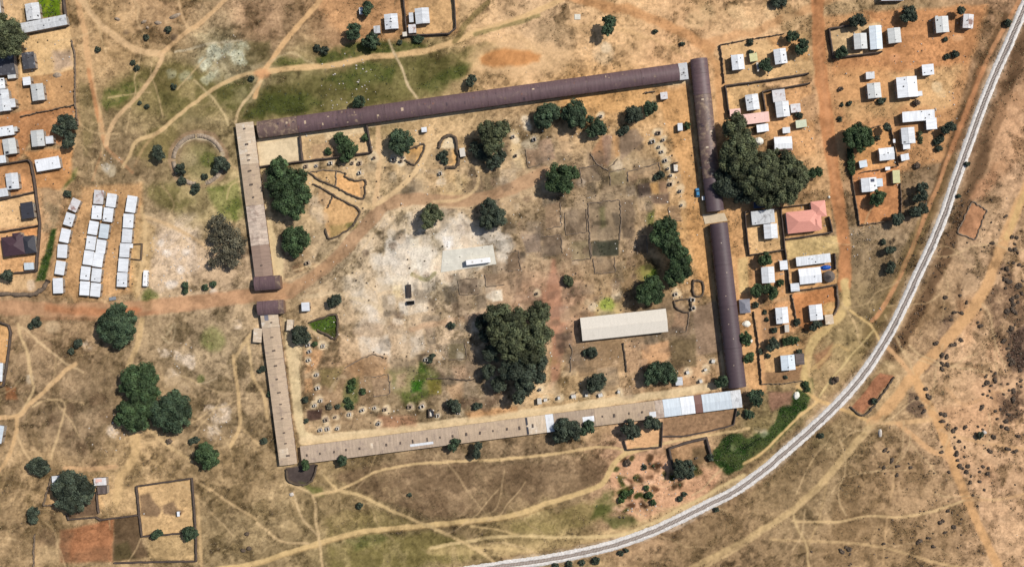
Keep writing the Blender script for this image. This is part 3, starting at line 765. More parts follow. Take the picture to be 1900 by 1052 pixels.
for i in range(60):       # scraps of swept floor, ash and litter between the plots
    x, y = rng.uniform(690, 1190), rng.uniform(300, 700)
    blob(x, y, rng.uniform(4, 11), ((232,218,196),(124,104,86),(214,184,150),(150,124,100))[i % 4], .55, warp=6, patchy=.4)
# south-west gardens of the square
poly([(573,600),(624,582),(626,610),(622,627),(606,622),(580,610)], (72,98,36), .9, 4, 2, cls=C_GRASS)
poly([(596,615),(606,622),(622,628),(626,610)], (84,82,50), .6, 5, 3)
poly([(640,680),(690,655),(720,660),(720,700),(660,700)], (158,124,90), .7, 8, 6, cls=C_FIELD)
poly([(645,705),(665,700),(664,742),(645,760),(632,750)], (76,98,48), .8, 8, 5, cls=C_GRASS, patchy=.4)
poly([(595,685),(640,680),(620,725),(596,715)], (136,122,80), .7, 6, 4, patchy=.3)
line([(612,725),(630,700),(640,700)], 7, (184,158,124), .8)
poly([(720,690),(760,685),(800,680),(820,705),(790,740),(750,752),(730,720)], (98,112,56), .75, 12, 8, cls=C_GRASS, patchy=.6)
poly([(765,705),(785,705),(780,725),(762,728)], (62,112,34), .85, 7, 4)
poly([(778,672),(792,672),(792,690),(776,690)], (80,110,44), .7, 6, 4)
poly([(792,705),(820,705),(818,730),(795,732)], (140,128,66), .8, 5, 3)
poly([(735,695),(756,690),(752,715),(735,718)], (176,146,122), .6, 6, 4)
poly([(840,680),(870,675),(872,700),(845,705)], (196,160,130), .6, 8, 5)
poly([(830,715),(860,705),(860,740),(840,748)], (206,166,126), .6, 8, 5)
poly([(863,662),(886,658),(888,690),(866,690)], (148,128,106), .7, 5, 3)
poly([(700,768),(775,770),(775,790),(700,792)], (184,136,104), .7, 8, 5)
poly([(860,765),(920,755),(960,752),(960,762),(870,775)], (210,158,108), .7, 6, 4)
for pts in ([(570,762),(598,760),(596,778),(571,782)],):
    poly(pts, (84,66,60), .85, 3, 2, cls=C_FIELD)
poly([(565,702),(580,700),(582,728),(566,730)], (190,148,106), .8, 4, 3)
poly([(565,650),(600,648),(590,680),(565,690)], (202,154,110), .7, 7, 5)
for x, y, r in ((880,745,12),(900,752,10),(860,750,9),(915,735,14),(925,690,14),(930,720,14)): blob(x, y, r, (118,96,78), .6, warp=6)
blob(560,476,16,(146,118,88),.5); blob(550,498,9,(132,104,78),.7)
poly([(553,487),(590,488),(592,496),(556,503)], (176,142,104), .6, 4, 3)
line([(545,502),(565,496),(590,494)], 3, (226,196,150), .8)

# ---- roads, tracks and footpaths
TAN = (217, 180, 134); PALE = (220, 188, 142); YEL = (212, 182, 128)
line([(-60,570),(60,572),(120,576),(250,573),(350,562),(470,549),(540,540)], 27, (190,147,111), .92, 6, 4, cls=C_ROAD)
line([(90,570),(140,577),(200,580),(250,576)], 14, (190,128,88), .6, 10, 4)
line([(190,575),(260,575)], 7, (188,114,80), .4, 8, 3)
line([(60,590),(180,592),(290,578)], 6, (164,118,86), .5, 5, 3)
line([(290,570),(400,556),(480,548)], 16, (200,156,118), .6, 6, 3)
line([(540,540),(600,500),(650,452),(695,400),(720,378),(770,369),(860,374),(960,345),(1010,320)], 24, (182,146,112), .9, 5, 3, cls=C_ROAD)
line([(530,520),(590,490),(640,440),(680,395)], 3, (216,184,140), .7)
line([(570,545),(640,500),(690,440),(720,398),(790,384),(870,388)], 3, (214,186,146), .6)
line([(500,545),(560,525),(630,475)], 14, (190,150,112), .6, 8, 3)
line([(560,552),(620,545),(680,560),(710,575)], 8, (226,200,160), .55, 5, 4)
line([(702,225),(702,300),(701,343),(694,382)], 9, TAN, .75, cls=C_PATH)
line([(800,268),(775,314),(739,351),(700,379)], 9, (222,188,140), .75, cls=C_PATH)
line([(884,303),(886,343),(855,370),(804,374)], 6, (218,186,138), .6, cls=C_PATH)
line([(560,330),(610,350),(660,375),(690,385)], 12, (206,174,128), .7, cls=C_PATH)
line([(668,330),(672,370),(668,380)], 5, (160,134,104), .6)
# north-west
line([(143,-30),(146,10),(157,60),(167,133),(180,200),(190,247),(197,268)], 11, (206,164,118), .75, cls=C_PATH)
line([(164,130),(174,180),(184,225)], 7, (194,138,94), .7)
line([(190,255),(198,275),(225,300),(245,320)], 6, (200,150,108), .6)
line([(150,0),(187,47),(217,70),(253,93),(297,100)], 12, TAN, .7, cls=C_PATH)
line([(297,102),(340,65),(372,42),(430,-10)], 8, (216,176,128), .7, cls=C_PATH)
line([(328,-10),(340,35),(353,55)], 5, TAN, .6, cls=C_PATH)
line([(197,268),(206,235),(227,207),(263,170),(297,117),(300,102)], 8, (208,172,128), .75, cls=C_PATH)
line([(228,310),(240,290),(253,263),(293,247),(320,223),(367,187),(400,163),(443,142),(482,134)], 7, (206,174,126), .8, cls=C_PATH)
line([(482,136),(520,130),(560,126),(617,122),(683,107),(730,103),(790,95),(837,80),(877,63),(950,40),(1000,20),(1060,-10)], 11, (218,180,128), .85, cls=C_PATH)
line([(472,180),(482,150),(493,128),(537,67),(575,25),(602,-12)], 9, (214,172,122), .8, cls=C_PATH)
blob(487,138,15,(206,146,102),.8,ry=8)
line([(500,115),(540,98),(565,112),(580,118)], 4, (206,182,140), .5)
line([(843,78),(858,55),(875,35),(905,5)], 9, (134,118,76), .7, warp=3)
line([(880,65),(950,45),(1000,30)], 8, (128,118,76), .6, warp=4, patchy=.6)
line([(722,75),(732,100),(747,130),(757,160),(774,184)], 4, (200,176,138), .85, cls=C_PATH)
line([(484,150),(462,178),(443,203),(437,228)], 5, (206,178,134), .8, cls=C_PATH)
line([(360,150),(392,180),(415,212),(424,232)], 3.5, (200,176,130), .7, cls=C_PATH)
line([(300,240),(270,270),(250,310)], 5, (196,160,118), .5)
line([(250,398),(308,415),(356,440),(400,470)], 7, (208,174,130), .65, cls=C_PATH)
line([(300,345),(322,375),(318,395)], 3.5, (200,172,128), .6)
line([(190,280),(180,310),(172,335)], 4, (196,150,108), .5)
line([(262,385),(270,430),(266,480),(255,540)], 7, (210,178,130), .7, cls=C_PATH)
# play ground and north-east
poly([(885,85),(990,75),(1060,90),(1050,125),(960,140),(880,135),(860,110)], (226,186,138), .75, 14, 8, cover=.4)
poly([(888,108),(900,97),(940,92),(985,94),(1004,104),(1000,116),(960,124),(915,125),(892,118)], (206,146,92), .95, 7, 4, cover=.3, cls=C_YARD)
line([(880,130),(900,90),(960,70),(1000,100)], 10, (222,182,132), .4, warp=5)
blob(1120,100,20,(228,198,158),.6); blob(1125,90,10,(240,216,180),.6)
blob(1020,60,30,(176,148,112),.5,ry=16)
line([(1050,-10),(1127,13),(1173,22),(1240,48),(1280,70),(1315,92)], 20, (202,150,102), .8, 8, 5, cls=C_ROAD)
line([(1560,-10),(1480,25),(1420,52),(1357,68),(1300,85)], 16, (200,150,104), .6, 8, 5, cls=C_ROAD)
line([(1310,90),(1330,130),(1340,220)], 14, (206,156,106), .6, 8, 4, cls=C_PATH)
line([(1060,45),(1150,55),(1230,80),(1275,105)], 7, (212,174,124), .4, warp=4)
for x, y, r in ((1315,25,14),(1370,20,16),(1290,40,14),(1390,45,14),(1435,25,16),(1470,40,18)): blob(x, y, r, (224,190,142), .45, warp=8)
line([(1515,-30),(1520,90),(1527,167),(1540,267),(1551,345),(1560,408),(1567,460),(1567,530)], 24, (194,136,92), .92, 5, 2.5, cover=.35, cls=C_ROAD)
line([(1522,90),(1540,267),(1556,380)], 8, (206,150,106), .5, 6, 2)
line([(1568,525),(1570,562),(1551,593),(1509,631),(1499,668),(1493,705)], 15, (206,176,120), .85, 6, 4, cls=C_PATH)
line([(1460,625),(1500,620),(1540,600)], 10, (206,170,118), .5, warp=4)
line([(1500,660),(1505,720),(1520,745),(1560,760)], 6, (206,172,122), .6, cls=C_PATH)
line([(1500,690),(1530,665),(1550,640),(1575,650)], 6, (206,172,116), .5)
line([(1400,480),(1404,560),(1412,640),(1418,720)], 8, (210,160,112), .6, 5, 3, cls=C_PATH)
# beside the railway
line([(1917,-22),(1875,73),(1837,160),(1769,347),(1728,456),(1673,572),(1602,694),(1491,808),(1420,870),(1316,935),(1213,984),(1077,1026),(940,1048)], 38, (146,118,90), .5, 12, 5, cover=1.1, patchy=.6)
line([(1917,-22),(1875,73),(1837,160),(1769,347),(1728,456),(1673,572),(1602,694),(1491,808),(1420,870),(1316,935),(1213,984),(1077,1026),(940,1048)], 25, (206,188,166), .45, 5, 5, patchy=.9)
line([(1905,-20),(1870,40),(1840,95),(1812,160),(1788,220),(1757,300),(1740,345),(1718,398),(1690,467),(1659,535),(1632,580),(1618,595)], 8, (194,142,100), .75, cls=C_PATH)
line([(1822,130),(1795,205),(1765,280)], 12, (176,122,84), .5, warp=4)
line([(1577,576),(1612,600),(1622,612),(1634,634)], 4, (214,180,122), .8, cls=C_PATH)
line([(1622,612),(1584,655),(1546,700),(1520,735)], 3.5, (206,180,126), .7, cls=C_PATH)
line([(1704,410),(1690,470),(1650,540)], 4, (172,140,96), .6, cls=C_PATH)
line([(1480,716),(1500,730),(1518,743),(1556,756),(1612,781)], 6, (206,168,114), .75, cls=C_PATH)
line([(1516,746),(1480,775),(1450,805),(1416,838),(1380,860)], 5, (214,178,122), .8, cls=C_PATH)
line([(1440,845),(1390,880),(1320,920),(1240,955),(1160,985),(1060,1005),(940,1020),(800,1020)], 18, (212,182,130), .55, 10, 5, patchy=.3)
line([(800,1015),(930,995),(1043,996),(1145,993),(1213,969),(1290,930),(1380,880)], 6, (214,186,134), .7, cls=C_PATH)
# south-east tracks
line([(1910,335),(1875,419),(1854,470),(1830,532),(1796,586),(1748,641),(1694,696),(1659,743),(1618,786)], 20, (214,168,118), .92, 6, 3, cls=C_ROAD)
line([(1905,350),(1870,440)], 12, (212,182,122), .5, 6, 3)
line([(1618,786),(1567,846),(1533,884),(1475,942),(1420,979),(1368,1010),(1316,1037),(1270,1062)], 11, (202,172,124), .8, 6, 3, cls=C_ROAD)
line([(1640,772),(1600,815),(1545,880),(1490,935),(1430,978),(1370,1018),(1310,1050)], 5, (196,166,120), .6, cls=C_PATH)
line([(1694,696),(1714,736),(1738,781),(1755,822),(1776,884),(1800,938),(1824,993),(1862,1070)], 16, (218,170,118), .92, 5, 3, cls=C_ROAD)
line([(1618,783),(1666,784),(1728,779)], 8, (210,170,122), .7, cls=C_PATH)
line([(1666,786),(1694,808),(1728,836),(1760,850)], 10, (212,166,118), .7, cls=C_PATH)
line([(1642,641),(1668,667),(1690,692)], 8, (206,162,116), .8, cls=C_PATH)
line([(1745,798),(1770,808),(1796,815),(1850,825),(1905,834)], 6, (210,168,122), .7, cls=C_PATH)
line([(1789,928),(1728,949),(1670,959),(1612,957),(1557,967),(1471,966)], 5, (206,174,126), .75, cls=C_PATH)
line([(1789,928),(1858,926),(1905,914)], 4, (204,164,118), .7, cls=C_PATH)
line([(1625,828),(1656,860),(1659,885),(1652,925),(1646,960),(1638,1055)], 4, (190,156,114), .6, cls=C_PATH)
line([(1471,949),(1480,980),(1495,1010),(1502,1060)], 4, (202,172,124), .7, cls=C_PATH)
line([(1430,1000),(1490,1003),(1574,1007),(1659,1020),(1728,1041),(1800,1055)], 5, (196,164,118), .6, cls=C_PATH)
line([(1500,1012),(1520,960),(1535,890)], 4, (190,160,114), .45)
line([(1755,720),(1790,750),(1830,735),(1870,720)], 6, (204,160,116), .5)
line([(1870,420),(1890,480),(1905,500)], 6, (198,156,112), .5)
line([(1810,680),(1840,720),(1850,770)], 8, (204,160,118), .5)
# south
line([(380,1058),(470,1046),(538,1024),(593,1007),(675,986),(778,976),(846,969),(940,958),(1025,931),(1077,914),(1118,897),(1138,863),(1159,842),(1186,834)], 10, (210,178,124), .85, cls=C_PATH)
line([(470,1050),(600,1010),(680,992),(850,974),(950,962),(1040,935)], 3, (170,140,96), .5)
line([(600,880),(612,895),(627,909)], 4, (206,176,126), .7, cls=C_PATH)
line([(627,909),(675,921),(716,942),(778,969),(812,983),(874,1013),(915,1041),(930,1060)], 6, (206,176,126), .75, cls=C_PATH)
line([(580,919),(627,909),(662,894),(703,873),(778,860),(880,854),(940,851),(1025,842),(1087,832),(1131,829),(1180,838),(1234,822),(1316,807),(1390,795)], 5, (210,178,128), .8, cls=C_PATH)
line([(531,895),(580,919),(586,966),(593,1007),(600,1060)], 5, (206,176,130), .7, cls=C_PATH)
line([(545,911),(559,959),(590,993)], 3.5, (196,168,126), .7, cls=C_PATH)
line([(477,969),(521,1003),(573,1007)], 4, (200,170,126), .7, cls=C_PATH)
line([(874,976),(920,982),(960,992)], 4, (206,176,124), .7, cls=C_PATH)
line([(880,1015),(920,1018),(960,1018)], 4, (206,176,124), .6, cls=C_PATH)
line([(466,690),(478,715),(490,736),(496,775)], 6, (208,176,128), .75, cls=C_PATH)
# west
line([(35,605),(52,615),(75,637),(120,672),(140,682),(154,690)], 4, (202,172,130), .8, cls=C_PATH)
line([(34,600),(38,625),(51,655),(58,700),(62,723),(45,755),(31,772)], 4.5, (204,174,128), .75, cls=C_PATH)
line([(-20,774),(31,772),(51,753),(85,723),(118,690),(140,675)], 8, (212,174,126), .8, cls=C_PATH)
line([(31,772),(30,800),(22,830),(8,860),(-10,880)], 8, (208,170,122), .75, cls=C_PATH)
line([(31,808),(42,830),(56,855)], 4, (204,172,128), .8, cls=C_PATH)
line([(60,755),(85,743),(120,746),(112,790),(95,850)], 4, (200,170,126), .7, cls=C_PATH)
line([(105,665),(100,700),(90,720)], 4, (196,166,124), .6)
line([(247,805),(253,839),(240,862),(222,892),(215,930)], 17, (214,178,126), .75, 8, 5, cls=C_PATH)
line([(278,798),(310,825),(356,855)], 7, (208,176,128), .65, cls=C_PATH)
line([(120,868),(170,870),(215,865)], 8, (210,168,124), .6, cls=C_PATH)
line([(434,660),(438,700),(443,745),(445,788),(428,828)], 7, (212,178,128), .75, cls=C_PATH)
line([(445,790),(462,806),(480,825)], 5, (204,172,126), .6, cls=C_PATH)
line([(470,615),(450,640),(438,665)], 7, (212,180,132), .7, cls=C_PATH)
line([(460,632),(465,670),(468,700)], 5, (206,176,128), .65, cls=C_PATH)
line([(263,593),(255,640),(238,680)], 10, (204,172,124), .6, cls=C_PATH)
line([(366,894),(400,915),(424,931),(475,962)], 5, (204,172,126), .6, cls=C_PATH)
line([(366,920),(370,980),(373,1050)], 6, (206,172,124), .55, cls=C_PATH)
line([(300,625),(318,635),(325,600),(310,620)], 3.5, (206,184,146), .6)
line([(366,712),(385,708),(402,700)], 3, (206,184,150), .5)
line([(1375,640),(1385,690),(1390,715)], 6, (214,170,120), .5)
for i in range(75):      # faint single file trails
    reg = ((20,480,600,1040),(560,1300,880,1045),(1420,1890,720,1045),(160,440,20,540),(1560,1880,430,700))[i % 5]
    x0, y0 = rng.uniform(reg[0], reg[1]), rng.uniform(reg[2], reg[3]); a_ = rng.uniform(0, 6.28); pts = [(x0, y0)]
    for k in range(int(rng.integers(3, 7))):
        a_ += rng.normal(0, .28); pts.append((pts[-1][0] + 26 * math.cos(a_), pts[-1][1] + 26 * math.sin(a_)))
    line(pts, rng.uniform(2.0, 3.2), (208, 178, 134), rng.uniform(.45, .75), warp=1.5)
# round kraal bank
for t0, t1, rr, w, c in ((140,400,52,9,(170,140,112)),(40,130,50,7,(160,136,104)),(150,380,37,5,(150,128,100))):
    line([(368 + rr * math.cos(R(t)), 297 + rr * .98 * math.sin(R(t))) for t in range(t0, t1 + 1, 10)], w, c, .75, warp=4, patchy=.3)
for t0, t1, rr, c in ((200,350,47,(202,180,150)),(215,330,41,(214,196,166)),(150,200,45,(186,160,128)),(20,70,47,(206,188,156)),(320,380,44,(206,190,160))):
    line([(368 + rr * math.cos(R(t)), 297 + rr * .98 * math.sin(R(t))) for t in range(t0, t1 + 1, 10)], 5, c, .8, warp=3)
blob(372,300,32,(132,126,84),.7,warp=6); blob(385,298,14,(112,122,62),.6); blob(350,295,16,(176,156,124),.5)
# small dark patches on the ground
for x, y, r, k in ((322,70,6,.7),(233,60,5,.5),(1280,440,6,.3),(1000,470,8,.4),(800,560,7,.5),(845,568,6,.5),(790,660,7,.5),(1160,265,20,.5),(1185,272,10,.7),(1180,310,6,.7),(1106,555,5,.6),(1161,550,4,.8),(940,345,10,.4),(860,425,14,.4),(742,585,8,.5),(680,470,7,.6),(455,470,10,.4)):
    blob(x, y, r, (104,88,74), k, warp=4, patchy=.3)

# ---- small white cubicles, each on a trodden pale apron: (cluster, where, sort axis, points)
CUBICLES = [
 ('below the northwest walled yards, {} from the west', 0, [(567,309),(586,308),(613,303),(653,303),(667,303),(694,293),(729,296),(744,299)]),
 ('in the line beside the vaulted east range, {} from the north', 1, [(1211,263),(1222,247),(1231,260),(1223,273),(1228,282),(1235,298),(1240,313),(1245,326),(1244,342),(1262,355),(1265,381)]),
 ('near the hedged plots beside the pale hall, {} from the north', 1, [(1254,546),(1285,556),(1286,572)]),
 ('in the bare southeast corner of the square, {} from the west', 0, [(1276,691),(1300,707),(1309,686),(1323,670)]),
 ('in the line above the south range path, {} from the west', 0, [(1012,742),(1037,738),(1064,735),(1088,733),(1114,733),(1148,727)]),
 ('beside the southwest range path, {} from the north', 1, [(571,640),(599,642),(574,652),(573,668),(588,695),(589,720),(595,743),(584,752)]),
 ('near the dark plot in the southwest corner, {} from the west', 0, [(594,798),(605,779),(607,796),(622,774),(626,795),(648,769)]),
 ('in the row above the south range, {} from the west', 0, [(672,761),(695,757),(714,760),(702,786),(760,755),(783,754),(812,771),(851,766)]),
 ('standing by the eastern courtyard plots, {} from the west', 0, [(952,254),(957,289),(991,259),(1115,216)]),
]
LONE = [(570,488,'lone white cubicle south of the round tree by the west range'),(667,321,'lone white cubicle beside the hedged plots under the walled yard'),
        (817,322,'lone white cubicle in the open below the kidney shaped pen'),(996,545,'lone white cubicle beside the brown track north of the giant tree'),
        (791,667,'lone white cubicle among the green gardens west of the giant tree'),(1002,723,'lone white cubicle under the south edge of the giant tree')]
for _w, _k, pts in CUBICLES:
    for x, y in pts:
        blob(x + rng.uniform(-1, 2), y - rng.uniform(0, 2), rng.uniform(6, 9.5), (228, 206, 168), .8, warp=4, patchy=.2)
for x, y, _l in LONE:
    blob(x + 1, y, 7.5, (228, 206, 168), .75, warp=4, patchy=.2)
for x, y in ((975,222),(978,235),(1116,216),(957,262),(730,294),(743,298)):
    blob(x, y, 8, (234, 216, 186), .75, warp=4)

IMG = (IMG - IMG.mean(-1, keepdims=True)) + (IMG.mean(-1, keepdims=True) - 150) * 1.16 + 146
hi = IMG.max(-1, keepdims=True); IMG = np.where(hi > 205, IMG * (205 + (hi - 205) * .5) / np.maximum(hi, 1), IMG)
IMG = np.clip(IMG, 8, 236)
ALB = np.clip(lin(IMG) / ILLUM, 0.004, 0.75)
HZ = (fbm(GX, GY, 14, 71, 3) - .5) * 0.16 + (fbm(GX, GY, 90, 73, 2) - .5) * 0.10
HZ *= np.clip(1 - np.maximum(np.abs(GX - 950) - 1100, 0) / 900, 0, 1)

gm, nt, b = new_mat("dry_soil")
at = nnode(nt, "ShaderNodeAttribute"); at.attribute_name = "soil"
ac = nnode(nt, "ShaderNodeAttribute"); ac.attribute_name = "cover"
ge = nnode(nt, "ShaderNodeNewGeometry")
na = noise_node(nt, ge.outputs["Position"], 0.85, 4, 0.65)
nb_ = noise_node(nt, ge.outputs["Position"], 0.28, 3, 0.6)
vo = nnode(nt, "ShaderNodeTexVoronoi"); vo.inputs["Scale"].default_value = 0.55
nt.links.new(ge.outputs["Position"], vo.inputs["Vector"])
f1 = nnode(nt, "ShaderNodeMath", operation='MULTIPLY_ADD')       # cover * fine noise
nt.links.new(ramp(nt, na.outputs["Fac"], 0.25, 0.75), f1.inputs[0]); f1.inputs[1].default_value = 0.62; f1.inputs[2].default_value = -0.30
f2 = nnode(nt, "ShaderNodeMath", operation='MULTIPLY_ADD')
nt.links.new(ramp(nt, nb_.outputs["Fac"], 0.3, 0.7), f2.inputs[0]); f2.inputs[1].default_value = 0.26
nt.links.new(f1.outputs[0], f2.inputs[2])
f3 = nnode(nt, "ShaderNodeMath", operation='MULTIPLY_ADD')
nt.links.new(f2.outputs[0], f3.inputs[0]); nt.links.new(ac.outputs["Fac"], f3.inputs[1]); f3.inputs[2].default_value = 1.0
vm = nnode(nt, "ShaderNodeVectorMath", operation='SCALE')
nt.links.new(at.outputs["Color"], vm.inputs[0]); nt.links.new(f3.outputs[0], vm.inputs[3])
# ragged mats of dead grass and dung, crisp edged
nc = noise_node(nt, ge.outputs["Position"], 0.42, 6, 0.78)
k1 = nnode(nt, "ShaderNodeMath", operation='MULTIPLY')
nt.links.new(ramp(nt, nc.outputs["Fac"], 0.53, 0.60), k1.inputs[0]); nt.links.new(ac.outputs["Fac"], k1.inputs[1])
k1b = nnode(nt, "ShaderNodeMath", operation='MULTIPLY'); k1b.use_clamp = True
nt.links.new(k1.outputs[0], k1b.inputs[0]); k1b.inputs[1].default_value = 0.62
dk = nnode(nt, "ShaderNodeVectorMath", operation='MULTIPLY')
nt.links.new(vm.outputs[0], dk.inputs[0]); dk.inputs[1].default_value = (0.62, 0.61, 0.62)
c1 = mixc(nt, k1b.outputs[0], vm.outputs[0], dk.outputs[0])
# scattered pale grit and stones
nd = noise_node(nt, ge.outputs["Position"], 1.15, 3, 0.7)
k2 = nnode(nt, "ShaderNodeMath", operation='MULTIPLY')
nt.links.new(ramp(nt, nd.outputs["Fac"], 0.62, 0.70), k2.inputs[0]); nt.links.new(ac.outputs["Fac"], k2.inputs[1])
k2b = nnode(nt, "ShaderNodeMath", operation='MULTIPLY'); k2b.use_clamp = True
nt.links.new(k2.outputs[0], k2b.inputs[0]); k2b.inputs[1].default_value = 0.55
lt = nnode(nt, "ShaderNodeVectorMath", operation='MULTIPLY_ADD')
nt.links.new(vm.outputs[0], lt.inputs[0]); lt.inputs[1].default_value = (1.25, 1.25, 1.28); lt.inputs[2].default_value = (0.06, 0.055, 0.05)
c2 = mixc(nt, k2b.outputs[0], c1, lt.outputs[0])
nt.links.new(c2, b.inputs["Base Color"])
b.inputs["Roughness"].default_value = 0.95
b.inputs["Specular IOR Level"].default_value = 0.1
bp = nnode(nt, "ShaderNodeBump"); bp.inputs["Strength"].default_value = 0.5; bp.inputs["Distance"].default_value = 0.12
nt.links.new(na.outputs["Fac"], bp.inputs["Height"]); nt.links.new(bp.outputs[0], b.inputs["Normal"])
MATS['dry_soil'] = gm

NYG, NXG = GX.shape
VX = (GX - CX) * S; VY = (CY - GY) * S
allv = np.stack([VX, VY, HZ], -1).reshape(-1, 3)
idx = np.arange(NYG * NXG).reshape(NYG, NXG)
quads = np.stack([idx[1:, :-1], idx[1:, 1:], idx[:-1, 1:], idx[:-1, :-1]], -1).reshape(-1, 4)
qc = CLS[:-1, :-1].reshape(-1)
albf = ALB.reshape(-1, 3); covf = COVER.reshape(-1)
for cid, nm in ((C_GROUND, 'ground'), (C_ROAD, 'dirt_road'), (C_PATH, 'footpath'), (C_GRASS, 'grass_patch'), (C_YARD, 'yard'), (C_FIELD, 'field'), (C_PAVE, 'pavement')):
    q = quads[qc == cid]
    u, inv = np.unique(q, return_inverse=True)
    me = arr_mesh(nm, allv[u], inv.reshape(-1, 4), 'dry_soil')
    a = me.attributes.new("soil", 'FLOAT_COLOR', 'POINT'); c = np.ones((len(u), 4), np.float32); c[:, :3] = albf[u]
    a.data.foreach_set("color", c.ravel())
    a = me.attributes.new("cover", 'FLOAT', 'POINT'); a.data.foreach_set("value", covf[u].astype(np.float32))
    me.polygons.foreach_set("use_smooth", np.ones(len(me.polygons), bool))
    tag(link(nm, me), kind='structure')

def sample(field, x, y):
    i = np.clip(np.searchsorted(AX, x), 0, NXG - 1); j = np.clip(np.searchsorted(AY, y), 0, NYG - 1)
    return field[j, i]

# ================================================================== RAILWAY
RAIL = smooth_pts([(1960,-110),(1935,-60),(1917,-22),(1900,15),(1875,73),(1837,160),(1802,253),(1769,347),(1752,398),(1728,456),(1700.5,514.5),(1673.8,572.6),(1643,630.8),(1602,694),(1553.4,750),(1491.8,808),(1448,846),(1420,870),(1367.6,908),(1316,935),(1265,960),(1213.7,984),(1145,1009),(1077,1026),(1008,1039),(940,1048),(860,1060),(760,1070),(640,1078)], 8)
RP = np.array([G(x, y) for x, y in RAIL])
def resample(p, step):
    d = np.r_[0, np.cumsum(np.hypot(*np.diff(p, axis=0).T))]
    s = np.arange(0, d[-1], step)
    return np.stack([np.interp(s, d, p[:, 0]), np.interp(s, d, p[:, 1])], 1)
RP = resample(RP, 0.7)
tg = np.gradient(RP, axis=0); tg /= np.hypot(tg[:, 0], tg[:, 1])[:, None]
nr = np.stack([-tg[:, 1], tg[:, 0]], 1)

def sweep(name, prof, mat, jit=0.0, parent=None):
    """profile (offset, height) carried along the line"""
    V = []
    for k, (o, z) in enumerate(prof):
        jo = rng.normal(0, jit, len(RP)) if jit else 0
        jz = rng.normal(0, jit * .25, len(RP)) if jit else 0
        edge = jit * 5 * (fbm(RP[:, 0] * 4, RP[:, 1] * 4, 12, 90 + k, 3) - .5) if jit and k in (0, len(prof) - 1) else 0
        q = RP + nr * (o + jo + edge)[:, None] if not np.isscalar(jo + edge) else RP + nr * o
        V.append(np.c_[q, np.full(len(RP), z) + jz])
    V = np.stack(V, 1); n, k = V.shape[:2]
    ii = np.arange(n * k).reshape(n, k)
    F = np.stack([ii[:-1, :-1], ii[:-1, 1:], ii[1:, 1:], ii[1:, :-1]], -1).reshape(-1, 4)[:, ::-1]
    return link(name, arr_mesh(name, V.reshape(-1, 3), F, mat), parent)

tag(sweep('railway_ballast', [(-2.55, -.12), (-2.1, .30), (-1.55, .46), (-.95, .48), (-.85, .40)], 'ballast', .10), kind='structure')
tag(sweep('railway_ballast', [(.85, .40), (.95, .48), (1.55, .46), (2.1, .30), (2.55, -.12)], 'ballast', .10), kind='structure')
tag(sweep('track_bed', [(-.92, .36), (-.45, .39), (0, .38), (.45, .39), (.92, .36)], 'track_bed', .03), kind='structure')
trk = thing('railway_track', 'single curving railway track on pale ballast round the settlement', 'railway track', 1553, 750)
t0 = Vector(trk.location)
for o in (-.55, .55):
    prof = [(o - .035, .50), (o - .035, .65), (o + .035, .65), (o + .035, .50)]
    ro = sweep('rail', prof, 'rail_steel', 0, trk); ro.location = -t0
mbs = MB(); mbs.box(0, 0, 0, 1.7, .26, .14); sl_me = mbs.mesh('sleeper', 'sleeper_wood')
rest = MB(); cnt = 0
order = [i for i in range(len(RP)) if abs(RP[i, 0]) < 240 and abs(RP[i, 1]) < 134]
order.sort(key=lambda i: RP[i, 0] ** 2 + RP[i, 1] ** 2)
pick = set(order[:300])
for i in range(len(RP)):
    a = math.atan2(nr[i, 1], nr[i, 0]) + rng.normal(0, .03)
    if i in pick:
        link('sleeper', sl_me, trk, (RP[i, 0] - t0.x, RP[i, 1] - t0.y, .445), a)
    else:
        rest.box(RP[i, 0] - t0.x, RP[i, 1] - t0.y, .445, 1.7, .26, .14, a)
tag(rest.build('sleepers', 'sleeper_wood', trk), kind='stuff')

# ================================================================== BUILDINGS
OPEN_ME = {}
def door_mesh():
    if 'd' not in OPEN_ME:
        m = MB(); m.box(0, 0, 1.0, .86, .07, 2.0); m.box(0, .045, 1.05, .62, .03, 1.6)
        OPEN_ME['d'] = m.mesh('door', 'door_paint')
    return OPEN_ME['d']
def window_mesh():
    if 'w' not in OPEN_ME:
        m = MB()
        for x in (-.5, .5): m.box(x, 0, 0, .09, .10, 1.0)
        for z in (-.46, .46): m.box(0, 0, z, .91, .10, .08)
        m.box(0, 0, 0, .05, .09, .84)
        OPEN_ME['w'] = m.mesh('window', 'frame_paint')
        p = MB(); p.box(0, 0, 0, .90, .05, .84); OPEN_ME['p'] = p.mesh('pane', 'window_glass')
    return OPEN_ME['w'], OPEN_ME['p']

def add_openings(root, w, d, loc, rz, big=True):
    """door and windows on the walls of a block w by d"""
    def put(me, x, y, z, r, nm):
        c, s_ = math.cos(rz), math.sin(rz)
        return link(nm, me, root, (loc[0] + x * c - y * s_, loc[1] + x * s_ + y * c, z), rz + r)
    put(door_mesh(), w / 2 + .03, -d * .12, 0, -math.pi / 2, 'door')
    if big:
        wm, pm = window_mesh()
        for x, y, r in ((w / 2 + .03, d * .28, -math.pi / 2), (-w / 2 - .03, d * .2, math.pi / 2), (-w / 2 - .03, -d * .25, math.pi / 2), (w * .15, -d / 2 - .03, math.pi)):
            o = put(wm, x, y, 1.5, r, 'window'); link('pane', pm, o)

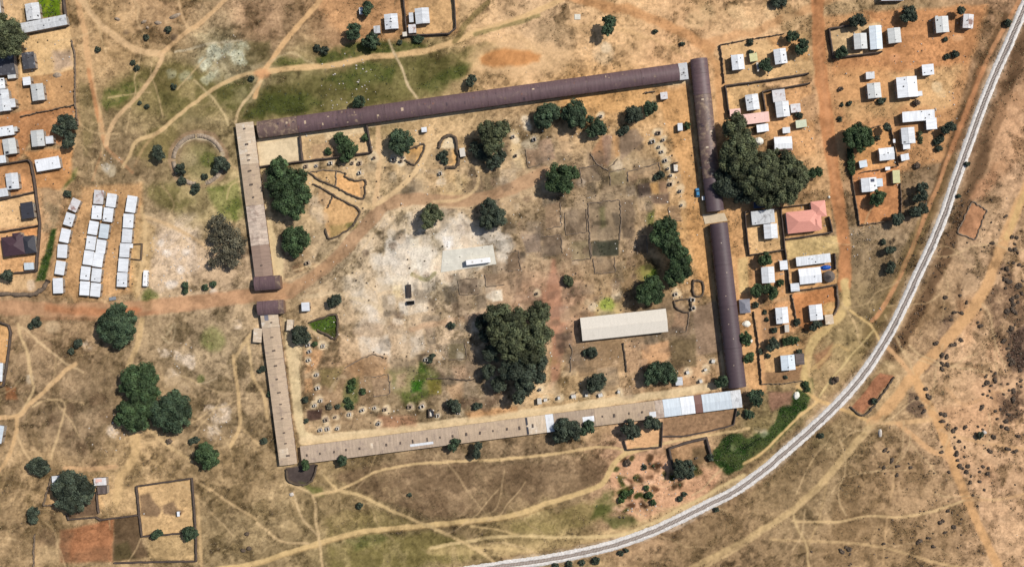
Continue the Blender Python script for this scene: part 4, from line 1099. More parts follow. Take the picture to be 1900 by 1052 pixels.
def roof_parts(w, d, h, kind, over=.3, pitch=9):
    """wall and roof meshes of one block, ridge along local y"""
    wb, rb = MB(), MB()
    ww, wd = w - 2 * over, d - 2 * over
    th = .07
    if kind == 'gable':
        rise = w / 2 * math.tan(R(pitch)); gr = ww / 2 * math.tan(R(pitch))
        z0 = h + (w - ww) / 2 * math.tan(R(pitch)) - .02
        prof = [(-ww / 2, 0), (ww / 2, 0), (ww / 2, z0), (0, z0 + gr), (-ww / 2, z0)]
        n = 5
        wb.add([(x, -wd / 2, z) for x, z in prof] + [(x, wd / 2, z) for x, z in prof],
               [(0, 1, 2, 3, 4), (9, 8, 7, 6, 5)] + [((i + 1) % n, i, n + i, n + (i + 1) % n) for i in range(n) if i != 0])
        for s_ in (-1, 1):
            a = [(s_ * w / 2, h), (s_ * .015, h + rise)]
            vs_ = [(a[0][0], -d / 2, a[0][1]), (a[1][0], -d / 2, a[1][1]), (a[1][0], d / 2, a[1][1]), (a[0][0], d / 2, a[0][1])]
            vs_ += [(x, y, z + th) for x, y, z in vs_]
            fs = [(0, 1, 2, 3), (7, 6, 5, 4), (0, 4, 5, 1), (1, 5, 6, 2), (2, 6, 7, 3), (3, 7, 4, 0)]
            if s_ > 0: fs = [f[::-1] for f in fs]
            rb.add(vs_, [f[::-1] for f in fs])
        rb.box(0, 0, h + rise + th + .01, .34, d * 1.0, .05)
    elif kind == 'mono':
        rise = w * math.tan(R(4))
        zz = lambda x: h + (x / w + .5) * rise
        prof = [(-ww / 2, 0), (ww / 2, 0), (ww / 2, zz(ww / 2) - .01), (-ww / 2, zz(-ww / 2) - .01)]
        wb.add([(x, -wd / 2, z) for x, z in prof] + [(x, wd / 2, z) for x, z in prof],
               [(0, 1, 2, 3), (7, 6, 5, 4), (1, 5, 6, 2), (3, 2, 6, 7), (0, 3, 7, 4)])
        vs_ = [(-w / 2, -d / 2, h), (w / 2, -d / 2, h + rise), (w / 2, d / 2, h + rise), (-w / 2, d / 2, h)]
        rb.add(vs_ + [(x, y, z + th) for x, y, z in vs_], [(3, 2, 1, 0), (4, 5, 6, 7), (0, 1, 5, 4), (1, 2, 6, 5), (2, 3, 7, 6), (3, 0, 4, 7)])
    elif kind == 'hip':
        wb.box(0, 0, h / 2, ww, wd, h - .02)
        rise = min(w, d) / 2 * math.tan(R(20)); e = min(w, d) / 2
        if d >= w:
            rg = [(0, -d / 2 + e, h + rise), (0, d / 2 - e + .01, h + rise)]
            fs = [(0, 1, 4), (1, 2, 5, 4), (2, 3, 5), (3, 0, 4, 5)]
        else:
            rg = [(-w / 2 + e, 0, h + rise), (w / 2 - e, 0, h + rise)]
            fs = [(0, 1, 5, 4), (1, 2, 5), (2, 3, 4, 5), (3, 0, 4)]
        base = [(-w / 2, -d / 2, h), (w / 2, -d / 2, h), (w / 2, d / 2, h), (-w / 2, d / 2, h)]
        rb.add(base + rg + [(x, y, z - th) for x, y, z in base], fs + [(0, 6, 7, 1), (1, 7, 8, 2), (2, 8, 9, 3), (3, 9, 6, 0), (9, 8, 7, 6)])
    return wb, rb

def block(root, r0, cx, cy, w, d, ang, h, kind, rmat, wmat, big=True):
    """one roofed block of a house, px units"""
    gx, gy = P(cx, cy, h)
    c, s_ = math.cos(-r0[2]), math.sin(-r0[2])
    dx, dy = gx - r0[0], gy - r0[1]
    loc = (dx * c - dy * s_, dx * s_ + dy * c, 0)
    rz = -R(ang) - r0[2]
    w, d = w * S * (HC - h) / HC, d * S * (HC - h) / HC
    if kind in ('gable', 'mono') and w > d * 1.15:
        w, d = d, w; rz += math.pi / 2
    small = min(w, d) < 4.0
    over = .12 if small else .3
    wb, rb = roof_parts(w, d, h, kind, over)
    wb.build('wall', wmat, root, loc, rz)
    ro = rb.build('roof', rmat, root, loc, rz)
    add_openings(root, w - 2 * over, d - 2 * over, loc, rz, not small)
    return ro, loc, rz, w, d

def house(name, label, cat, blocks, group=None, wmat='cement_wall', marks=0, patches=()):
    """blocks: (cx, cy, w, d, ang, h, kind, roof material); marks: stones or vents lying on the roof; patches: odd sheets (fx, fy, sx, sy, material)"""
    b0 = blocks[0]
    root = thing(name, label, cat, b0[0], b0[1], b0[4], group, b0[5])
    r0 = (root.location.x, root.location.y, root.rotation_euler.z)
    for i, b in enumerate(blocks):
        ro, loc, rz, w, d = block(root, r0, *b[:8], wmat)
        if i == 0:
            kind, h = b[6], b[5]
            def zof(x):
                if kind == 'gable': return h + (w / 2 - abs(x)) * math.tan(R(9)) + .07
                if kind == 'mono': return h + (x / w + .5) * w * math.tan(R(4)) + .07
                return h + .3
            if cat == 'house' and marks == 0: marks = int(rng.integers(0, 4))
            for k in range(marks):
                x, y = rng.uniform(-.4, .4) * w, rng.uniform(-.42, .42) * d
                m = MB(); s2 = rng.uniform(.35, .6); m.box(x, y, zof(x) + .14, s2, s2 * rng.uniform(.6, 1), .28, rng.uniform(0, 3), .8)
                m.build('roof_weight', 'dark_metal', ro)
            for fx, fy, sx, sy, pm in patches:
                m = MB(); nseg = 6
                for q in range(nseg):
                    x0 = (fx - sx / 2 + sx * q / nseg) * w; x1 = (fx - sx / 2 + sx * (q + 1) / nseg) * w
                    y0, y1 = (fy - sy / 2) * d, (fy + sy / 2) * d
                    vs_ = [(x0, y0, zof(x0) + .03), (x1, y0, zof(x1) + .03), (x1, y1, zof(x1) + .03), (x0, y1, zof(x0) + .03)]
                    m.add(vs_ + [(a, b_, c_ + .03) for a, b_, c_ in vs_], [(3, 2, 1, 0), (4, 5, 6, 7), (0, 1, 5, 4), (1, 2, 6, 5), (2, 3, 7, 6), (3, 0, 4, 7)])
                m.build('roof_sheet', pm, ro)
    return root

W_, B_, GY_, ST_ = 'white_sheet', 'bright_sheet', 'grey_sheet', 'stained_sheet'
VW, VE, VN = 'houses of the northwest village', 'houses of the east village', 'houses of the north village'
H = 'house'
# ---- north-west village
house(H, 'grey white house with a dented top edge beside the bright green lawn', H, [(61,22,26,31,-8,2.7,'gable',ST_)], VW, marks=4)
house(H, 'long white roofed block across the foot of the green lawn', H, [(81,45,87,19,-11,2.8,'gable',ST_)], VW, marks=2)
house(H, 'blackened sheet house under the edge of the big corner tree', H, [(53,113,23,31,-8,2.7,'gable','blackened_sheet')], VW)
house(H, 'wide black roofed house cut by the left edge below the corner tree', H, [(3,122,50,36,-6,2.7,'gable','blackened_sheet')], VW)
house('shed', 'little grey shed tucked below the black roofed corner house', 'shed', [(22,141,15,10,-6,2.2,'mono',GY_)], VW)
house('shed', 'small bright white shed above the lone grey house in the bare yard', 'shed', [(50,151,15,15,-6,2.4,'mono',B_)], VW)
house(H, 'grey gabled house with one dark spot in the wide bare brown yard', H, [(70,171.5,23,31,-8,2.8,'gable','grey_sheet')], VW, marks=1)
house(H, 'pale cropped house at the left edge above the stepped roof house', H, [(0,156,18,20,-8,2.6,'gable',W_)], VW)
house(H, 'stepped white house with a notched corner at the left edge', H, [(5,187,26,40,-8,2.8,'gable',W_),(22,192,14,16,-8,2.6,'mono',W_)], VW, marks=2)
house(H, 'very white narrow house running off the left edge with a small lean-to', H, [(8,244,36,17,-8,2.7,'mono',B_),(29,240,7,9,-8,2.2,'mono',GY_)], VW)
house(H, 'weathered grey house with a dark square patch on its lower left roof', H, [(18,272,24,29,-9,2.8,'gable','grey_sheet')], VW, patches=[(-.25,-.38,.28,.16,'slate_sheet')])
house(H, 'grey gabled house with a small white shed against its right side', H, [(70,257,24,30,-6,2.8,'gable','grey_sheet')], VW)
house('shed', 'small white shed against the right wall of a grey gabled house', 'shed', [(92,260,15,14,-5,2.3,'mono',W_)], VW)
house('shed', 'white shed at the left edge against the outside of the yard wall', 'shed', [(1,296,20,14,-6,2.4,'mono',W_)], VW)
house(H, 'long clean white house alone on orange ground outside the yard wall', H, [(89,304.5,45,22,-10,2.8,'mono',B_)], VW)
house(H, 'white house with a dark hole on its roof inside the upper walled yard', H, [(23,336.5,23,30,-7,2.8,'gable',W_)], VW, patches=[(-.2,-.36,.22,.14,'slate_sheet')])
house('shed', 'white shed cut by the left edge against the upper yard wall', 'shed', [(2,358,26,15,-8,2.3,'mono',W_)], VW)
house(H, 'black slate roofed house in the sandy walled yard', H, [(51,390.5,24,30,-8,2.8,'mono','slate_sheet')], VW, marks=1)
house(H, 'large plum roofed house with a dark slate wing in the walled yard', H, [(25,456,42,36,-8,3.0,'hip','plum_sheet'),(54,454,24,33,-8,2.9,'hip','slate_sheet'),(32,446,16,28,-8,3.3,'hip','plum_sheet')], VW)
house('shed', 'small pale blue shed in the corner of the plum house yard', 'shed', [(54,494,18,13,-3,2.4,'mono','blue_white_sheet')], VW)
house(H, 'white roof cropped by the left edge inside the low curved wall', H, [(-4,690,18,34,3,2.7,'gable',W_)], VW)
house(H, 'pale blue roof cropped by the left edge beside the dirt track', H, [(-3,805,18,33,10,2.7,'mono','blue_white_sheet')], VW)
house(H, 'white strip of roof cropped by the left edge near the top corner', H, [(-6,8,14,40,-6,2.7,'mono',W_)], VW)
# ---- homestead
house('hut', 'small white hut to the left of the big homestead tree', 'hut', [(104,891,15,17,-4,2.3,'mono',W_)])
house('hut', 'small red and white striped hut right of the big homestead tree', 'hut', [(186,893,23,14,-3,2.4,'mono','rusty_white_sheet')], patches=[(.15,.1,.4,.5,'pink_sheet')])
house('shed', 'dark brown shed below the red and white striped hut', 'shed', [(190,908.5,18,15,-3,2.3,'mono','brown_lean_sheet')])
house('hut', 'tiny white hut alone in the square walled yard', 'hut', [(331,953,5,9,-4,2.0,'mono',B_)])
# ---- north village
house(H, 'white house with small dark fittings on the open orange ground to the north', H, [(726,40.5,25,28,-5,2.8,'gable',W_)], VN, marks=5)
house('shed', 'small grey white shed left of the northern white house', 'shed', [(699.5,55.5,12,14,-5,2.3,'mono',ST_)], VN)
house(H, 'pale house inside the fenced north yard', H, [(783.5,30,26,29,-5,2.8,'gable',W_)], VN)
house('shed', 'narrow white shed on the left side of the fenced north yard', 'shed', [(763,33,8,18,-4,2.2,'mono',W_)], VN)
house('shed', 'patchy brown and white shed at the foot of the fenced north yard', 'shed', [(765,54,14,16,-4,2.2,'mono','rusty_white_sheet')], VN)
house('shed', 'tiny white shed half under a round bush at the north', 'shed', [(670,21,7,13,-6,2.1,'mono',W_)], VN)
house('shed', 'pale block at the outside corner of the fenced north yard', 'shed', [(751,64,8,8,-5,2.0,'mono','hall_sheet')], VN)
# ---- east village, west of the orange road
house(H, 'white house with two dark spots nearest the top end of the vaulted range', H, [(1369,116,23,28,-6,3.0,'gable',W_)], VE, marks=2)
house('shed', 'small yellow green shed between two white houses', 'shed', [(1398,107,14,15,-8,2.4,'mono','yellow_sheet')], VE)
house('shed', 'thin pale lean-to strip beside a dark bush', 'shed', [(1406,124.5,4,17,-8,2.0,'mono','hall_sheet')], VE)
house(H, 'white house with three dark spots left of a round roadside tree', H, [(1448,105,23,28,-8,3.0,'gable',W_)], VE, marks=3)
house(H, 'grey white house above the long pink roof', H, [(1396,190,24,29,-8,3.0,'gable',W_)], VE, marks=4)
house(H, 'long pink roofed block running under the big tree clump', H, [(1400,220,54,19,-7,2.8,'mono','pink_sheet'),(1364,209,20,13,-6,2.8,'mono','pink_sheet')], VE)
house('shed', 'white shed just below the long pink roof', 'shed', [(1415,238,22,14,-8,2.4,'mono',B_)], VE)
house(H, 'long white house with rusty red bands across its upper half', H, [(1452,203,25,29,-7,3.0,'gable',W_),(1445,178,23,22,-7,2.9,'mono','rusty_white_sheet')], VE, marks=1)
house('shed', 'mottled brown and white shed against the banded house', 'shed', [(1476,201,18,16,-6,2.3,'mono','rusty_white_sheet')], VE)
house('shed', 'pale lime shed beside a dark bush by the orange road', 'shed', [(1486.5,230,20,14,-8,2.4,'mono','lime_sheet')], VE)
house(H, 'white house with a rusty strip along its top next to the tree clump', H, [(1453,267,33,26,-3,3.0,'gable',B_)], VE, patches=[(-.44,0,.14,.96,'rust_sheet')])
house('shed', 'tiny white shed on top of the rust strip house', 'shed', [(1459,242,14,11,-4,2.2,'mono',W_)], VE)
house(H, 'L shaped white house with soot stains under the tree clump', H, [(1415.5,403,43,25,-7,3.0,'mono',ST_),(1430,429,25,27,-4,2.9,'gable',W_)], VE, marks=1)
house(H, 'salmon pink hip roofed house in the walled yard', H, [(1490,411,60,40,-6,3.2,'hip','salmon_sheet'),(1519,388,27,30,-7,3.1,'hip','salmon_sheet'),(1515,413,19,27,-4,3.4,'hip','salmon_sheet')], VE, wmat='whitewash_wall')
house('shed', 'dark blue sheet shelter under the lower edge of the tree clump', 'shed', [(1411,376,26,20,-5,2.6,'mono','navy_sheet')], VE)
house(H, 'long narrow white block along the top of its yard below the salmon house', H, [(1509,482,64,17,-7,2.8,'mono',W_)], VE)
house(H, 'broad white house left of the round thatched hut', H, [(1503,511.5,41,29,-6,3.0,'gable',B_)], VE)
house('shed', 'square white shed at the wall corner below the broad white house', 'shed', [(1475,533,16,15,-5,2.4,'mono',W_)], VE)
house(H, 'pale grey house between three dark trees west of the wall', H, [(1425,510,24,30,-4,3.0,'gable',W_)], VE)
house('shed', 'clean white shed right of the pale grey house', 'shed', [(1454,492,14,17,-5,2.4,'mono',B_)], VE)
house(H, 'white house with a dark speck above the tiny pale lean-to', H, [(1451,585,23,30,-5,3.0,'gable',W_)], VE, marks=2)
house(H, 'white house in the corner of the orange triangular yard', H, [(1514,579.5,24,29,-6,3.0,'gable',W_)], VE, marks=1)
house('shed', 'pinkish white shed at the bend of the yellow track', 'shed', [(1538.5,592.5,15,18,-7,2.4,'mono','pale_tan_fibre')], VE)
house('shed', 'blue grey hipped shed against the side of the dark vaulted range', 'shed', [(1382,568,20,26,-4,2.6,'hip','slate_blue_sheet')], VE)
house('shed', 'tiny pale lean-to below the dark specked white house', 'shed', [(1460,609,8,14,-4,2.2,'mono','hall_sheet')], VE)
house(H, 'bluish white house furthest south in the east village', H, [(1462,672.5,26,28,-5,3.0,'gable','blue_white_sheet')], VE)
house('shed', 'dark brown striped shed beside the furthest south white house', 'shed', [(1484,666,16,21,-3,2.4,'mono','brown_lean_sheet')], VE)
# ---- east village, beyond the road
house(H, 'grey house joined to a long blue white wing inside the walled plot', H, [(1596.5,77,24,29,-4,3.0,'gable',GY_),(1625,70,23,44,-4,3.1,'gable','blue_white_sheet')], VE, marks=1)
house(H, 'pale grey house just right of the walled plot', H, [(1659.5,66.5,24,28,-6,3.0,'gable','grey_sheet')], VE, marks=1)
house(H, 'pale grey house left of the rust patched house by the railway corner', H, [(1748,46,24,30,-5,3.2,'gable','grey_sheet'),(1738,34,5,8,-5,2.9,'mono',GY_)], VE)
house(H, 'white house with a rust patch nearest the railway corner', H, [(1796.5,40,19,26,4,3.2,'gable','rusty_white_sheet')], VE, patches=[(.2,-.05,.4,.35,'rust_sheet')])
house(H, 'white roof cropped by the top edge north of the walled plot', H, [(1656,-6,42,15,-1,2.8,'mono',B_)], VE)
house('shed', 'small grey white shed above the pale grey house by the road', 'shed', [(1614.5,140.5,16,13,-5,2.5,'mono',ST_)], VE)
house(H, 'small clean white house uphill of the biggest white house', H, [(1721.5,130,21,20,-5,3.0,'mono',B_)], VE)
house(H, 'pale grey house left of the biggest white house', H, [(1622,168.5,25,28,-6,3.0,'gable','grey_sheet')], VE)
house(H, 'biggest square white house with a small porch on its right', H, [(1683,162,38,38,-5,3.3,'gable',B_),(1707,174,8,9,-5,2.7,'mono',B_)], VE)
house(H, 'bright white L shaped house in the east village', H, [(1704,215.5,60,19,-5,3.2,'mono',B_),(1728,230,19,21,-4,3.18,'mono',B_)], VE)
house(H, 'grey white house tucked into the angle of the L shaped house', H, [(1685,252,25,30,-5,3.0,'gable',W_),(1682,272,13,10,-5,2.5,'mono',B_)], VE)
house(H, 'white house right of the big dark tree by the orange road', H, [(1645,286,28,23,-6,3.0,'gable',W_)], VE)
house('shed', 'tilted white shed below the house in the L angle', 'shed', [(1679,292,15,12,-12,2.5,'mono',W_)], VE)
house('shed', 'small tilted white shed at the foot of the long hedge', 'shed', [(1601.5,304.5,14,13,-10,2.4,'mono','blue_white_sheet')], VE)
t = house(H, 'white house with a dark solar panel above a round yard tree', H, [(1612.5,343,29,26,-5,3.0,'gable',W_),(1631.5,339,12,15,-5,2.5,'mono','blue_white_sheet')], VE, patches=[(.22,.28,.26,.22,'solar_glass')])
house('shed', 'narrow pale yellow shed along the yard fence', 'shed', [(1663,328,13,24,-3,2.6,'mono','yellow_sheet')], VE)
house('shed', 'tiny white shed on the fence line above the yellow shed', 'shed', [(1647,313,9,6,-5,2.0,'mono',B_)], VE)
house('shed', 'tiny white cabin on the fence below a round bush', 'shed', [(1659,262,4,7,-5,2.0,'mono',B_)], VE)
# ---- in the square
house('kiosk', 'square white roofed kiosk just inside the west gate', 'kiosk', [(567,569,15,16,-3,2.8,'mono',B_)])
house('kiosk', 'small white roofed kiosk below the long vaulted north range', 'kiosk', [(787,241,10,9,-5,2.3,'mono',B_)])
house('shed', 'narrow pale shed beside the kidney shaped pen', 'shed', [(858,283,10,16,-8,2.1,'mono','hall_sheet')])
house('shed', 'yellowish white shed under the northeast corner of the square', 'shed', [(1232,178,13,13,-6,2.3,'mono','rusty_white_sheet')])
house('shed', 'white sheet shed on the right edge of the leafy southeast tree', 'shed', [(1260,707,13,15,-4,2.3,'mono',W_)])
house('shed', 'narrow white shed at the southern tip of the giant tree', 'shed', [(1001,744,8,11,-4,2.2,'mono','hall_sheet')])
house('kiosk', 'white kiosk standing beside a bush near the vaulted east range', 'kiosk', [(1262,236,9,14,-3,2.2,'mono',W_)])
house('kiosk', 'tiny white kiosk beside the parked blue car', 'kiosk', [(1305,368,5,7,-5,2.1,'mono',B_)])
house('hall', 'large pale beige roofed hall standing alone in the southeast of the square', 'hall', [(1158,602.5,160,43,-6.2,3.6,'gable','hall_sheet')], wmat='whitewash_wall')
for x, y, w, d, l in ((538,603,12,20,'pale flat roofed annex inside the southwest range by the gate'),(478,622,16,26,'pale flat roofed annex outside the southwest range')):
    house('annex', l, 'annex', [(x, y, w, d, 4, 2.4, 'mono', 'pale_tan_fibre')])

# round thatched hut
t = thing('thatched_hut', 'round brown thatched hut right of the broad white house', 'hut', 1540, 513, 0, None, 3.0)
m = MB(); m.cyl(0, 0, 0, 2.1, 2.0, 2.0, 16); m.build('wall', 'brick_wall', t)
m = MB(); m.cyl(0, 0, 1.9, 3.9, 2.75, .25, 14); m.cyl(0, 0, 3.85, 4.15, .3, .12, 8); m.build('roof', 'thatch', t)
link('door', door_mesh(), t, (2.0, -.1, 0), -math.pi / 2)

# market shelters in rows
ROWS = [('left row of white shelters', 'in the left row, {} from the road', [(138.4,380.6,17,24,25),(128.7,407.4,18,24.5,17),(121,437.3,18.5,26,12),(116,466,19,25.5,4),(112,497,18.5,26,8),(108,530,19.5,29,-1)]),
 ('middle double row of white shelters', 'in the left file of the middle rows, {} from the road', [(183.4,366,19,26.5,5),(180,394.4,19.5,26,5),(173.3,423,18.5,25.5,9),(169,451,18.5,26,8),(164.3,478.5,19,27,8),(158.7,507,18.5,25.5,5),(157.4,535,19,26.5,4)]),
 ('middle double row of white shelters', 'in the right file of the middle rows, {} from the road', [(207,372,19,25.5,9),(201,398.8,19,26.5,7),(193.4,429,18,27,9),(187.7,457.6,18.5,26,9),(182.3,482.6,19,26,9),(179.2,510.5,19,25.5,6),(177.5,537.7,19.5,25.5,5)]),
 ('right row of white shelters', 'in the right row, {} from the road', [(244,379,19.5,31.5,8),(238.4,410,20,26.5,3),(236,437.7,19.5,26,5),(231.5,464.5,19,26.5,4),(229,492,19.5,25.5,4),(226.9,519,20,27,2)])]
for grp, where, lst in ROWS:
    n = len(lst)
    for k, (x, y, w, d, a) in enumerate(lst):
        mt = ('rusty_white_sheet' if (x, y) in ((138.4,380.6),(183.4,366)) else ('blue_white_sheet' if (x, y) in ((193.4,429),) else B_))
        house('shelter', 'white roofed shelter ' + where.format(ORD[n - 1 - k]), 'shelter',
              [(x, y, w - .4, d - .6, a + rng.uniform(-1, 1), 2.45 + rng.uniform(-.12, .25), 'mono', mt)], grp,
              marks=int(rng.integers(0, 3)) if k % 2 else 0)

# ================================================================== LONG RANGES
def long_range(label, p0, p1, width, eave, kind, sections, wmat='brick_wall', vents=(), extras=(), rise=None, door_side=1, vent_dir=0, over=.35):
    """row building; local y runs from p0 to p1; sections: (y0, y1, material) as fractions"""
    hh = eave + (.6 if kind == 'vault' else .3)
    a, b_ = P(p0[0], p0[1], hh), P(p1[0], p1[1], hh)
    L = math.hypot(b_[0] - a[0], b_[1] - a[1])
    rz = math.atan2(b_[1] - a[1], b_[0] - a[0]) - math.pi / 2
    t = thing('row_building', label, 'long building', *p0)
    t.location = (a[0], a[1], 0); t.rotation_euler = (0, 0, rz)
    w = width * S * .99
    rise = rise or (1.75 if kind == 'vault' else .45)
    nseg = 18 if kind == 'vault' else 2
    if kind == 'vault':
        th0 = 2 * math.atan(2 * rise / w); rad = (w / 2) / math.sin(th0)
        prof = [(rad * math.sin(-th0 + 2 * th0 * i / nseg), eave + rad * math.cos(-th0 + 2 * th0 * i / nseg) - rad * math.cos(th0)) for i in range(nseg + 1)]
    else:
        prof = [(-w / 2, eave), (0, eave + rise), (w / 2, eave)]
    k = (w - 2 * over) / w
    wp = [(x * k, z - .05) for x, z in prof]
    m = MB(); n = len(wp) + 2
    ring = [(wp[0][0], 0)] + wp + [(wp[-1][0], 0)]
    y0, y1 = .25, L - .25
    m.add([(x, y0, z) for x, z in ring] + [(x, y1, z) for x, z in ring], [tuple(range(n)), tuple(range(2 * n - 1, n - 1, -1)), (0, n, n + 1, 1), (n - 1, n - 2, 2 * n - 2, 2 * n - 1)])
    m.build('wall', wmat, t)
    th = .08
    secs = []
    for i, (f0, f1, mt) in enumerate(sections):
        m = MB(); dz = .02 * (i % 2) + rng.uniform(0, .012)
        ya, yb = f0 * L + (.04 if i else 0), f1 * L - .04
        pr = [(x, z + dz) for x, z in prof]; np_ = len(pr)
        vs_ = [(x, ya, z) for x, z in pr] + [(x, yb, z) for x, z in pr]
        vs_ += [(x, y, z + th) for x, y, z in vs_]
        fs = []
        for q in range(np_ - 1):
            fs.append((q, q + 1, np_ + q + 1, np_ + q)); fs.append((2 * np_ + q, 3 * np_ + q, 3 * np_ + q + 1, 2 * np_ + q + 1))
            fs.append((q, 2 * np_ + q, 2 * np_ + q + 1, q + 1)); fs.append((np_ + q, np_ + q + 1, 3 * np_ + q + 1, 3 * np_ + q))
        fs.append((0, np_, 3 * np_, 2 * np_)); fs.append((np_ - 1, 3 * np_ - 1, 4 * np_ - 1, 2 * np_ - 1))
        m.add(vs_, fs)
        secs.append((f0, f1, m.build('roof_section', mt, t)))
    def zof(x):
        for (xa, za), (xb, zb) in zip(prof[:-1], prof[1:]):
            if xa <= x <= xb: return za + (zb - za) * (x - xa) / (xb - xa) + th + .03
        return eave
    def host(f):
        for f0, f1, o in secs:
            if f0 <= f <= f1: return o
        return secs[-1][2]
    vm_ = MB(); vm_.box(0, 0, .17, .55, 1.25, .34, 0, .8); vm_.box(0, 0, .36, .66, 1.4, .05)
    vme = vm_.mesh('roof_vent', 'vent_iron')
    for f, x in vents:
        vo_ = link('roof_vent', vme, host(f), ((x + rng.normal(0, .012)) * w, f * L + rng.normal(0, .35), zof(x * w) - .04), vent_dir + rng.normal(0, .09)); vo_.scale = (rng.uniform(.7, 1.3), rng.uniform(.6, 1.25), rng.uniform(.6, 1.1))
    for f0, f1, x0, x1, mt in extras:
        m = MB(); q = 5
        for j in range(q):
            xa, xb = (x0 + (x1 - x0) * j / q) * w, (x0 + (x1 - x0) * (j + 1) / q) * w
            vs_ = [(xa, f0 * L, zof(xa)), (xb, f0 * L, zof(xb)), (xb, f1 * L, zof(xb)), (xa, f1 * L, zof(xa))]
            m.add(vs_ + [(x, y, z + .04) for x, y, z in vs_], [(3, 2, 1, 0), (4, 5, 6, 7), (0, 1, 5, 4), (1, 2, 6, 5), (2, 3, 7, 6), (3, 0, 4, 7)])
        m.build('roof_sheet', mt, host((f0 + f1) / 2))
    wm, pm = window_mesh(); y = 3.0; i = 0
    while y < L - 2:
        for s_ in (-1, 1):
            x = s_ * (w / 2 - over + .03); r = -s_ * math.pi / 2
            if s_ == door_side and i % 2 == 0:
                link('door', door_mesh(), t, (x, y, 0), r)
            else:
                o = link('window', wm, t, (x, y, 1.7), r); link('pane', pm, o)
        y += 3.1; i += 1
    return t

fr = lambda p0, p1, v, ax: (v - p0[ax]) / (p1[ax] - p0[ax])
# north: brown vault
a, b_ = (478, 241), (1260, 133.5)
X = lambda v: fr(a, b_, v, 0)
long_range('very long plum brown vaulted range along the north side of the square', a, b_, 31.5, 3.3, 'vault',
           [(0, X(515), 'worn_vault'), (X(515), X(552), 'worn_vault'), (X(552), X(627), 'brown_vault'), (X(627), X(715), 'brown_vault'), (X(715), X(800), 'brown_vault'), (X(800), X(905), 'brown_vault'), (X(905), X(985), 'brown_vault'), (X(985), X(1090), 'brown_vault'), (X(1090), X(1190), 'brown_vault'), (X(1190), 1, 'brown_vault')], door_side=1,
           extras=[(f_, f_ + rng.uniform(.0012, .006), x_, x_ + rng.uniform(.03, .2), ('tan_fibre', 'dark_vault', 'worn_vault', 'rust_sheet', 'dark_vault', 'worn_vault')[q_ % 6]) for q_, (f_, x_) in enumerate(zip(np.r_[rng.uniform(.02, .25, 26), rng.uniform(.2, .97, 34)], rng.uniform(-.45, .3, 60)))])
# north-east link box
house('annex', 'white roofed link block at the east end of the long north range', 'annex', [(1267.5,133,17,31,-6,3.0,'mono',ST_)], marks=3)
# east, two vaults
a, b_ = (1297, 109), (1328, 392)
Yf = lambda v: fr(a, b_, v, 1)
long_range('brown vaulted range with tan worn patches on the northeast side of the square', a, b_, 32, 3.3, 'vault',
           [(0, Yf(137), 'brown_vault'), (Yf(137), Yf(176), 'brown_vault'), (Yf(176), Yf(238), 'worn_vault'), (Yf(238), Yf(330), 'worn_vault'), (Yf(330), 1, 'dark_vault')], door_side=-1,
           extras=[(f_, f_ + rng.uniform(.004, .012), x_, x_ + rng.uniform(.06, .2), ('pale_tan_fibre', 'dark_vault', 'rust_sheet')[q_ % 3]) for q_, (f_, x_) in enumerate(zip(rng.uniform(.05, .78, 14), rng.uniform(-.4, .25, 14)))])
a, b_ = (1334, 414), (1369, 719)
Yf = lambda v: fr(a, b_, v, 1)
long_range('dark smooth vaulted range on the southeast side of the square', a, b_, 33, 3.4, 'vault', [(0, Yf(492), 'dark_vault'), (Yf(492), Yf(568), 'dark_vault'), (Yf(568), Yf(646), 'dark_vault'), (Yf(646), 1, 'dark_vault')], rise=2.0, door_side=-1,
           extras=[(f_, f_ + .004, x_, x_ + .05, 'pale_tan_fibre') for f_, x_ in ((.12,.02),(.3,-.1),(.44,.1),(.52,.05),(.61,.12),(.7,-.05),(.86,.1))])
# west, upper
a, b_ = (453, 228), (489.5, 513)
Yf = lambda v: fr(a, b_, v, 1)
vy = [(240,.02),(267,.0),(291,.0),(298,.0),(316,.02),(341,.02),(367,.02),(492,.03)]
long_range('tan roofed range with dark vents on the west side north of the gate', a, b_, 33.5, 2.7, 'low',
           [(0, Yf(305), 'pale_tan_fibre'), (Yf(305), Yf(381), 'tan_fibre'), (Yf(381), Yf(455), 'grooved_fibre'), (Yf(455), 1, 'dark_tan_fibre')],
           vents=[(Yf(v), o) for v, o in vy], vent_dir=math.pi / 2, door_side=1, wmat='brick_wall')
# west, lower
a, b_ = (499, 583), (535, 862)
Yf = lambda v: fr(a, b_, v, 1)
long_range('pinkish tan roofed range with dark vents on the west side south of the gate', a, b_, 33, 2.7, 'low',
           [(0, Yf(608), 'pale_tan_fibre'), (Yf(608), Yf(666), 'tan_fibre'), (Yf(666), Yf(765.5), 'tan_fibre'), (Yf(765.5), 1, 'tan_fibre')],
           vents=[(Yf(v), o) for v, o in ((600,-.1),(626,-.02),(650.5,-.02),(675,-.02),(701,-.02),(725.5,-.02),(750,-.02),(774,-.02),(800,.0),(823,-.02),(848,-.05))],
           extras=[(Yf(584), Yf(594), .05, .28, 'slate_blue_sheet'), (Yf(831), Yf(848), -.1, .42, 'pale_tan_fibre')], vent_dir=math.pi / 2, door_side=1)
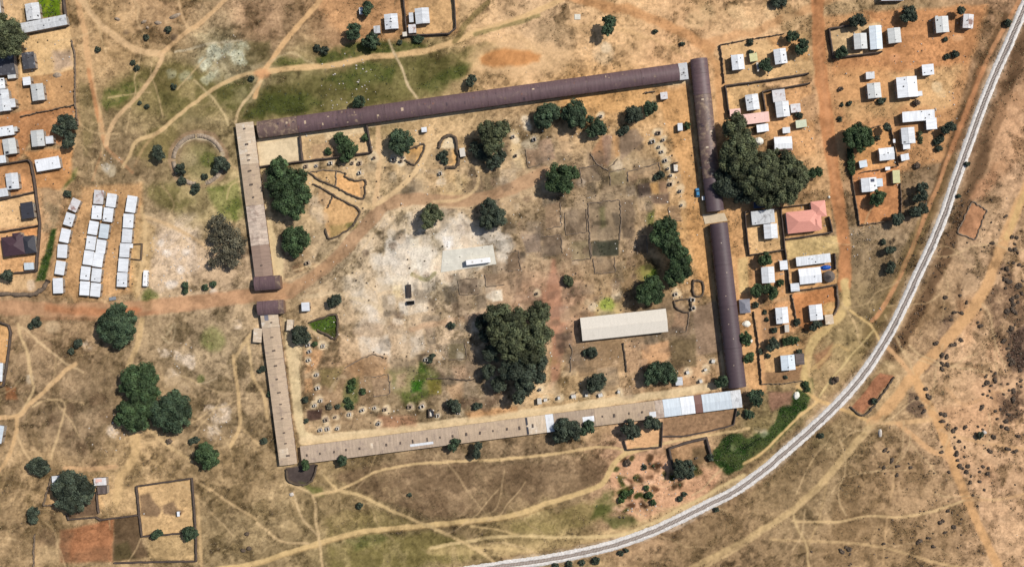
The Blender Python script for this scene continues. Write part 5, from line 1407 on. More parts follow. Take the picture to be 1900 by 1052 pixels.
# south
a, b_ = (558.5, 844.2), (1376, 739)
X = lambda v: fr(a, b_, v, 0)
vx = [570,594.5,619,643.5,668,717,742,767,792,816,840,866,891,916,941,966,990,1117,1142,1168,1193]
long_range('tan roofed range closing the south side, white at its east end', a, b_, 33, 2.8, 'low',
           [(0, X(704), 'grey_tan_fibre'), (X(704), X(851), 'grey_tan_fibre'), (X(851), X(977), 'tan_fibre'), (X(977), X(1013), 'pale_tan_fibre'), (X(1013), X(1028), B_), (X(1028), X(1104), 'grey_tan_fibre'),
            (X(1104), X(1216), 'tan_fibre'), (X(1216), X(1231), 'grooved_fibre'), (X(1231), X(1263), 'blue_white_sheet'), (X(1263), X(1289), 'bright_sheet'), (X(1289), X(1303), 'rust_sheet'), (X(1303), X(1357), 'blue_white_sheet'), (X(1357), 1, ST_)],
           vents=[(X(v), .02) for v in vx], extras=[(X(760), X(803), .18, .32, B_), (X(687), X(692), -.18, .12, 'pale_tan_fibre'), (X(1081), X(1102), -.1, .2, 'bright_sheet'), (X(1204), X(1216), .1, .42, 'bright_sheet'), (X(976), X(980), -.48, .48, 'slate_sheet')],  # last strip: dark colour put in for an open roof gap
           vent_dir=math.pi / 2, door_side=1)
# gate houses
for l, x, y, w, d, a_ in (('brown vaulted gatehouse on the north side of the west gate', 496, 525, 49, 26, -4), ('brown vaulted gatehouse on the south side of the west gate', 502, 570.5, 50, 26, -4)):
    dx, dy = math.cos(R(a_)) * w / 2, math.sin(R(a_)) * w / 2
    long_range(l, (x - dx, y - dy), (x + dx, y + dy), d, 3.6, 'vault', [(0, .22, 'brown_vault'), (.22, .8, 'brown_vault'), (.8, 1, 'worn_vault')], rise=1.3).name = 'gatehouse'

# ---- slabs
def slab(name, pts, top, mat):
    g = [G(x, y) for x, y in pts]; n = len(g); m = MB()
    m.add([(x, y, -.1) for x, y in g] + [(x, y, top) for x, y in g], [tuple(range(n)), tuple(range(2 * n - 1, n - 1, -1))] + [((i + 1) % n, i, n + i, n + (i + 1) % n) for i in range(n)])
    return tag(m.build(name, mat), kind='structure')
slab('concrete_slab', [(821.5,465.5),(914.5,454.5),(921,490),(818,505.5)], .16, 'concrete')
slab('concrete_slab', [(1303,398),(1344,395.5),(1350,410),(1308,416)], .22, 'sand_concrete')
slab('concrete_slab', [(1066,27),(1077,27),(1077,37),(1066,37)], .2, 'concrete')

# ================================================================== WALLS, FENCES, HEDGES
def barrier(name, label, cat, pts, thick, h, mat, group=None, rough=.05, curve=False, step=1.6):
    if curve: pts = smooth_pts(pts, 5)
    p = np.array([P(x, y, h * .6) for x, y in pts])
    q = [p[0]]; corner = []
    for u, v in zip(p[:-1], p[1:]):
        n = max(1, int(round(np.hypot(*(v - u)) / step)))
        for i in range(1, n + 1): q.append(u + (v - u) * i / n)
    q = np.array(q); o = q.mean(0)
    t_ = np.gradient(q, axis=0); t_ /= np.hypot(t_[:, 0], t_[:, 1])[:, None] + 1e-9
    nn = np.stack([-t_[:, 1], t_[:, 0]], 1)
    k = len(q); jl = rng.normal(0, rough, k); jt = np.abs(rng.normal(0, rough * 1.5, k))
    th = thick * (1 + rng.normal(0, rough * 1.2, k))
    hz = h * (1 + rng.normal(0, rough * 1.4, k))
    c = q - o + nn * jl[:, None]
    L, Rr = c + nn * (th / 2)[:, None], c - nn * (th / 2)[:, None]
    V = np.concatenate([np.c_[L, np.full(k, -.1)], np.c_[L * 1, hz], np.c_[Rr, hz], np.c_[Rr, np.full(k, -.1)]])
    i = np.arange(k - 1)
    F = np.concatenate([np.stack([i + a * k, i + 1 + a * k, i + 1 + (a + 1) * k, i + (a + 1) * k], -1) for a in range(3)])[:, ::-1]
    F = np.concatenate([F, [[0, k, 2 * k, 3 * k]], [[4 * k - 1, 3 * k - 1, 2 * k - 1, k - 1]]])
    ob = link(name, arr_mesh(name, V, F, mat), None, (o[0], o[1], 0))
    return tag(ob, label, cat, group)

def wall(label, pts, thick=.7, h=1.8): return barrier('boundary_wall', label, 'wall', pts, thick * .72, h, 'garden_wall', 'dark walls round the yards')
def fence(label, pts, thick=.26, h=1.2): return barrier('brush_fence', label, 'fence', pts, thick, h, 'fence_brush', 'thin brush fences', rough=.12, step=.8)
def bank(label, pts, thick=.75, h=.7):
    faint = thick <= .5
    return barrier('mud_bank', label, 'bank', pts, thick, h * (.75 if faint else 1), 'plot_bank_earth' if faint else 'mud_bank', 'low banks round the garden plots', rough=.16 if faint else .13, curve=not faint, step=1.0)

wall('dark wall enclosing the two upper yards left of the shelters', [(-10,308),(53,297),(57,301),(64,337),(69,380),(74,415),(72,445),(67,503),(27,506)])
wall('dark wall dividing the two upper yards left of the shelters', [(-10,373),(66,356)])
wall('dark wall between the slate roofed house and the plum roofed house', [(-10,432),(70,419)])
wall('dark wall down the right side of the green lawn yard', [(117,-12),(121,25),(126,48)], .9)
fence('thin fence along the right side of the bare northwest yards', [(132,74),(139,100),(139,193),(145,233)])
fence('thin fence crossing between the two bare northwest yards', [(37,217),(90,205),(139,195)])
wall('dark wall round the fenced north yard beside the curving track', [(748,-8),(755,67),(800,65),(833,63),(846,52),(842,-8)], .8)
wall('dark wall round the plot with the blue white wing', [(1582,47),(1538,54),(1540,71),(1546,108),(1590,103),(1636,97)], .9)
fence('thin fence above the two white houses near the vaulted range end', [(1336,84),(1390,73),(1455,63)])
fence('thin fence down the left of the white house near the vaulted range end', [(1336,84),(1341,120),(1344,155)])
wall('dark wall above the grey house and the long pink roof', [(1352,211),(1349,185),(1345,160),(1398,153),(1444,146),(1500,137)], .9)
wall('short dark wall between the grey house and the rusty banded house', [(1420,206),(1414,171),(1432,167),(1452,164),(1503,155)], .8)
wall('dark wall down the left of the sooty L shaped house', [(1448,387),(1382,393),(1384,420),(1390,473),(1420,469),(1455,463)], .7)
wall('dark wall left of the salmon roofed house', [(1448,387),(1453,431),(1456,463),(1459,481)], .7)
wall('dark wall below and right of the salmon roofed house', [(1457,444),(1500,438),(1544,431),(1541,415),(1537,402)], .8)
wall('dark wall above the salmon roofed house', [(1449,385),(1490,380),(1532,373)], .4)
wall('dark wall below the broad white house and the thatched hut', [(1459,481),(1462,505),(1465,541),(1510,535),(1553,528)], .6)
wall('dark wall stub right of the long narrow white block', [(1548,470),(1550,500)], .8)
barrier('hedge', 'brown dry hedge curving down the right of the orange triangular yard', 'hedge', [(1551,530),(1554,550),(1555,568),(1548,584)], .9, 1.1, 'fence_brush', None, .15, True)
fence('thin fence above the yard with the solar panel house', [(1597,321),(1630,315),(1667,308)])
fence('thin fence down the right of the big dark roadside tree yard', [(1667,308),(1660,275),(1653,238)])
fence('thin fence round the orange yard with the solar panel house', [(1580,326),(1587,370),(1595,418),(1625,414),(1652,410)])
fence('thin fence right of the yellow shed', [(1671,340),(1672,398)])
fence('thin fence between the big roadside tree and a round bush', [(1617,238),(1634,233)])
fence('thin fence down the left of the southernmost east yards', [(1398,578),(1407,638),(1413,712),(1450,712),(1490,706)])
fence('thin fence between the two lower orange yards', [(1469,546),(1474,575),(1480,605)], .4)
wall('dark wall round the sandy garden plot under two trees', [(1158,818),(1163,834),(1195,832),(1227,829),(1229,783)], .8, 1.3)
wall('dark wall round the long brown garden below the white roof end', [(1229,809),(1268,809),(1316,800),(1361,788),(1367,758)], .7, 1.2)
wall('thick dark wall round the square pen beside the lush green strip', [(1250,870),(1245,850),(1241,832),(1275,821),(1311,812),(1315,830),(1320,848)], 1.5, 1.4)
wall('dark wall round the large square yard near the bottom left', [(258,955),(256,930),(253,902),(300,895),(356,887),(360,940),(363,990),(364,1041),(290,1042),(212,1044)], .8, 1.4)
wall('dark wall along the bottom of the big tree homestead', [(123,952),(127,964),(178,959),(186,964),(220,960),(258,955),(263,995),(338,989)], .8, 1.4)
wall('short dark wall right of the big tree homestead', [(178,911),(183,952)], .6, 1.4)
fence('thin fence left of the big tree homestead', [(96,884),(80,937),(103,937)], .45)
wall('dark curved wall round the yard at the left edge below the road', [(-10,594),(16,604),(20,618),(12,680),(6,716),(-10,718)], .7, 1.6)
fence('thin fence at the bottom left plots', [(64,990),(62,1050)])
wall('brown wall between the two pale walled yards under the north range', [(556.5,252),(558,272),(561.5,300)], 1.0, 1.9)
wall('brown wall right of the walled yard with the leafy tree', [(681,232),(685,258),(689.5,282)], .9, 1.9)
wall('brown wall closing the bottom of the two pale walled yards', [(482,310),(510,306),(561,300),(625,292),(689.5,283)], .8, 1.9)
fence('short dark fence below the northeast corner of the square', [(1196,173),(1215,170)], .5)
bank('low bank round the long wedge shaped garden plot', [(573,320),(594,335),(620,345),(648,361),(674,368),(677,350),(677,335),(658,335),(641,329),(641,321)])
bank('low bank along the top of the wedge shaped garden plot', [(573,320),(597,316),(624,317),(641,321)], .5)
bank('low bank splitting the wedge shaped garden plot', [(624,317),(624,332),(623,346)], .5)
bank('low bank round the horn shaped garden plot', [(580,341),(597,349),(618,362),(645,377),(665,388),(664,402),(648,425),(612,443),(603,424)], .8)
bank('low bank crossing the top of the horn shaped garden plot', [(617,363),(613,376),(607,385)], .6)
bank('low bank round the triangular orange plot', [(757,278),(786,268),(783,286),(771,305),(764,305),(751,297)])
bank('dark bank round the kidney shaped pen', [(814,275),(821,258),(836,251),(846,259),(848,278),(851,291),(848,308),(827,311)], 1.3, 1.1)
bank('dark bank round the green triangular garden by the west gate', [(573,598),(598,590),(623,583),(626,612),(622,628),(605,620),(588,612)], .9, .9)
bank('low bank round the empty plot right of the big lawnless yard', [(1803,374),(1831,390),(1810,446),(1776,432),(1803,374)], .5, .5)
bank('low bank along the reddish strip beside the railway', [(1577,754),(1601,771),(1625,748),(1659,699)], .8, .6)
bank('low bank round the small plot beside the dark pen walls', [(1250,559),(1278,555),(1281,578),(1258,574),(1250,559)], .7, .7)
bank('low bank round the narrow plot near the vaulted range', [(1286,520),(1303,523),(1304,546),(1287,547),(1286,520)], .8, .8)
bank('low bank right of the brown plot near the pale hall', [(1279,578),(1277,600),(1273,615),(1262,616)], .4, .5)
bank('low bank round the dark plot in the middle of the square', [(1098,478),(1094,440),(1091,378),(1120,374),(1150,372),(1153,410),(1149,446)], .5, .5)
bank('low bank round the dark earth tank at the southwest corner', [(531,870),(535,892),(556,899),(573,896),(583,882),(588,862)], .9, .8)
bank('low bank round the plot left of the southern plots', [(1058,638),(1062,650),(1058,690)], .5, .5)
bank('low bank splitting the southern plots', [(1156,636),(1160,665),(1163,690)], .6, .6)
PLACE = ['left of the dark dry tree by the brown track', 'right of the brown plots under the star shaped tree', 'left of the brown plots under the star shaped tree', 'beside the grey plot in the centre of the square',
         'left of the dark walled plot', 'just below the parked long bus', 'right below the dark walled plot', 'at the lowest cubicle of the east line', 'between the trailer and the brown track', 'west of the giant tree', 'between the dark plot and the green tree',
         'hidden beside the giant tree trunk', 'left of the bright green garden', 'under the three trees of the north range', 'among the northeast plots']
for pts, pl in zip(PLOTS, PLACE):
    k = int(rng.integers(0, 4)); q = list(pts) + [pts[0]]; q = q[k:] + q[1:k + 1]
    bank('low bank round plot ' + pl, q[:int(rng.integers(3, 5))], .38, .4)
bank('low bank along the west edge of the northeast plots', [(975,278),(980,312),(1002,305)], .4, .4)
bank('low bank round the diamond shaped northeast plot', [(1096,285),(1106,304),(1128,316),(1146,295)], .5, .5)
bank('low bank round the square northeast plot with the dark bush', [(1166,337),(1164,319),(1222,303),(1228,325)], .45, .45)
bank('low bank across the top of the south gardens', [(792,703),(830,702),(862,705),(880,703)], .6, .5)
bank('low bank round the brown plot of the southwest gardens', [(640,682),(665,668),(692,657),(712,664)], .5, .5)
barrier('hedge', 'dark dry hedge along the upper side of the west road', 'hedge', [(-5,545),(36,546),(63,545),(80,535),(90,520)], 1.6, 1.0, 'fence_brush', None, .2, True)
for k, (t0_, t1_) in enumerate(((146, 181), (184, 266), (268, 340), (6, 72), (96, 138))):
    barrier('ruined_ring_wall', 'crumbled pale arc of the round ruin west of the square, ' + ('left side', 'upper left', 'upper right', 'lower right', 'bottom')[k], 'ruin',
            [(368 + 46 * math.cos(R(a_)), 297 + 45 * math.sin(R(a_))) for a_ in range(t0_, t1_ + 1, 6)], 1.9, .32, 'ring_bank_earth', 'arcs of the round ruin', .06, True, 2.2)

# small fenced pen beside the right row of shelters
t = thing('pen', 'small brown fenced pen against the right row of shelters', 'pen', 254, 467)
for x0, y0, x1, y1 in ((243,453,264,452),(264,452,262,482),(262,482,243,480)):
    a = (P(x0, y0, .7)[0] - t.location.x, P(x0, y0, .7)[1] - t.location.y); b_ = (P(x1, y1, .7)[0] - t.location.x, P(x1, y1, .7)[1] - t.location.y)
    L = math.hypot(b_[0] - a[0], b_[1] - a[1]); m = MB(); m.box((a[0] + b_[0]) / 2, (a[1] + b_[1]) / 2, .65, L, .25, 1.3, math.atan2(b_[1] - a[1], b_[0] - a[0])); m.build('fence_panel', 'fence_brush', t)
m = MB(); m.box(-2.0, 2.6, 2.1, 2.2, 2.0, .06); m.build('roof_sheet', B_, t)
# three sided enclosure by the south path, and one by the east cubicles
for l, x, y, pts in (('small three sided white floored stall above the south range', 801, 765, [(-1.3,1.7),(-1.3,-2.0),(1.4,-1.7),(1.0,.4),(-.4,1.9)]), ('small brown three sided stall among the east cubicles', 1253, 311, [(1.0,2.2),(-1.2,1.9),(-1.0,-2.1),(1.4,-1.9)])):
    t = thing('stall', l, 'stall', x, y); m = MB()
    for p_, q_ in zip(pts[:-1], pts[1:]):
        L = math.hypot(q_[0] - p_[0], q_[1] - p_[1]); m.box((p_[0] + q_[0]) / 2, (p_[1] + q_[1]) / 2, .8, L + .2, .28, 1.6, math.atan2(q_[1] - p_[1], q_[0] - p_[0]))
    m.build('wall', 'garden_wall', t)
    m = MB(); m.box(.1, -.2, .06, 2.0, 3.0, .12); m.build('floor', 'cubicle_paint', t)

# white cubicles: some roofed, some open to the sky with a dark disc put in for the unlit inside
cw = MB()
for x, y, sx, sy in ((-.62, 0, .14, 1.38), (.62, 0, .14, 1.38), (0, .62, 1.10, .14)): cw.box(x, y, .85, sx, sy, 1.7)
cw.box(-.42, -.62, .85, .26, .14, 1.7); cw.box(.42, -.62, .85, .26, .14, 1.7)
cw_mes = [cw.mesh('wall', q) for q in ('cubicle_paint', 'cubicle_paint', 'cubicle_grey', 'cubicle_wood')]
cp = MB(); cp.box(0, .1, .05, 2.0, 2.2, .10, .1); cp_me = cp.mesh('floor', 'ring_bank_earth')
cr = MB(); cr.box(0, 0, 1.76, 1.5, 1.5, .08, .03); cr.cyl(.4, .4, 1.8, 2.3, .06, .06, 6); cr_me = cr.mesh('roof', 'cubicle_roof')
ch = MB(); ch.cyl(0, 0, .08, .14, .50, .46, 10); ch_me = ch.mesh('interior_shade', 'dark_metal')  # dark disc puts the shade of the open inside into colour
cd = MB(); cd.box(0, -.66, .8, .54, .05, 1.56); cd_me = cd.mesh('door', 'door_paint')
def cubicle(x, y, label, grp, roofed):
    t = thing('cubicle', label, 'cubicle', x, y, rng.uniform(-25, 15), grp, 1.0)
    s_ = rng.uniform(.6, 1.05); t.scale = (s_ * rng.uniform(.85, 1.3), s_, rng.uniform(.65, 1.05))
    link('wall', cw_mes[int(rng.integers(0, 4))], t); link('floor', cp_me, t)
    if roofed: link('roof', cr_me, t)
    elif rng.uniform() < .4: link('interior_shade', ch_me, t)
    link('door', cd_me, t)
for where, ax_, pts in CUBICLES:
    for k, (x, y) in enumerate(sorted(pts, key=lambda p: p[ax_])):
        cubicle(x, y, 'small white cubicle ' + where.format(ORD[k]), 'white cubicles round the square', 'south range path' in where or 'southeast corner' in where)
for x, y, l in LONE: cubicle(x, y, l, 'white cubicles round the square', False)

# ================================================================== VEHICLES AND LOOSE THINGS
def wheel_set(t, xs, ys, r, w):
    for x in xs:
        for y in ys:
            m = MB(); m.wheel(x, y, r, r, w); o = m.build('wheel', 'rubber', t)
            m = MB(); m.wheel(x + (.02 if x > 0 else -.02), y, r, r * .55, w, 10); m.build('rim', 'chrome', o)

def loft(m, secs):
    """closed loops of equal length joined in order"""
    n = len(secs[0]); vs_ = [p for s_ in secs for p in s_]
    fs = [(a * n + i, a * n + (i + 1) % n, (a + 1) * n + (i + 1) % n, (a + 1) * n + i) for a in range(len(secs) - 1) for i in range(n)]
    m.add(vs_, fs + [tuple(range(n - 1, -1, -1)), tuple((len(secs) - 1) * n + i for i in range(n))])

def rect(y, hw, z0, z1, c=.12):
    return [(-hw + c, y, z0), (hw - c, y, z0), (hw, y, z0 + c), (hw, y, z1 - c), (hw - c, y, z1), (-hw + c, y, z1), (-hw, y, z1 - c), (-hw, y, z0 + c)]

t = thing('parked_car', 'small blue hatchback parked beside the wall of the vaulted east range', 'car', 1294.5, 357.5, -4, None, 1.0)
m = MB(); loft(m, [rect(-2.0, .72, .38, .75), rect(-1.9, .82, .28, .88), rect(-.9, .86, .25, .98), rect(1.0, .86, .25, .98), rect(1.9, .82, .28, .86), rect(2.02, .72, .36, .76)]); m.build('body', 'blue_paint', t)
m = MB(); loft(m, [rect(-1.75, .66, .92, 1.0, .03), rect(-1.35, .70, .92, 1.38, .08), rect(.35, .70, .92, 1.42, .08), rect(1.0, .68, .92, 1.0, .03)]); m.build('window_band', 'window_glass', t)
m = MB(); loft(m, [rect(-1.3, .64, 1.37, 1.46, .03), rect(.3, .64, 1.40, 1.50, .03)]); m.build('roof', 'blue_paint', t)
wheel_set(t, (-.74, .74), (-1.25, 1.25), .30, .18)
for x in (-.55, .55):
    m = MB(); m.box(x, 1.99, .68, .3, .08, .14); m.build('headlight', 'lamp_glass', t)
    m = MB(); m.box(x, -1.99, .7, .24, .08, .16); m.build('tail_light', 'rust_sheet', t)

def bus(label, x, y, ang, L, W, Hh):
    t = thing('bus', label, 'bus', x, y, ang, None, Hh)
    hl, hw = L / 2, W / 2
    m = MB(); loft(m, [rect(-hl, hw * .94, .5, Hh - .25), rect(-hl + .25, hw, .38, Hh), rect(hl - .6, hw, .38, Hh), rect(hl, hw * .92, .5, Hh - .45)]); m.build('body', 'white_paint', t)
    n = int(L / 1.35)
    for s_ in (-1, 1):
        for i in range(n):
            m = MB(); m.box(s_ * hw, -hl + .8 + i * (L - 2.0) / (n - 1), Hh * .64, .05, (L - 2.0) / n * .86, Hh * .28); m.build('window', 'window_glass', t)
    m = MB(); m.box(0, hl - .02, Hh * .58, W * .82, .10, Hh * .34); m.build('windscreen', 'window_glass', t)
    for yy in (-hl * .45, hl * .3):
        m = MB(); m.box(0, yy, Hh + .05, W * .34, .8, .12, 0, .9); m.build('roof_hatch', 'frame_paint', t)
    wheel_set(t, (-hw + .12, hw - .12), (-hl * .55, hl * .62), .45, .26)
    for x_ in (-hw * .7, hw * .7):
        m = MB(); m.box(x_, hl + .0, .75, .3, .10, .2); m.build('headlight', 'lamp_glass', t)
bus('long white bus parked on the concrete slab in the middle of the square', 887, 485, 83, 11.4, 2.4, 3.0)
bus('white minibus parked right of the shelter rows above the west road', 269, 516.5, 3, 7.4, 2.0, 2.3)

t = thing('flatbed_trailer', 'dark flatbed trailer with long bars parked west of the concrete slab', 'trailer', 758.5, 540, -3, None, 1.0)
m = MB(); m.box(0, 0, .95, 2.4, 6.0, .18)
m.build('deck', 'dark_metal', t)
for x in (-.9, -.3, .35, .9):
    m = MB(); m.box(x, 0, 1.16, .14, 5.7, .24); m.build('bar', 'vent_iron', t)
m = MB(); m.box(0, 3.4, .8, .16, 1.4, .14); m.build('drawbar', 'dark_metal', t)
wheel_set(t, (-1.0, 1.0), (-1.4, -.2), .42, .25)
t = thing('crate', 'dark green tarpaulined crate just south of the flatbed trailer', 'crate', 762, 561.5, -5)
m = MB(); m.box(0, 0, .7, 3.6, 1.6, 1.4, 0, .94); m.build('cover', 'leaf_dusky', t)
m = MB(); m.box(0, 0, .05, 3.9, 1.9, .16); m.build('pallet', 'sleeper_wood', t)

t = thing('handcart', 'blue grey handcart lying at the roadside below the shelters', 'cart', 210, 554, -10)
m = MB(); m.box(0, 0, .6, 3.2, 1.5, .25); m.build('tray', 'grey_plastic', t)
for y_ in (-.85, .85):
    m = MB(); m.wheel(0, 0, 0, .4, .1); m.build('wheel', 'rubber', t, (0, y_, .4), math.pi / 2)
m = MB(); m.box(2.2, .35, .62, 1.4, .08, .08); m.box(2.2, -.35, .62, 1.4, .08, .08); m.build('handle', 'vent_iron', t)

def heap(name, label, cat, x, y, rx, ry, h, mat, ang=0):
    m = MB(); n, k = 14, 4; vs_ = []
    for j in range(k):
        f = 1 - j / k * .8
        for i in range(n):
            u = 1 + rng.uniform(-.12, .12); vs_.append((rx * S * f * u * math.cos(2 * math.pi * i / n), ry * S * f * u * math.sin(2 * math.pi * i / n), h * math.sin(j / (k - 1) * math.pi / 2) * (1 + rng.uniform(-.1, .1)) - .05))
    vs_.append((0, 0, h * 1.05))
    fs = [(j * n + i, j * n + (i + 1) % n, (j + 1) * n + (i + 1) % n, (j + 1) * n + i) for j in range(k - 1) for i in range(n)]
    fs += [((k - 1) * n + i, (k - 1) * n + (i + 1) % n, len(vs_) - 1) for i in range(n)]
    m.add(vs_, fs); gx, gy = G(x, y)
    return tag(m.build(name, mat, None, (gx, gy, 0), -R(ang)), label, cat)
heap('tarpaulin_pile', 'bright blue tarpaulin over a low pile between two white roofs', 'tarpaulin', 1532, 496.5, 10, 5, .9, 'tarp_blue', -8)
heap('tarpaulin_pile', 'pale cream tarpaulin at the inner edge of the big tree clump', 'tarpaulin', 1408, 263, 9, 8, 1.6, 'tarp_white')
heap('tarpaulin_pile', 'white tarpaulin at the top of the lush green strip', 'tarpaulin', 1478, 733, 6, 8, .8, 'tarp_white', 20)
heap('tarpaulin_pile', 'white heap against the east wall of the dark vaulted range', 'heap', 1385, 601, 8, 6, .8, 'tarp_white')
heap('tarpaulin_pile', 'small white heap right of the lower dark vaulted range among bushes', 'heap', 1391, 634, 7, 4, .7, 'tarp_white', -30)
heap('stone_pile', 'white stone pile left of a lone shrub on the southeast plain', 'stone pile', 1826, 802, 5, 4, .9, 'rubble_stone')
heap('stone_pile', 'pale stone pile beside the three way track junction', 'stone pile', 1633, 803, 4, 8, .7, 'rubble_stone')
heap('stone_pile', 'round white stone pile below the dark earth tank', 'stone pile', 541, 917, 4.5, 4, .8, 'rubble_stone')
heap('stone_pile', 'white block on the roadside above the salmon roofed house', 'stone', 1538, 366, 2.6, 2.6, .6, 'tarp_white')
heap('stone_pile', 'pale earth mound in the grey house yard of the northwest village', 'mound', 106, 140, 8, 5, .6, 'ring_bank_earth')
for l, x, y in (('low dark stone block left of the bottom path, upper one', 458, 990), ('low dark stone block left of the bottom path, right one', 462, 1017), ('low dark stone block left of the bottom path, left one', 451, 1021)):
    heap('stone_block', l, 'stone', x, y, 5, 4, .9, 'mud_bank')
for l, x, y, rx, ry, a_ in (('curved brick ruin in the far north field', 324, 31, 12, 4, -25), ('small oval brick ruin in the north field', 218, 36, 6, 3, 15), ('broken brick ruin near two north field bushes', 293, 43, 7, 4, 0), ('tiny white block in the north field', 274, 52, 3, 3, 0), ('low clay heap in the north field', 267, 41, 6, 3, -30)):
    heap('brick_ruin', l, 'ruin', x, y, rx, ry, .9, 'ring_bank_earth', a_)

# ================================================================== TREES AND BUSHES
def ico():
    t = (1 + 5 ** .5) / 2
    v = np.array([(-1,t,0),(1,t,0),(-1,-t,0),(1,-t,0),(0,-1,t),(0,1,t),(0,-1,-t),(0,1,-t),(t,0,-1),(t,0,1),(-t,0,-1),(-t,0,1)], float)
    v /= np.linalg.norm(v[0])
    f = np.array([(0,11,5),(0,5,1),(0,1,7),(0,7,10),(0,10,11),(1,5,9),(5,11,4),(11,10,2),(10,7,6),(7,1,8),(3,9,4),(3,4,2),(3,2,6),(3,6,8),(3,8,9),(4,9,5),(2,4,11),(6,2,10),(8,6,7),(9,8,1)])
    return v, f
ICO_V, ICO_F = ico()

def quads_at(C, N, size, tone, g):
    """leaf sprays: one four sided blade per centre, facing N, with its own size and tone"""
    n = len(C)
    r1 = g.normal(size=(n, 3)); N = N / (np.linalg.norm(N, axis=1, keepdims=True) + 1e-9)
    u = np.cross(N, r1); u /= np.linalg.norm(u, axis=1, keepdims=True) + 1e-9
    w = np.cross(N, u)
    a = (size * g.uniform(.7, 1.3, n))[:, None]; b = (size * g.uniform(.45, .9, n))[:, None]
    V = np.stack([C - u * a, C - w * b + N * a * .15, C + u * a, C + w * b - N * a * .1], 1).reshape(-1, 3)
    F = np.arange(4 * n).reshape(n, 4)
    return V, F

def crown_mesh(name, lobes, mat, g, dens=1.0, leaf=.42, tone_var=.42, core=.74):
    """lobes: (x, y, z, r) in metres; clumps on every lobe, leaf sprays on every clump, gaps between"""
    Cs, Ns, Ts, cores = [], [], [], []
    for x, y, z, r in lobes:
        rc = min(max(.30 * r, .45), 2.1)
        k = int(max(7, 2.6 * (r / rc) ** 2))
        d = g.normal(size=(k, 3)); d[:, 2] = np.abs(d[:, 2]) * .8 - .12
        d /= np.linalg.norm(d, axis=1, keepdims=True)
        rad = r * g.uniform(.5, .86, k)
        cc = np.array([x, y, z]) + d * rad[:, None] * np.array([1, 1, .72])
        cr = rc * g.uniform(.65, 1.3, k)
        ct = np.clip(1 + g.normal(0, tone_var, k), .45, 1.75)
        for c, q, tn in zip(cc, cr, ct):
            n = int(max(8, 5.2 * dens * (q / leaf) ** 2 + 4))
            dd = g.normal(size=(n, 3)); dd[:, 2] = np.abs(dd[:, 2]) * .9 - .25
            dd /= np.linalg.norm(dd, axis=1, keepdims=True)
            rr = q * g.uniform(.75, 1.1, n)
            Cs.append(c + dd * rr[:, None]); nn = dd + g.normal(0, .45, (n, 3)); nn[:, 2] += .35
            Ns.append(nn); Ts.append(tn * np.clip(1 + g.normal(0, .22, n), .5, 1.6))
            cores.append((c, q * core))  # opaque core added inside the clump to block light
        
        if core > .5: cores.append((np.array([x, y, z - r * .1]), r * .55))
    C, N, T = np.concatenate(Cs), np.concatenate(Ns), np.concatenate(Ts)
    V, F = quads_at(C, N, np.full(len(C), leaf), T, g)
    vs_, fs = [V], [F]; o = len(V); tone = [np.repeat(T[:, None], 3, 1) * np.array([1.0, 1.0, 1.0])]
    for c, q in cores:
        v = ICO_V * (q * g.uniform(.8, 1.15, (12, 1))) * np.array([1, 1, .8]) + c
        f = np.c_[ICO_F, ICO_F[:, 2]]
        vs_.append(v); fs.append(f[:, :3]); 
    me = bpy.data.meshes.new(name)
    tv = np.concatenate(vs_)
    offs = np.cumsum([0] + [len(v) for v in vs_])
    tri = np.concatenate([f + offs[i + 1] for i, f in enumerate(fs[1:])]) if len(fs) > 1 else np.zeros((0, 3), int)
    nq, nt_ = len(F), len(tri)
    me.vertices.add(len(tv)); me.vertices.foreach_set("co", tv.astype(np.float32).ravel())
    li = np.concatenate([F.ravel(), tri.ravel()]).astype(np.int32)
    me.loops.add(len(li)); me.loops.foreach_set("vertex_index", li)
    me.polygons.add(nq + nt_)
    me.polygons.foreach_set("loop_start", np.r_[np.arange(nq) * 4, nq * 4 + np.arange(nt_) * 3].astype(np.int32))
    me.polygons.foreach_set("loop_total", np.r_[np.full(nq, 4), np.full(nt_, 3)].astype(np.int32))
    a = me.attributes.new("tint", 'FLOAT_COLOR', 'FACE')
    cl = np.ones((nq + nt_, 4), np.float32); cl[:nq, :3] = tone[0]; cl[nq:, :3] = .8  # cores tinted darker, as shade inside the crown
    a.data.foreach_set("color", cl.ravel())
    me.materials.append(MATS[mat]); me.update(calc_edges=True); me.validate()
    return me

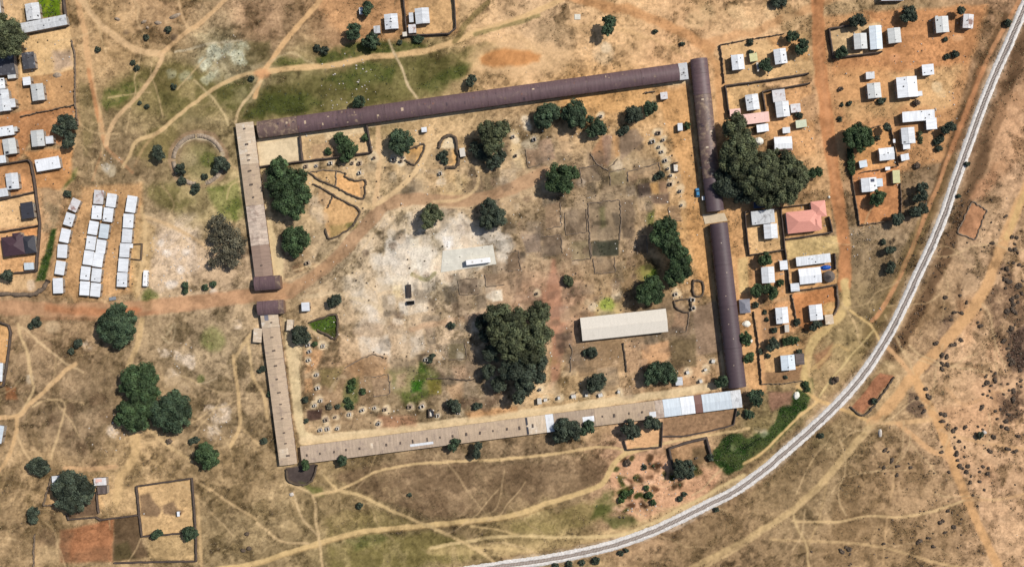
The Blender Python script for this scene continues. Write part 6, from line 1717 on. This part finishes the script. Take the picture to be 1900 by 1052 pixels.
def plant(name, label, cat, lobes, mat, dens=1.0, hgt=None, group=None, leaf=None, low=False):
    """lobes in map units as seen from above: (x, y, r)"""
    rmax = max(l[2] for l in lobes) * S
    H_ = hgt or (1.15 * rmax + 2.2 if not low else rmax * 1.25)
    L3 = []
    ax_ = sum(l[0] * l[2] ** 2 for l in lobes) / sum(l[2] ** 2 for l in lobes)
    ay_ = sum(l[1] * l[2] ** 2 for l in lobes) / sum(l[2] ** 2 for l in lobes)
    g = np.random.default_rng(int(ax_ * 31 + ay_ * 17))
    zb = H_ - rmax * .72
    gx, gy = P(ax_, ay_, zb)
    t = bpy.data.objects.new(name, None); COL.objects.link(t); t.location = (gx, gy, 0); tag(t, label, cat, group)
    for x, y, r in lobes:
        rm = r * S * (.92 if low else 1.06); z = max(zb - (rmax - rm) * (.25 if not low else .6) + g.uniform(-.3, .3) * (0 if low else 1), rm * .5)
        px_, py_ = P(x, y, z)
        L3.append((px_ - gx, py_ - gy, z, rm))
    lf = leaf or float(np.clip(.24 + rmax * .022, .18, .44)) * (1 if rmax > 1.2 else .75)
    link('crown', crown_mesh('crown', L3, mat, g, dens, lf, core=.34 if dens < .7 else .74), t)
    m = MB(); tr = max(.05, rmax * .055)
    zt = zb * .55
    m.tube((0, 0, -.2), (g.uniform(-.2, .2), g.uniform(-.2, .2), zt), tr * 1.35, tr * .85, 8)
    tips = [(x, y, z) for x, y, z, r in L3]
    for x, y, z, r in L3[:8]:
        for _ in range(2):
            m.tube((0, 0, zt * .9), (x + g.uniform(-.5, .5) * r, y + g.uniform(-.5, .5) * r, z + r * .15), tr * .6, tr * .2, 5)
    m.build('trunk', 'bark', t)
    return t

TREE, BUSH = 'tree', 'bush'
D_, GN, OV, GG, SH, LU = 'leaf_dark', 'leaf_green', 'leaf_olive', 'leaf_grey', 'leaf_dusky', 'leaf_lush'
T_ = [
 # inside the square
 ('largest leafy tree in the northwest corner of the square', GN, [(525,322,28),(512,345,20),(545,352,22),(530,372,26),(562,365,17),(548,388,18),(518,306,14),(552,330,18)], 11),
 ('round leafy tree just south of the largest northwest corner tree', GN, [(548,447,23),(540,436,15),(557,436,15),(548,464,13)], 8.5),
 ('leafy tree on the bottom wall of the walled yard under the north range', GN, [(632,258,12),(645,278,17),(656,276,9),(640,294,9)], 6.5),
 ('dark tree above the triangular orange plot', D_, [(743,256,18),(745,275,15),(733,268,11),(760,262,9)], 8),
 ('tall olive crowned tree right of the kidney shaped pen', OV, [(903,242,17),(932,240,15),(918,258,20),(910,275,14)], 12),
 ('dark leaf mass put in for the shadow below the olive crowned tree', SH, [(895,283,17),(915,300,14),(880,275,10),(930,290,10)], 6),  # leaf mass added where the olive tree's shadow lies
 ('western tree of the three under the north range', D_, [(1013,216,21),(1025,210,14),(1003,225,13)], 8),
 ('middle tree of the three under the north range', D_, [(1063,205,19),(1070,226,16),(1052,212,12),(1078,210,11)], 8.5),
 ('eastern tree of the three under the north range', D_, [(1108,238,15),(1094,222,8),(1098,246,10),(1118,244,8)], 7),
 ('dark tree left of a twin tree near the northeast corner of the square', SH, [(1176,211,14),(1168,219,9),(1184,213,9)], 6),
 ('small round tree nearest the northeast corner of the square', D_, [(1208,200,12),(1203,207,8)], 6),
 ('star shaped green tree in the upper middle of the square', GN, [(1040,328,24),(1062,322,14),(1028,345,15),(1048,345,14)], 10),
 ('olive green tree north of the pale bare ground', OV, [(803,394,16),(792,410,15),(816,400,9)], 8.5),
 ('dark twin topped tree north of the concrete slab', SH, [(907,384,16),(922,404,18),(903,412,15)], 8.5),
 ('tall green tree left of the southeast vaulted range', GN, [(1236,428,22),(1222,442,17),(1244,452,20),(1262,480,20),(1263,503,20),(1248,516,15),(1252,470,15)], 11.5),
 ('round green tree at the top right of the pale hall', GN, [(1210,536,22),(1196,546,18),(1218,550,14)], 9.5),
 ('giant dark tree in the middle of the square, northern crown', OV, [(927,586,26),(1000,582,22),(962,598,24),(940,622,29),(996,615,27),(985,648,25),(948,650,20),(915,612,13)], 16),
 ('giant dark tree in the middle of the square, southern crown', SH, [(968,685,25),(994,672,21),(944,686,17),(974,716,18),(962,738,11),(1000,700,13)], 13),
 ('dark lower trees on the shaded left flank of the giant tree', SH, [(896,598,15),(902,622,14),(912,655,16),(906,690,13),(925,712,14)], 8),
 ('leafy dark tree right above the south path near the southeast corner', D_, [(1234,690,19),(1215,690,17),(1205,702,13),(1245,700,12)], 8),
 ('dark round tree above the row of white cubicles', SH, [(1106,710,15),(1115,705,11),(1098,718,9)], 6.5),
 ('small tree against the foot of the dark vaulted range', D_, [(1340,707,10),(1334,712,8)], 5),
 ('dark pointed tree left of the green triangular garden', SH, [(558,618,15),(552,630,10),(566,626,11)], 6.5),
 ('dark shrubby tree right of the white kiosk by the west gate', SH, [(624,556,11),(615,563,8)], 5),
 ('dark tree standing above the middle of the south range path', SH, [(842,752,11),(836,748,7),(848,758,7)], 5),
 # outside north
 ('pointed conical tree alone north of the long north range', D_, [(1130,42,13),(1126,56,12),(1122,36,5)], 8),
 ('dark oval tree on the grass west of the north village', D_, [(657,57,13),(655,66,11)], 6.5),
 ('dark spreading tree below the small northern shed', D_, [(690,76,13),(678,80,8),(698,80,8)], 6),
 ('round tree covering the tiny northern shed', D_, [(682,13,10),(679,22,8)], 5.5),
 ('small dark tree touching the middle of the long north range roof', D_, [(667,188,10),(661,192,7)], 6.5),
 ('spiky dark tree just above the long north range', SH, [(876,147,8),(872,155,7)], 5),
 # north-west
 ('big olive tree filling the upper left corner', OV, [(12,48,24),(28,68,20),(12,85,22),(-8,60,24),(30,92,12)], 13),
 ('black green clump of trees in the northwest yard', SH, [(123,226,14),(134,232,11),(105,241,9),(117,243,10),(130,255,11),(127,266,10)], 7),
 ('upright black tree left of the round ruin', SH, [(293,278,9),(297,288,9),(290,288,7)], 6),
 ('dark bushy tree on the right rim of the round ruin', SH, [(408,302,11),(419,309,9),(402,312,8),(416,298,6)], 5),
 ('dark round bush tree at the left rim of the round ruin', SH, [(336,314,10)], 4),
 ('grey sparse thorn tree beside the upper west range, northern one', GG, [(405,412,15),(430,440,20),(398,440,12),(415,430,18)], 7.5),
 ('grey sparse thorn tree beside the upper west range, southern one', GG, [(412,468,19),(440,465,16),(430,482,14),(395,488,9),(448,450,12)], 7.5),
 # west
 ('big round tree below the west road', D_, [(218,592,27),(202,610,22),(232,612,24),(216,626,20),(240,590,14),(196,594,13),(225,572,10)], 10),
 ('northwest tree of the three big trees on the west plain', GN, [(252,702,24),(272,700,24),(258,722,26),(280,722,20),(238,718,16)], 10),
 ('southwest tree of the three big trees on the west plain', GN, [(235,762,22),(258,770,26),(270,752,20),(250,785,16),(228,775,14)], 10),
 ('southeast tree of the three big trees on the west plain', D_, [(308,760,26),(332,755,26),(322,780,22),(340,772,16),(300,778,16),(325,738,14)], 10),
 ('perfectly round dark tree standing alone on the southwest plain', GN, [(385,842,20),(374,848,13),(396,850,13),(386,856,13),(380,834,12)], 8),
 ('huge dark tree over the homestead at the lower left', SH, [(130,898,26),(150,905,24),(122,922,20),(138,932,20),(160,920,15),(112,908,15),(132,882,12)], 11),
 ('grey dark spiky tree above left of the homestead', SH, [(72,862,15),(62,865,11),(82,868,11),(76,876,9)], 6.5),
 ('dark round tree below left of the homestead', SH, [(64,950,11),(62,962,9)], 5.5),
 ('dark tree on the bottom right corner of the square walled yard', D_, [(352,988,12),(360,990,8),(350,996,8)], 5),
 ('oval tree on the bottom wall of the square walled yard', D_, [(288,993,7),(295,988,7)], 4.5),
 ('dark round tree beside the plum house yard', SH, [(13,512,11)], 5),
 # south
 ('dark leafy tree against the south range, left of a smaller one', SH, [(1045,795,18),(1062,800,17),(1040,810,12),(1052,788,12)], 7.5),
 ('smaller leafy tree against the middle of the south range', D_, [(1092,788,10),(1082,800,8),(1096,796,8)], 5.5),
 ('dark tree at the top left corner of the sandy garden plot', SH, [(1168,793,14),(1176,800,12),(1160,796,9),(1170,806,9)], 7),
 ('dark tree at the top right corner of the sandy garden plot', SH, [(1208,781,10),(1217,787,10),(1202,787,8)], 6),
 ('black tree at the bottom of the thick walled pen', SH, [(1272,866,14),(1264,875,13),(1258,862,10),(1278,880,9)], 7),
 ('dark tree overlapping the edge of the south range near its seam', D_, [(846,821,9),(840,829,8)], 5.5),
 ('narrow dark tree just below the south range', SH, [(888,826,7),(886,836,7),(884,844,7)], 5.5),
 ('boxy dark tree below the west end of the south range', D_, [(636,850,8),(635,857,8)], 5),
 ('green tree at the edge of the dark earth tank', GN, [(567,858,7),(568,866,7)], 4.5),
 ('dark tree outside the southeast corner by the white roof end', D_, [(1406,735,13),(1396,735,11),(1404,746,9)], 6.5),
 # east clump
 ('tall olive tree at the north end of the big east clump', OV, [(1362,232,22),(1372,252,22),(1350,238,14),(1382,258,16)], 12.5),
 ('broad olive tree on the left of the big east clump', OV, [(1365,285,28),(1350,300,18),(1385,280,22),(1370,312,22)], 14),
 ('broad olive tree in the heart of the big east clump', OV, [(1405,312,28),(1420,335,26),(1395,340,24),(1425,300,18)], 14),
 ('olive tree on the right of the big east clump', OV, [(1450,302,24),(1465,325,22),(1445,330,22),(1475,345,18),(1455,352,20)], 12),
 ('dark tree at the lower left of the big east clump', SH, [(1345,345,20),(1365,355,20),(1340,322,14),(1382,362,16)], 9),
 ('low olive tree at the bottom of the big east clump', OV, [(1420,368,18),(1440,368,16),(1465,365,14),(1400,360,14)], 9),
 ('small green tree at the right tip of the big east clump', GN, [(1508,322,9),(1518,319,9),(1500,325,7)], 5),
 ('olive tree between the tree clump and the small right tip tree', OV, [(1484,322,15),(1478,308,11),(1492,332,10)], 8),
 # east village
 ('round dark tree by the orange road near a white house', D_, [(1489,83,11),(1484,92,10),(1492,92,7)], 5.5),
 ('dark tree in the top right corner of the fenced white house yard', D_, [(1466,68,9),(1474,68,8)], 5),
 ('star shaped bush tree between the two white houses', D_, [(1418,121,9),(1424,126,8),(1424,113,5)], 4.5),
 ('dark tree on the top wall of the walled plot', SH, [(1592,37,11),(1584,41,9),(1600,42,7)], 6),
 ('round dark tree in the lower left corner of the walled plot', D_, [(1562,97,10),(1556,101,7)], 4.5),
 ('ragged dark tree on orange ground above the pale grey house', SH, [(1686,25,13),(1680,33,9),(1693,32,9)], 6),
 ('round tree above the rust patched house', SH, [(1782,20,8)], 5),
 ('big dark tree in the yard beside the orange road', GN, [(1592,247,17),(1605,252,15),(1578,256,16),(1598,268,14),(1610,262,11)], 9.5),
 ('round tree at the top right corner of the big dark tree yard', SH, [(1645,237,8)], 4.5),
 ('round dark tree below the solar panel house', GN, [(1630,366,13),(1624,373,10)], 6),
 ('round dark tree at the bottom corner of the orange fenced yard', SH, [(1664,407,11),(1669,403,8)], 5.5),
 ('dark tree by the railway beside the L shaped house', SH, [(1762,237,10),(1754,241,8)], 5),
 ('upper tree of the trio between the orange yard and the railway', SH, [(1709,348,9),(1716,346,6)], 5.5),
 ('middle tree of the trio between the orange yard and the railway', SH, [(1712,363,9),(1702,368,8)], 5.5),
 ('lower tree of the trio between the orange yard and the railway', SH, [(1702,391,11),(1711,388,10),(1693,394,8)], 5.5),
 ('dark round tree above the pale grey house in the east village', GN, [(1421,480,12),(1414,484,8)], 6),
 ('dark green tree below the pale grey house, left one', GN, [(1404,540,11),(1411,534,9)], 6),
 ('dark green tree below the pale grey house, right one', GN, [(1430,541,13),(1424,535,9)], 6),
 ('dark tree along the drainage edge left of a long low hedge', SH, [(1434,636,9),(1430,645,8),(1440,640,7)], 5),
 ('leafy tree against the dark vaulted range below the blue grey shed', GN, [(1382,627,11),(1386,635,7)], 6),
 ('leafy tree against the lower end of the dark vaulted range', GN, [(1388,664,10),(1392,658,6)], 6),
 ('dark tree at the foot of the white house in the orange triangular yard', SH, [(1516,602,9),(1509,607,7)], 4.5),
 ('dark tree on the verge above the hedge plot by the railway', SH, [(1649,465,8),(1655,463,7)], 4),
 ('dark oval tree alone on the verge west of the railway', SH, [(1653,493,8),(1651,502,7)], 4),
]
for label, mat, lobes, hgt in T_:
    plant('tree', label, TREE, lobes, mat, (.42 if 'sparse' in label else 1) if mat == GG else 1.0, hgt)

B = [
 ('twin dark bushes on the grass left of the north village, joined', SH, [(590,90,8),(602,94,9)]),
 ('round bush at the bottom corner of the fenced north yard', D_, [(773,72,9),(781,74,7)]),
 ('small round bush left of the fenced north yard corner', SH, [(742,79,5)]),
 ('dark bush cut by the top edge near the east village road', SH, [(1440,4,12),(1452,6,10)]),
 ('dark bush in the fenced yard above the yellow green shed', SH, [(1392,79,7)]),
 ('small black bush beside the yellow green shed', SH, [(1393,98,6)]),
 ('small bush by the white house in the bare east yard', SH, [(1634,188,7),(1640,186,5)]),
 ('dry brown bush below the biggest white house', 'leaf_scrub', [(1700,191,7)]),
 ('small round bush in the big dark tree yard', SH, [(1628,256,6)]),
 ('upper scrubby bush beside the railway verge', SH, [(1744,258,9),(1738,264,7)]),
 ('lower scrubby bush beside the railway verge', SH, [(1742,276,7)]),
 ('pair of bushes on orange ground, left one', SH, [(1757,105,6)]),
 ('pair of bushes on orange ground, right one', SH, [(1772,101,8)]),
 ('tiny bush below the house near the railway corner', SH, [(1754,74,5)]),
 ('tiny dry bush left of the road yards, topmost', 'leaf_scrub', [(1560,166,5)]),
 ('tiny bush left of the road yards, middle right', SH, [(1576,192,5)]),
 ('tiny bush left of the road yards, middle left', SH, [(1563,194,4)]),
 ('tiny bush left of the road yards, lowest', SH, [(1558,222,5)]),
 ('flat hedge-like bush in the notch of the L shaped house', OV, [(1707,248,5),(1707,256,5),(1709,263,4)]),
 ('bush beside the white kiosk near the vaulted east range', GN, [(1274,234,8)]),
 ('dark bush in the northeast corner plots of the square', SH, [(1160,240,9),(1152,246,7)]),
 ('small green bush at the corner of a bare plot by the east cubicles', SH, [(1226,325,8),(1218,330,6)]),
 ('dark bush against the kidney shaped pen', SH, [(823,287,10),(826,298,8),(815,292,6)]),
 ('small round tree bush inside the walled yard under the north range', GN, [(610,281,8)]),
 ('small bush on the right wall of the walled yard', GN, [(678,256,8)]),
 ('sparse round bush by the brown track in the square', OV, [(1052,520,11),(1058,526,8)]),
 ('dark low bush beside the plots south of the pale hall', SH, [(1099,655,12),(1088,655,8)]),
 ('small dark bush between the white cubicles near the triangular garden', GN, [(584,639,6)]),
 ('dark bush at the path edge of the southwest range gardens', SH, [(567,741,7)]),
 ('tiny bush at the dark plot in the southwest corner of the square', SH, [(568,780,5)]),
 ('green bush in the southwest gardens, upper', LU, [(655,708,8),(652,720,9)]),
 ('green bush in the southwest gardens, lower', GN, [(650,752,9),(645,742,7)]),
 ('green bush in the southwest gardens, right', GN, [(673,726,7)]),
 ('round dark bush in the southwest gardens', SH, [(627,754,5)]),
 ('grey bush left of a round dark one in the southwest gardens', GG, [(612,754,7)]),
 ('dark bush beside the green gardens near the giant tree', SH, [(798,667,7),(803,660,5)]),
 ('dark bush at the foot of the giant tree', SH, [(884,754,8),(890,752,6)]),
 ('dark bush west of the giant tree', SH, [(838,603,8)]),
 ('small bush on the wall of the southwest range', D_, [(502,732,7),(508,732,6)]),
 ('dark bush leaning on the outside of the southwest range', SH, [(488,684,7),(482,688,5)]),
 ('small dark bush on open ground left of the southwest range', SH, [(490,818,7)]),
 ('dark bush below the south verge path, larger', SH, [(667,938,7)]),
 ('dark bush below the south verge path, smaller', SH, [(760,918,4.5)]),
 ('dark bush pair below the west road, upper', SH, [(68,598,11)]),
 ('dark bush touching the upper bush below the west road', SH, [(58,605,7)]),
 ('dark round bush on the west plain, larger', SH, [(146,638,10)]),
 ('dark round bush on the west plain, smaller', SH, [(133,651,7)]),
 ('small green bush on the pale rubble north of the west road', D_, [(345,530,8),(343,540,7)]),
 ('small bush near the gatehouse north of the west road, left', D_, [(381,533,7)]),
 ('small bush near the gatehouse north of the west road, right', D_, [(396,527,7)]),
 ('round bush above the perfectly round dark tree', SH, [(365,815,7),(356,819,6)]),
 ('small grey bush near the perfectly round dark tree', 'leaf_scrub', [(314,818,6)]),
 ('small bush on the lower bank of the round ruin, left', SH, [(338,336,9)]),
 ('small bush on the lower bank of the round ruin, middle', SH, [(365,348,9),(360,355,7)]),
 ('small bush on the lower bank of the round ruin, right', SH, [(380,328,7)]),
 ('dark bush above the first shelter of the left row', SH, [(126,360,8)]),
 ('north field bush beside the broken ruin', SH, [(312,55,7)]),
 ('north field bush below the broken ruin', SH, [(272,70,6)]),
 ('lone bush by the northwest track', SH, [(182,92,6)]),
 ('twin grass bushes, lower', SH, [(254,127,6)]),
 ('twin grass bushes, upper', SH, [(247,117,5)]),
 ('small bush in the grass below the pale rubble', SH, [(322,161,6)]),
 ('small bush near the long northwest footpath, right', SH, [(273,198,5)]),
 ('small bush near the long northwest footpath, left', SH, [(260,192,4)]),
 ('small bush at the western end of the north grass', SH, [(467,146,6)]),
 ('small bush on the bare ground beyond the range, upper', SH, [(1216,59,5)]),
 ('small bush on the bare ground beyond the range, lower', SH, [(1266,82,5)]),
 ('small bush in the yard below the white banded house', SH, [(1483,215,8)]),
 ('dark bush outside the white roof end of the south range, right', D_, [(1388,768,9),(1394,769,7)]),
 ('small black bush at the white roof end corner', SH, [(1369,767,5)]),
 ('bush on the right wall of the thick walled pen', SH, [(1318,848,8)]),
 ('long low dark bush row above the southernmost white house', GN, [(1456,634,8),(1466,632,9),(1476,631,8)]),
 ('bush beneath the dark specked white house', SH, [(1437,612,7)]),
 ('dark bush on the fence right of the dark specked white house', SH, [(1478,597,8)]),
 ('bush at the corner of the square shed wall', GN, [(1448,525,8)]),
 ('small bush left of the dark specked white house', SH, [(1402,566,7)]),
 ('tiny bush in the brown yard left of the specked house, lower', SH, [(1423,593,4)]),
 ('tiny bush in the brown yard left of the specked house, upper', SH, [(1419,579,4)]),
 ('bush leaning on the roof of the brown striped shed', SH, [(1483,653,7)]),
 ('small bush on the sandy path by the lower vaulted range', SH, [(1411,652,6)]),
 ('tiny bush left of the southernmost white house', SH, [(1425,660,5)]),
 ('tiny bush below the southernmost white house', SH, [(1457,700,3.5)]),
 ('grey round bush near the rail crossing path', 'leaf_scrub', [(1549,705,8)]),
 ('small bush on the verge above the oval tree', SH, [(1639,449,6)]),
 ('dark lone shrub beside a white stone pile on the southeast plain', SH, [(1818,807,8)]),
 ('bush in the reddish strip beside the railway', SH, [(1621,744,7)]),
 ('bush on the railway shoulder, upper', SH, [(1523,808,6)]),
 ('bush on the railway shoulder, lower', SH, [(1329,945,5.5)]),
 ('dark bush at the bottom edge below the railway, largest', SH, [(1106,1040,8)]),
 ('dark bush right of the largest bottom edge bush', SH, [(1152,1026,6),(1162,1020,5)]),
 ('dark bush left of the largest bottom edge bush', SH, [(1080,1043,6)]),
 ('dark bush at the bottom edge further left', SH, [(1056,1046,7)]),
 ('leftmost dark bush at the bottom edge below the railway', SH, [(1031,1050,7)]),
 ('dark bush beside the railway near the top right corner', SH, [(1870,43,8)]),
 ('dark bush on the railway shoulder by the east verge', SH, [(1794,305,6)]),
 ('dark bush on the railway shoulder lower down the east verge', SH, [(1778,363,5)]),
 ('dry bush on the verge near the yellow shed', 'leaf_scrub', [(1702,307,7)]),
]
for label, mat, lobes in B:
    plant('bush', label, BUSH, lobes, mat, 1.0, None, None, .24, True)
B2 = [('green bush in the overgrown hollow south of the garden plots, left', LU, [(1160,918,9),(1152,928,7),(1170,912,6)]), ('green bush in the overgrown hollow south of the garden plots, right', GN, [(1205,918,8),(1212,932,7),(1200,905,6)]),
 ('dry bush in the overgrown hollow above the railway', SH, [(1262,925,6),(1270,916,5)]), ('small bush among the red earth near the thick walled pen', SH, [(1196,866,6)]), ('dry bush at the pale hollow left of the pen', 'leaf_scrub', [(1165,858,7)]), ('bush at the tip of the lush green strip', GN, [(1494,712,7),(1498,722,6)]),]
for label, mat, lobes in B2:
    plant('bush', label, BUSH, lobes, mat, 1.0, None, None, .22, True)
# long hedge of the roadside yard
plant('hedge', 'long dark hedge running down the road side of the big dark tree yard', 'hedge', [(1577,282,8),(1578,292,8),(1579,302,8),(1580,312,8),(1581,321,7)], GN, 1.0, 2.6, None, .25, True)

# ---- loose shrubs on the open plains, one mesh each
SHRUB = []
for k in range(8):
    g = np.random.default_rng(500 + k)
    lob = [(0, 0, .45, .8)] + [(g.uniform(-.8, .8), g.uniform(-.8, .8), .35, g.uniform(.3, .6)) for _ in range(3)]
    SHRUB.append(crown_mesh('shrub', lob, 'leaf_scrub', g, .9, .2, .25))
ZONES = [((1750,645,34,50),14,'in the dark scrub left of the diagonal track'),((1890,560,20,60),14,'near the right edge above the track fork'),((1840,470,60,75),24,'beside the yellow track near the right edge'),((1885,640,22,60),28,'in the densest scrub at the right edge'),((1865,730,32,45),28,'in the scrub right of the track fork'),
 ((1752,625,26,42),18,'in the dark scrub left of the diagonal track'),((1715,750,22,28),18,'in the triangle between the forking tracks'),((1800,800,70,50),22,'around the white stone pile'),((1850,880,40,60),16,'right of the straight orange track'),((1770,930,60,80),22,'near where the thin path meets the orange track'),((1700,1020,130,26),14,'along the bottom right edge'),((1640,880,70,50),8,'left of the orange track'),((1790,560,40,60),14,'on bare pinkish ground by the diagonal track')]
g = np.random.default_rng(99); n = 0
for (cx, cy, rx, ry), k, where in ZONES:
    c2 = [(cx + g.normal(0, rx * .6), cy + g.normal(0, ry * .6)) for _ in range(max(2, k // 5))]
    for i in range(k):
        q = c2[i % len(c2)]
        x, y = q[0] + g.normal(0, rx * .25), q[1] + g.normal(0, ry * .25)
        if x > 1898 or y > 1050 or sample(CLS, np.array([x]), np.array([y]))[0] != C_GROUND: continue
        o = link('shrub', SHRUB[int(g.integers(0, 8))], None, (*G(x, y), 0), g.uniform(0, 6.28))
        s_ = g.uniform(.35, .95); o.scale = (s_, s_ * g.uniform(.8, 1.2), s_ * .9)
        tag(o, 'low dark dry shrub ' + where, 'shrub', 'dry shrubs scattered on the eastern plain')
        n += 1

# ---- what nobody could count
def tufts(name, n, pick, mat, size, zh, seed, blades=3, spread=.3):
    g = np.random.default_rng(seed)
    x = g.uniform(-30, 1930, n * 8); y = g.uniform(-20, 1072, n * 8)
    p = pick(x, y); ok = g.uniform(0, 1, len(x)) < p
    x, y = x[ok][:n], y[ok][:n]; k = len(x)
    X = np.repeat((x - CX) * S, blades) + g.normal(0, spread, k * blades); Y = np.repeat((CY - y) * S, blades) + g.normal(0, spread, k * blades)
    C = np.stack([X, Y, g.uniform(.3, 1, k * blades) * zh], 1)
    N = g.normal(size=(k * blades, 3)) * np.array([1, 1, .6]) + np.array([0, 0, .5])
    V, F = quads_at(C, N, size * g.uniform(.6, 1.4, k * blades), None, g)
    T = np.repeat(np.clip(1 + g.normal(0, .3, k), .4, 1.8), blades)[:, None].repeat(3, 1)
    return tag(link(name, arr_mesh(name, V, F, mat, T)), kind='stuff')
greenness = lambda x, y: np.clip((sample(IMG[..., 1], x, y) - sample(IMG[..., 0], x, y) + 10) / 22, 0, 1)
tufts('grass', 16000, lambda x, y: greenness(x, y) ** 1.5, 'leaf_olive', .26, .22, 3)
tufts('lush_grass', 6000, lambda x, y: (greenness(x, y) > .95) * (sample(IMG[..., 0], x, y) < 90) * 1.0, 'leaf_lush', .3, .25, 4)
openg = lambda x, y: (sample(CLS, x, y) == C_GROUND) * 1.0
tufts('dry_grass', 26000, lambda x, y: openg(x, y) * sample(np.maximum(mat_, mat2), x, y) * (sample(IMG[..., 0], x, y) < 185), 'leaf_straw', .22, .16, 5)
tufts('scrub', 8000, lambda x, y: openg(x, y) * sample(mat_, x, y) * sample(mat2, x, y) * ((x > 1400) & (y > 330) | (x < 480) & (y > 590) | (y > 800)) , 'leaf_scrub', .22, .2, 6)
tufts('dark_scrub', 9000, lambda x, y: (sample(IMG[..., 0], x, y) < 112) * (x > 1650) * (y > 350) * 1.0, 'leaf_scrub', .32, .4, 7)

def clumps(name, n, pick, mat, seed, smin, smax):
    g = np.random.default_rng(seed)
    x = g.uniform(0, 1900, n * 30); y = g.uniform(0, 1052, n * 30); ok = g.uniform(0, 1, len(x)) < pick(x, y)
    x, y = x[ok][:n], y[ok][:n]; k = len(x); s_ = g.uniform(smin, smax, k)
    V = ICO_V[None] * g.uniform(.55, 1.3, (k, 12, 1)) * s_[:, None, None] * np.array([1, 1, .7]); V[..., 0] += ((x - CX) * S)[:, None]; V[..., 1] += ((CY - y) * S)[:, None]; V[..., 2] += s_[:, None] * .25
    F = (ICO_F[None] + (np.arange(k) * 12)[:, None, None]).reshape(-1, 3)
    T = np.repeat(np.clip(1 + g.normal(0, .25, k), .5, 1.6), 20)[:, None].repeat(3, 1)
    return tag(link(name, arr_mesh(name, V.reshape(-1, 3), F, mat, T)), kind='stuff')
zone = lambda x, y: sum(np.exp(-((x - a) / b_) ** 2 - ((y - c) / d) ** 2) * k / 26 for (a, c, b_, d), k, _ in ZONES)
clumps('scrub', 1300, lambda x, y: openg(x, y) * np.clip(zone(x, y), 0, 1) * sample(mat2 + mat3 * .5, x, y), 'leaf_scrub', 21, .16, .48)
clumps('scrub', 900, lambda x, y: openg(x, y) * sample(mat2 * mat3, x, y) * ((x > 1400) & (y > 780) | (x < 480) & (y > 590) | (y > 860) | (x > 1560) & (y > 420) & (x < 1660)) * .5, 'leaf_scrub', 22, .15, .36)
hollow = lambda x, y: ((x > 1140) & (x < 1330) & (y > 848) & (y < 960) & ((y - 850) < (1345 - x) * .62)) * 1.0
clumps('scrub', 240, lambda x, y: hollow(x, y) * (sample(IMG[..., 0], x, y) < 120), 'leaf_scrub', 23, .25, .8)
clumps('scrub', 130, lambda x, y: hollow(x, y) * (sample(IMG[..., 0], x, y) < 105), 'leaf_green', 24, .25, .8)
def stones(name, n, pick, mat, seed, smin=.12, smax=.45):
    g = np.random.default_rng(seed)
    x = g.uniform(0, 1900, n * 10); y = g.uniform(0, 1052, n * 10); ok = g.uniform(0, 1, len(x)) < pick(x, y)
    x, y = x[ok][:n], y[ok][:n]; m = MB()
    for a, b_ in zip(x, y):
        gx, gy = G(a, b_); s_ = g.uniform(smin, smax); m.box(gx, gy, s_ * .25, s_, s_ * g.uniform(.6, 1.2), s_ * .7, g.uniform(0, 3), g.uniform(.5, .8))
    return tag(m.build(name, mat), kind='stuff')
stones('rubble', 2600, lambda x, y: openg(x, y) * np.clip((sample(IMG[..., 2], x, y) - 128) / 60, 0, 1), 'rubble_stone', 8)
rub = lambda x, y: sum((np.hypot(x - cx, y - cy) < r) * 1.0 for cx, cy, r in ((340,665,30),(405,790,30),(200,800,40),(425,100,35),(205,310,25),(1760,175,12),(1745,205,12),(1595,450,40),(1610,590,30),(1200,900,60),(640,160,60),(320,490,60)))
stones('rubble', 900, lambda x, y: np.clip(rub(x, y), 0, 1), 'rubble_stone', 9, .25, .7)
stones('yard_clutter', 500, lambda x, y: (sample(CLS, x, y) == C_YARD) * ((x > 1335) | (x < 270)) * .5, 'cubicle_grey', 12, .2, .7)
stones('yard_clutter', 350, lambda x, y: (sample(CLS, x, y) == C_YARD) * ((x > 1335) | (x < 270)) * .4, 'mud_bank', 13, .2, .7)
stones('courtyard_clutter', 450, lambda x, y: (x > 560) * (x < 1300) * (y > 230) * (y < 790) * .5 * (y > 844 - .13 * x - 560) * (y < 812 - .125 * (x - 560)), 'cubicle_paint', 14, .2, .65)
stones('courtyard_clutter', 450, lambda x, y: (x > 560) * (x < 1300) * (y > 270) * (y < 812 - .125 * (x - 560)) * .5, 'mud_bank', 15, .2, .8)
# broken white stone along the railway verge
stones('verge_rubble', 500, lambda x, y: np.clip(1 - np.abs(np.hypot(x - 1750, (y - 250) * .45) - 28) / 16, 0, 1) * (x < 1800) * .6, 'rubble_stone', 10, .25, .6)
print('shrubs', n)
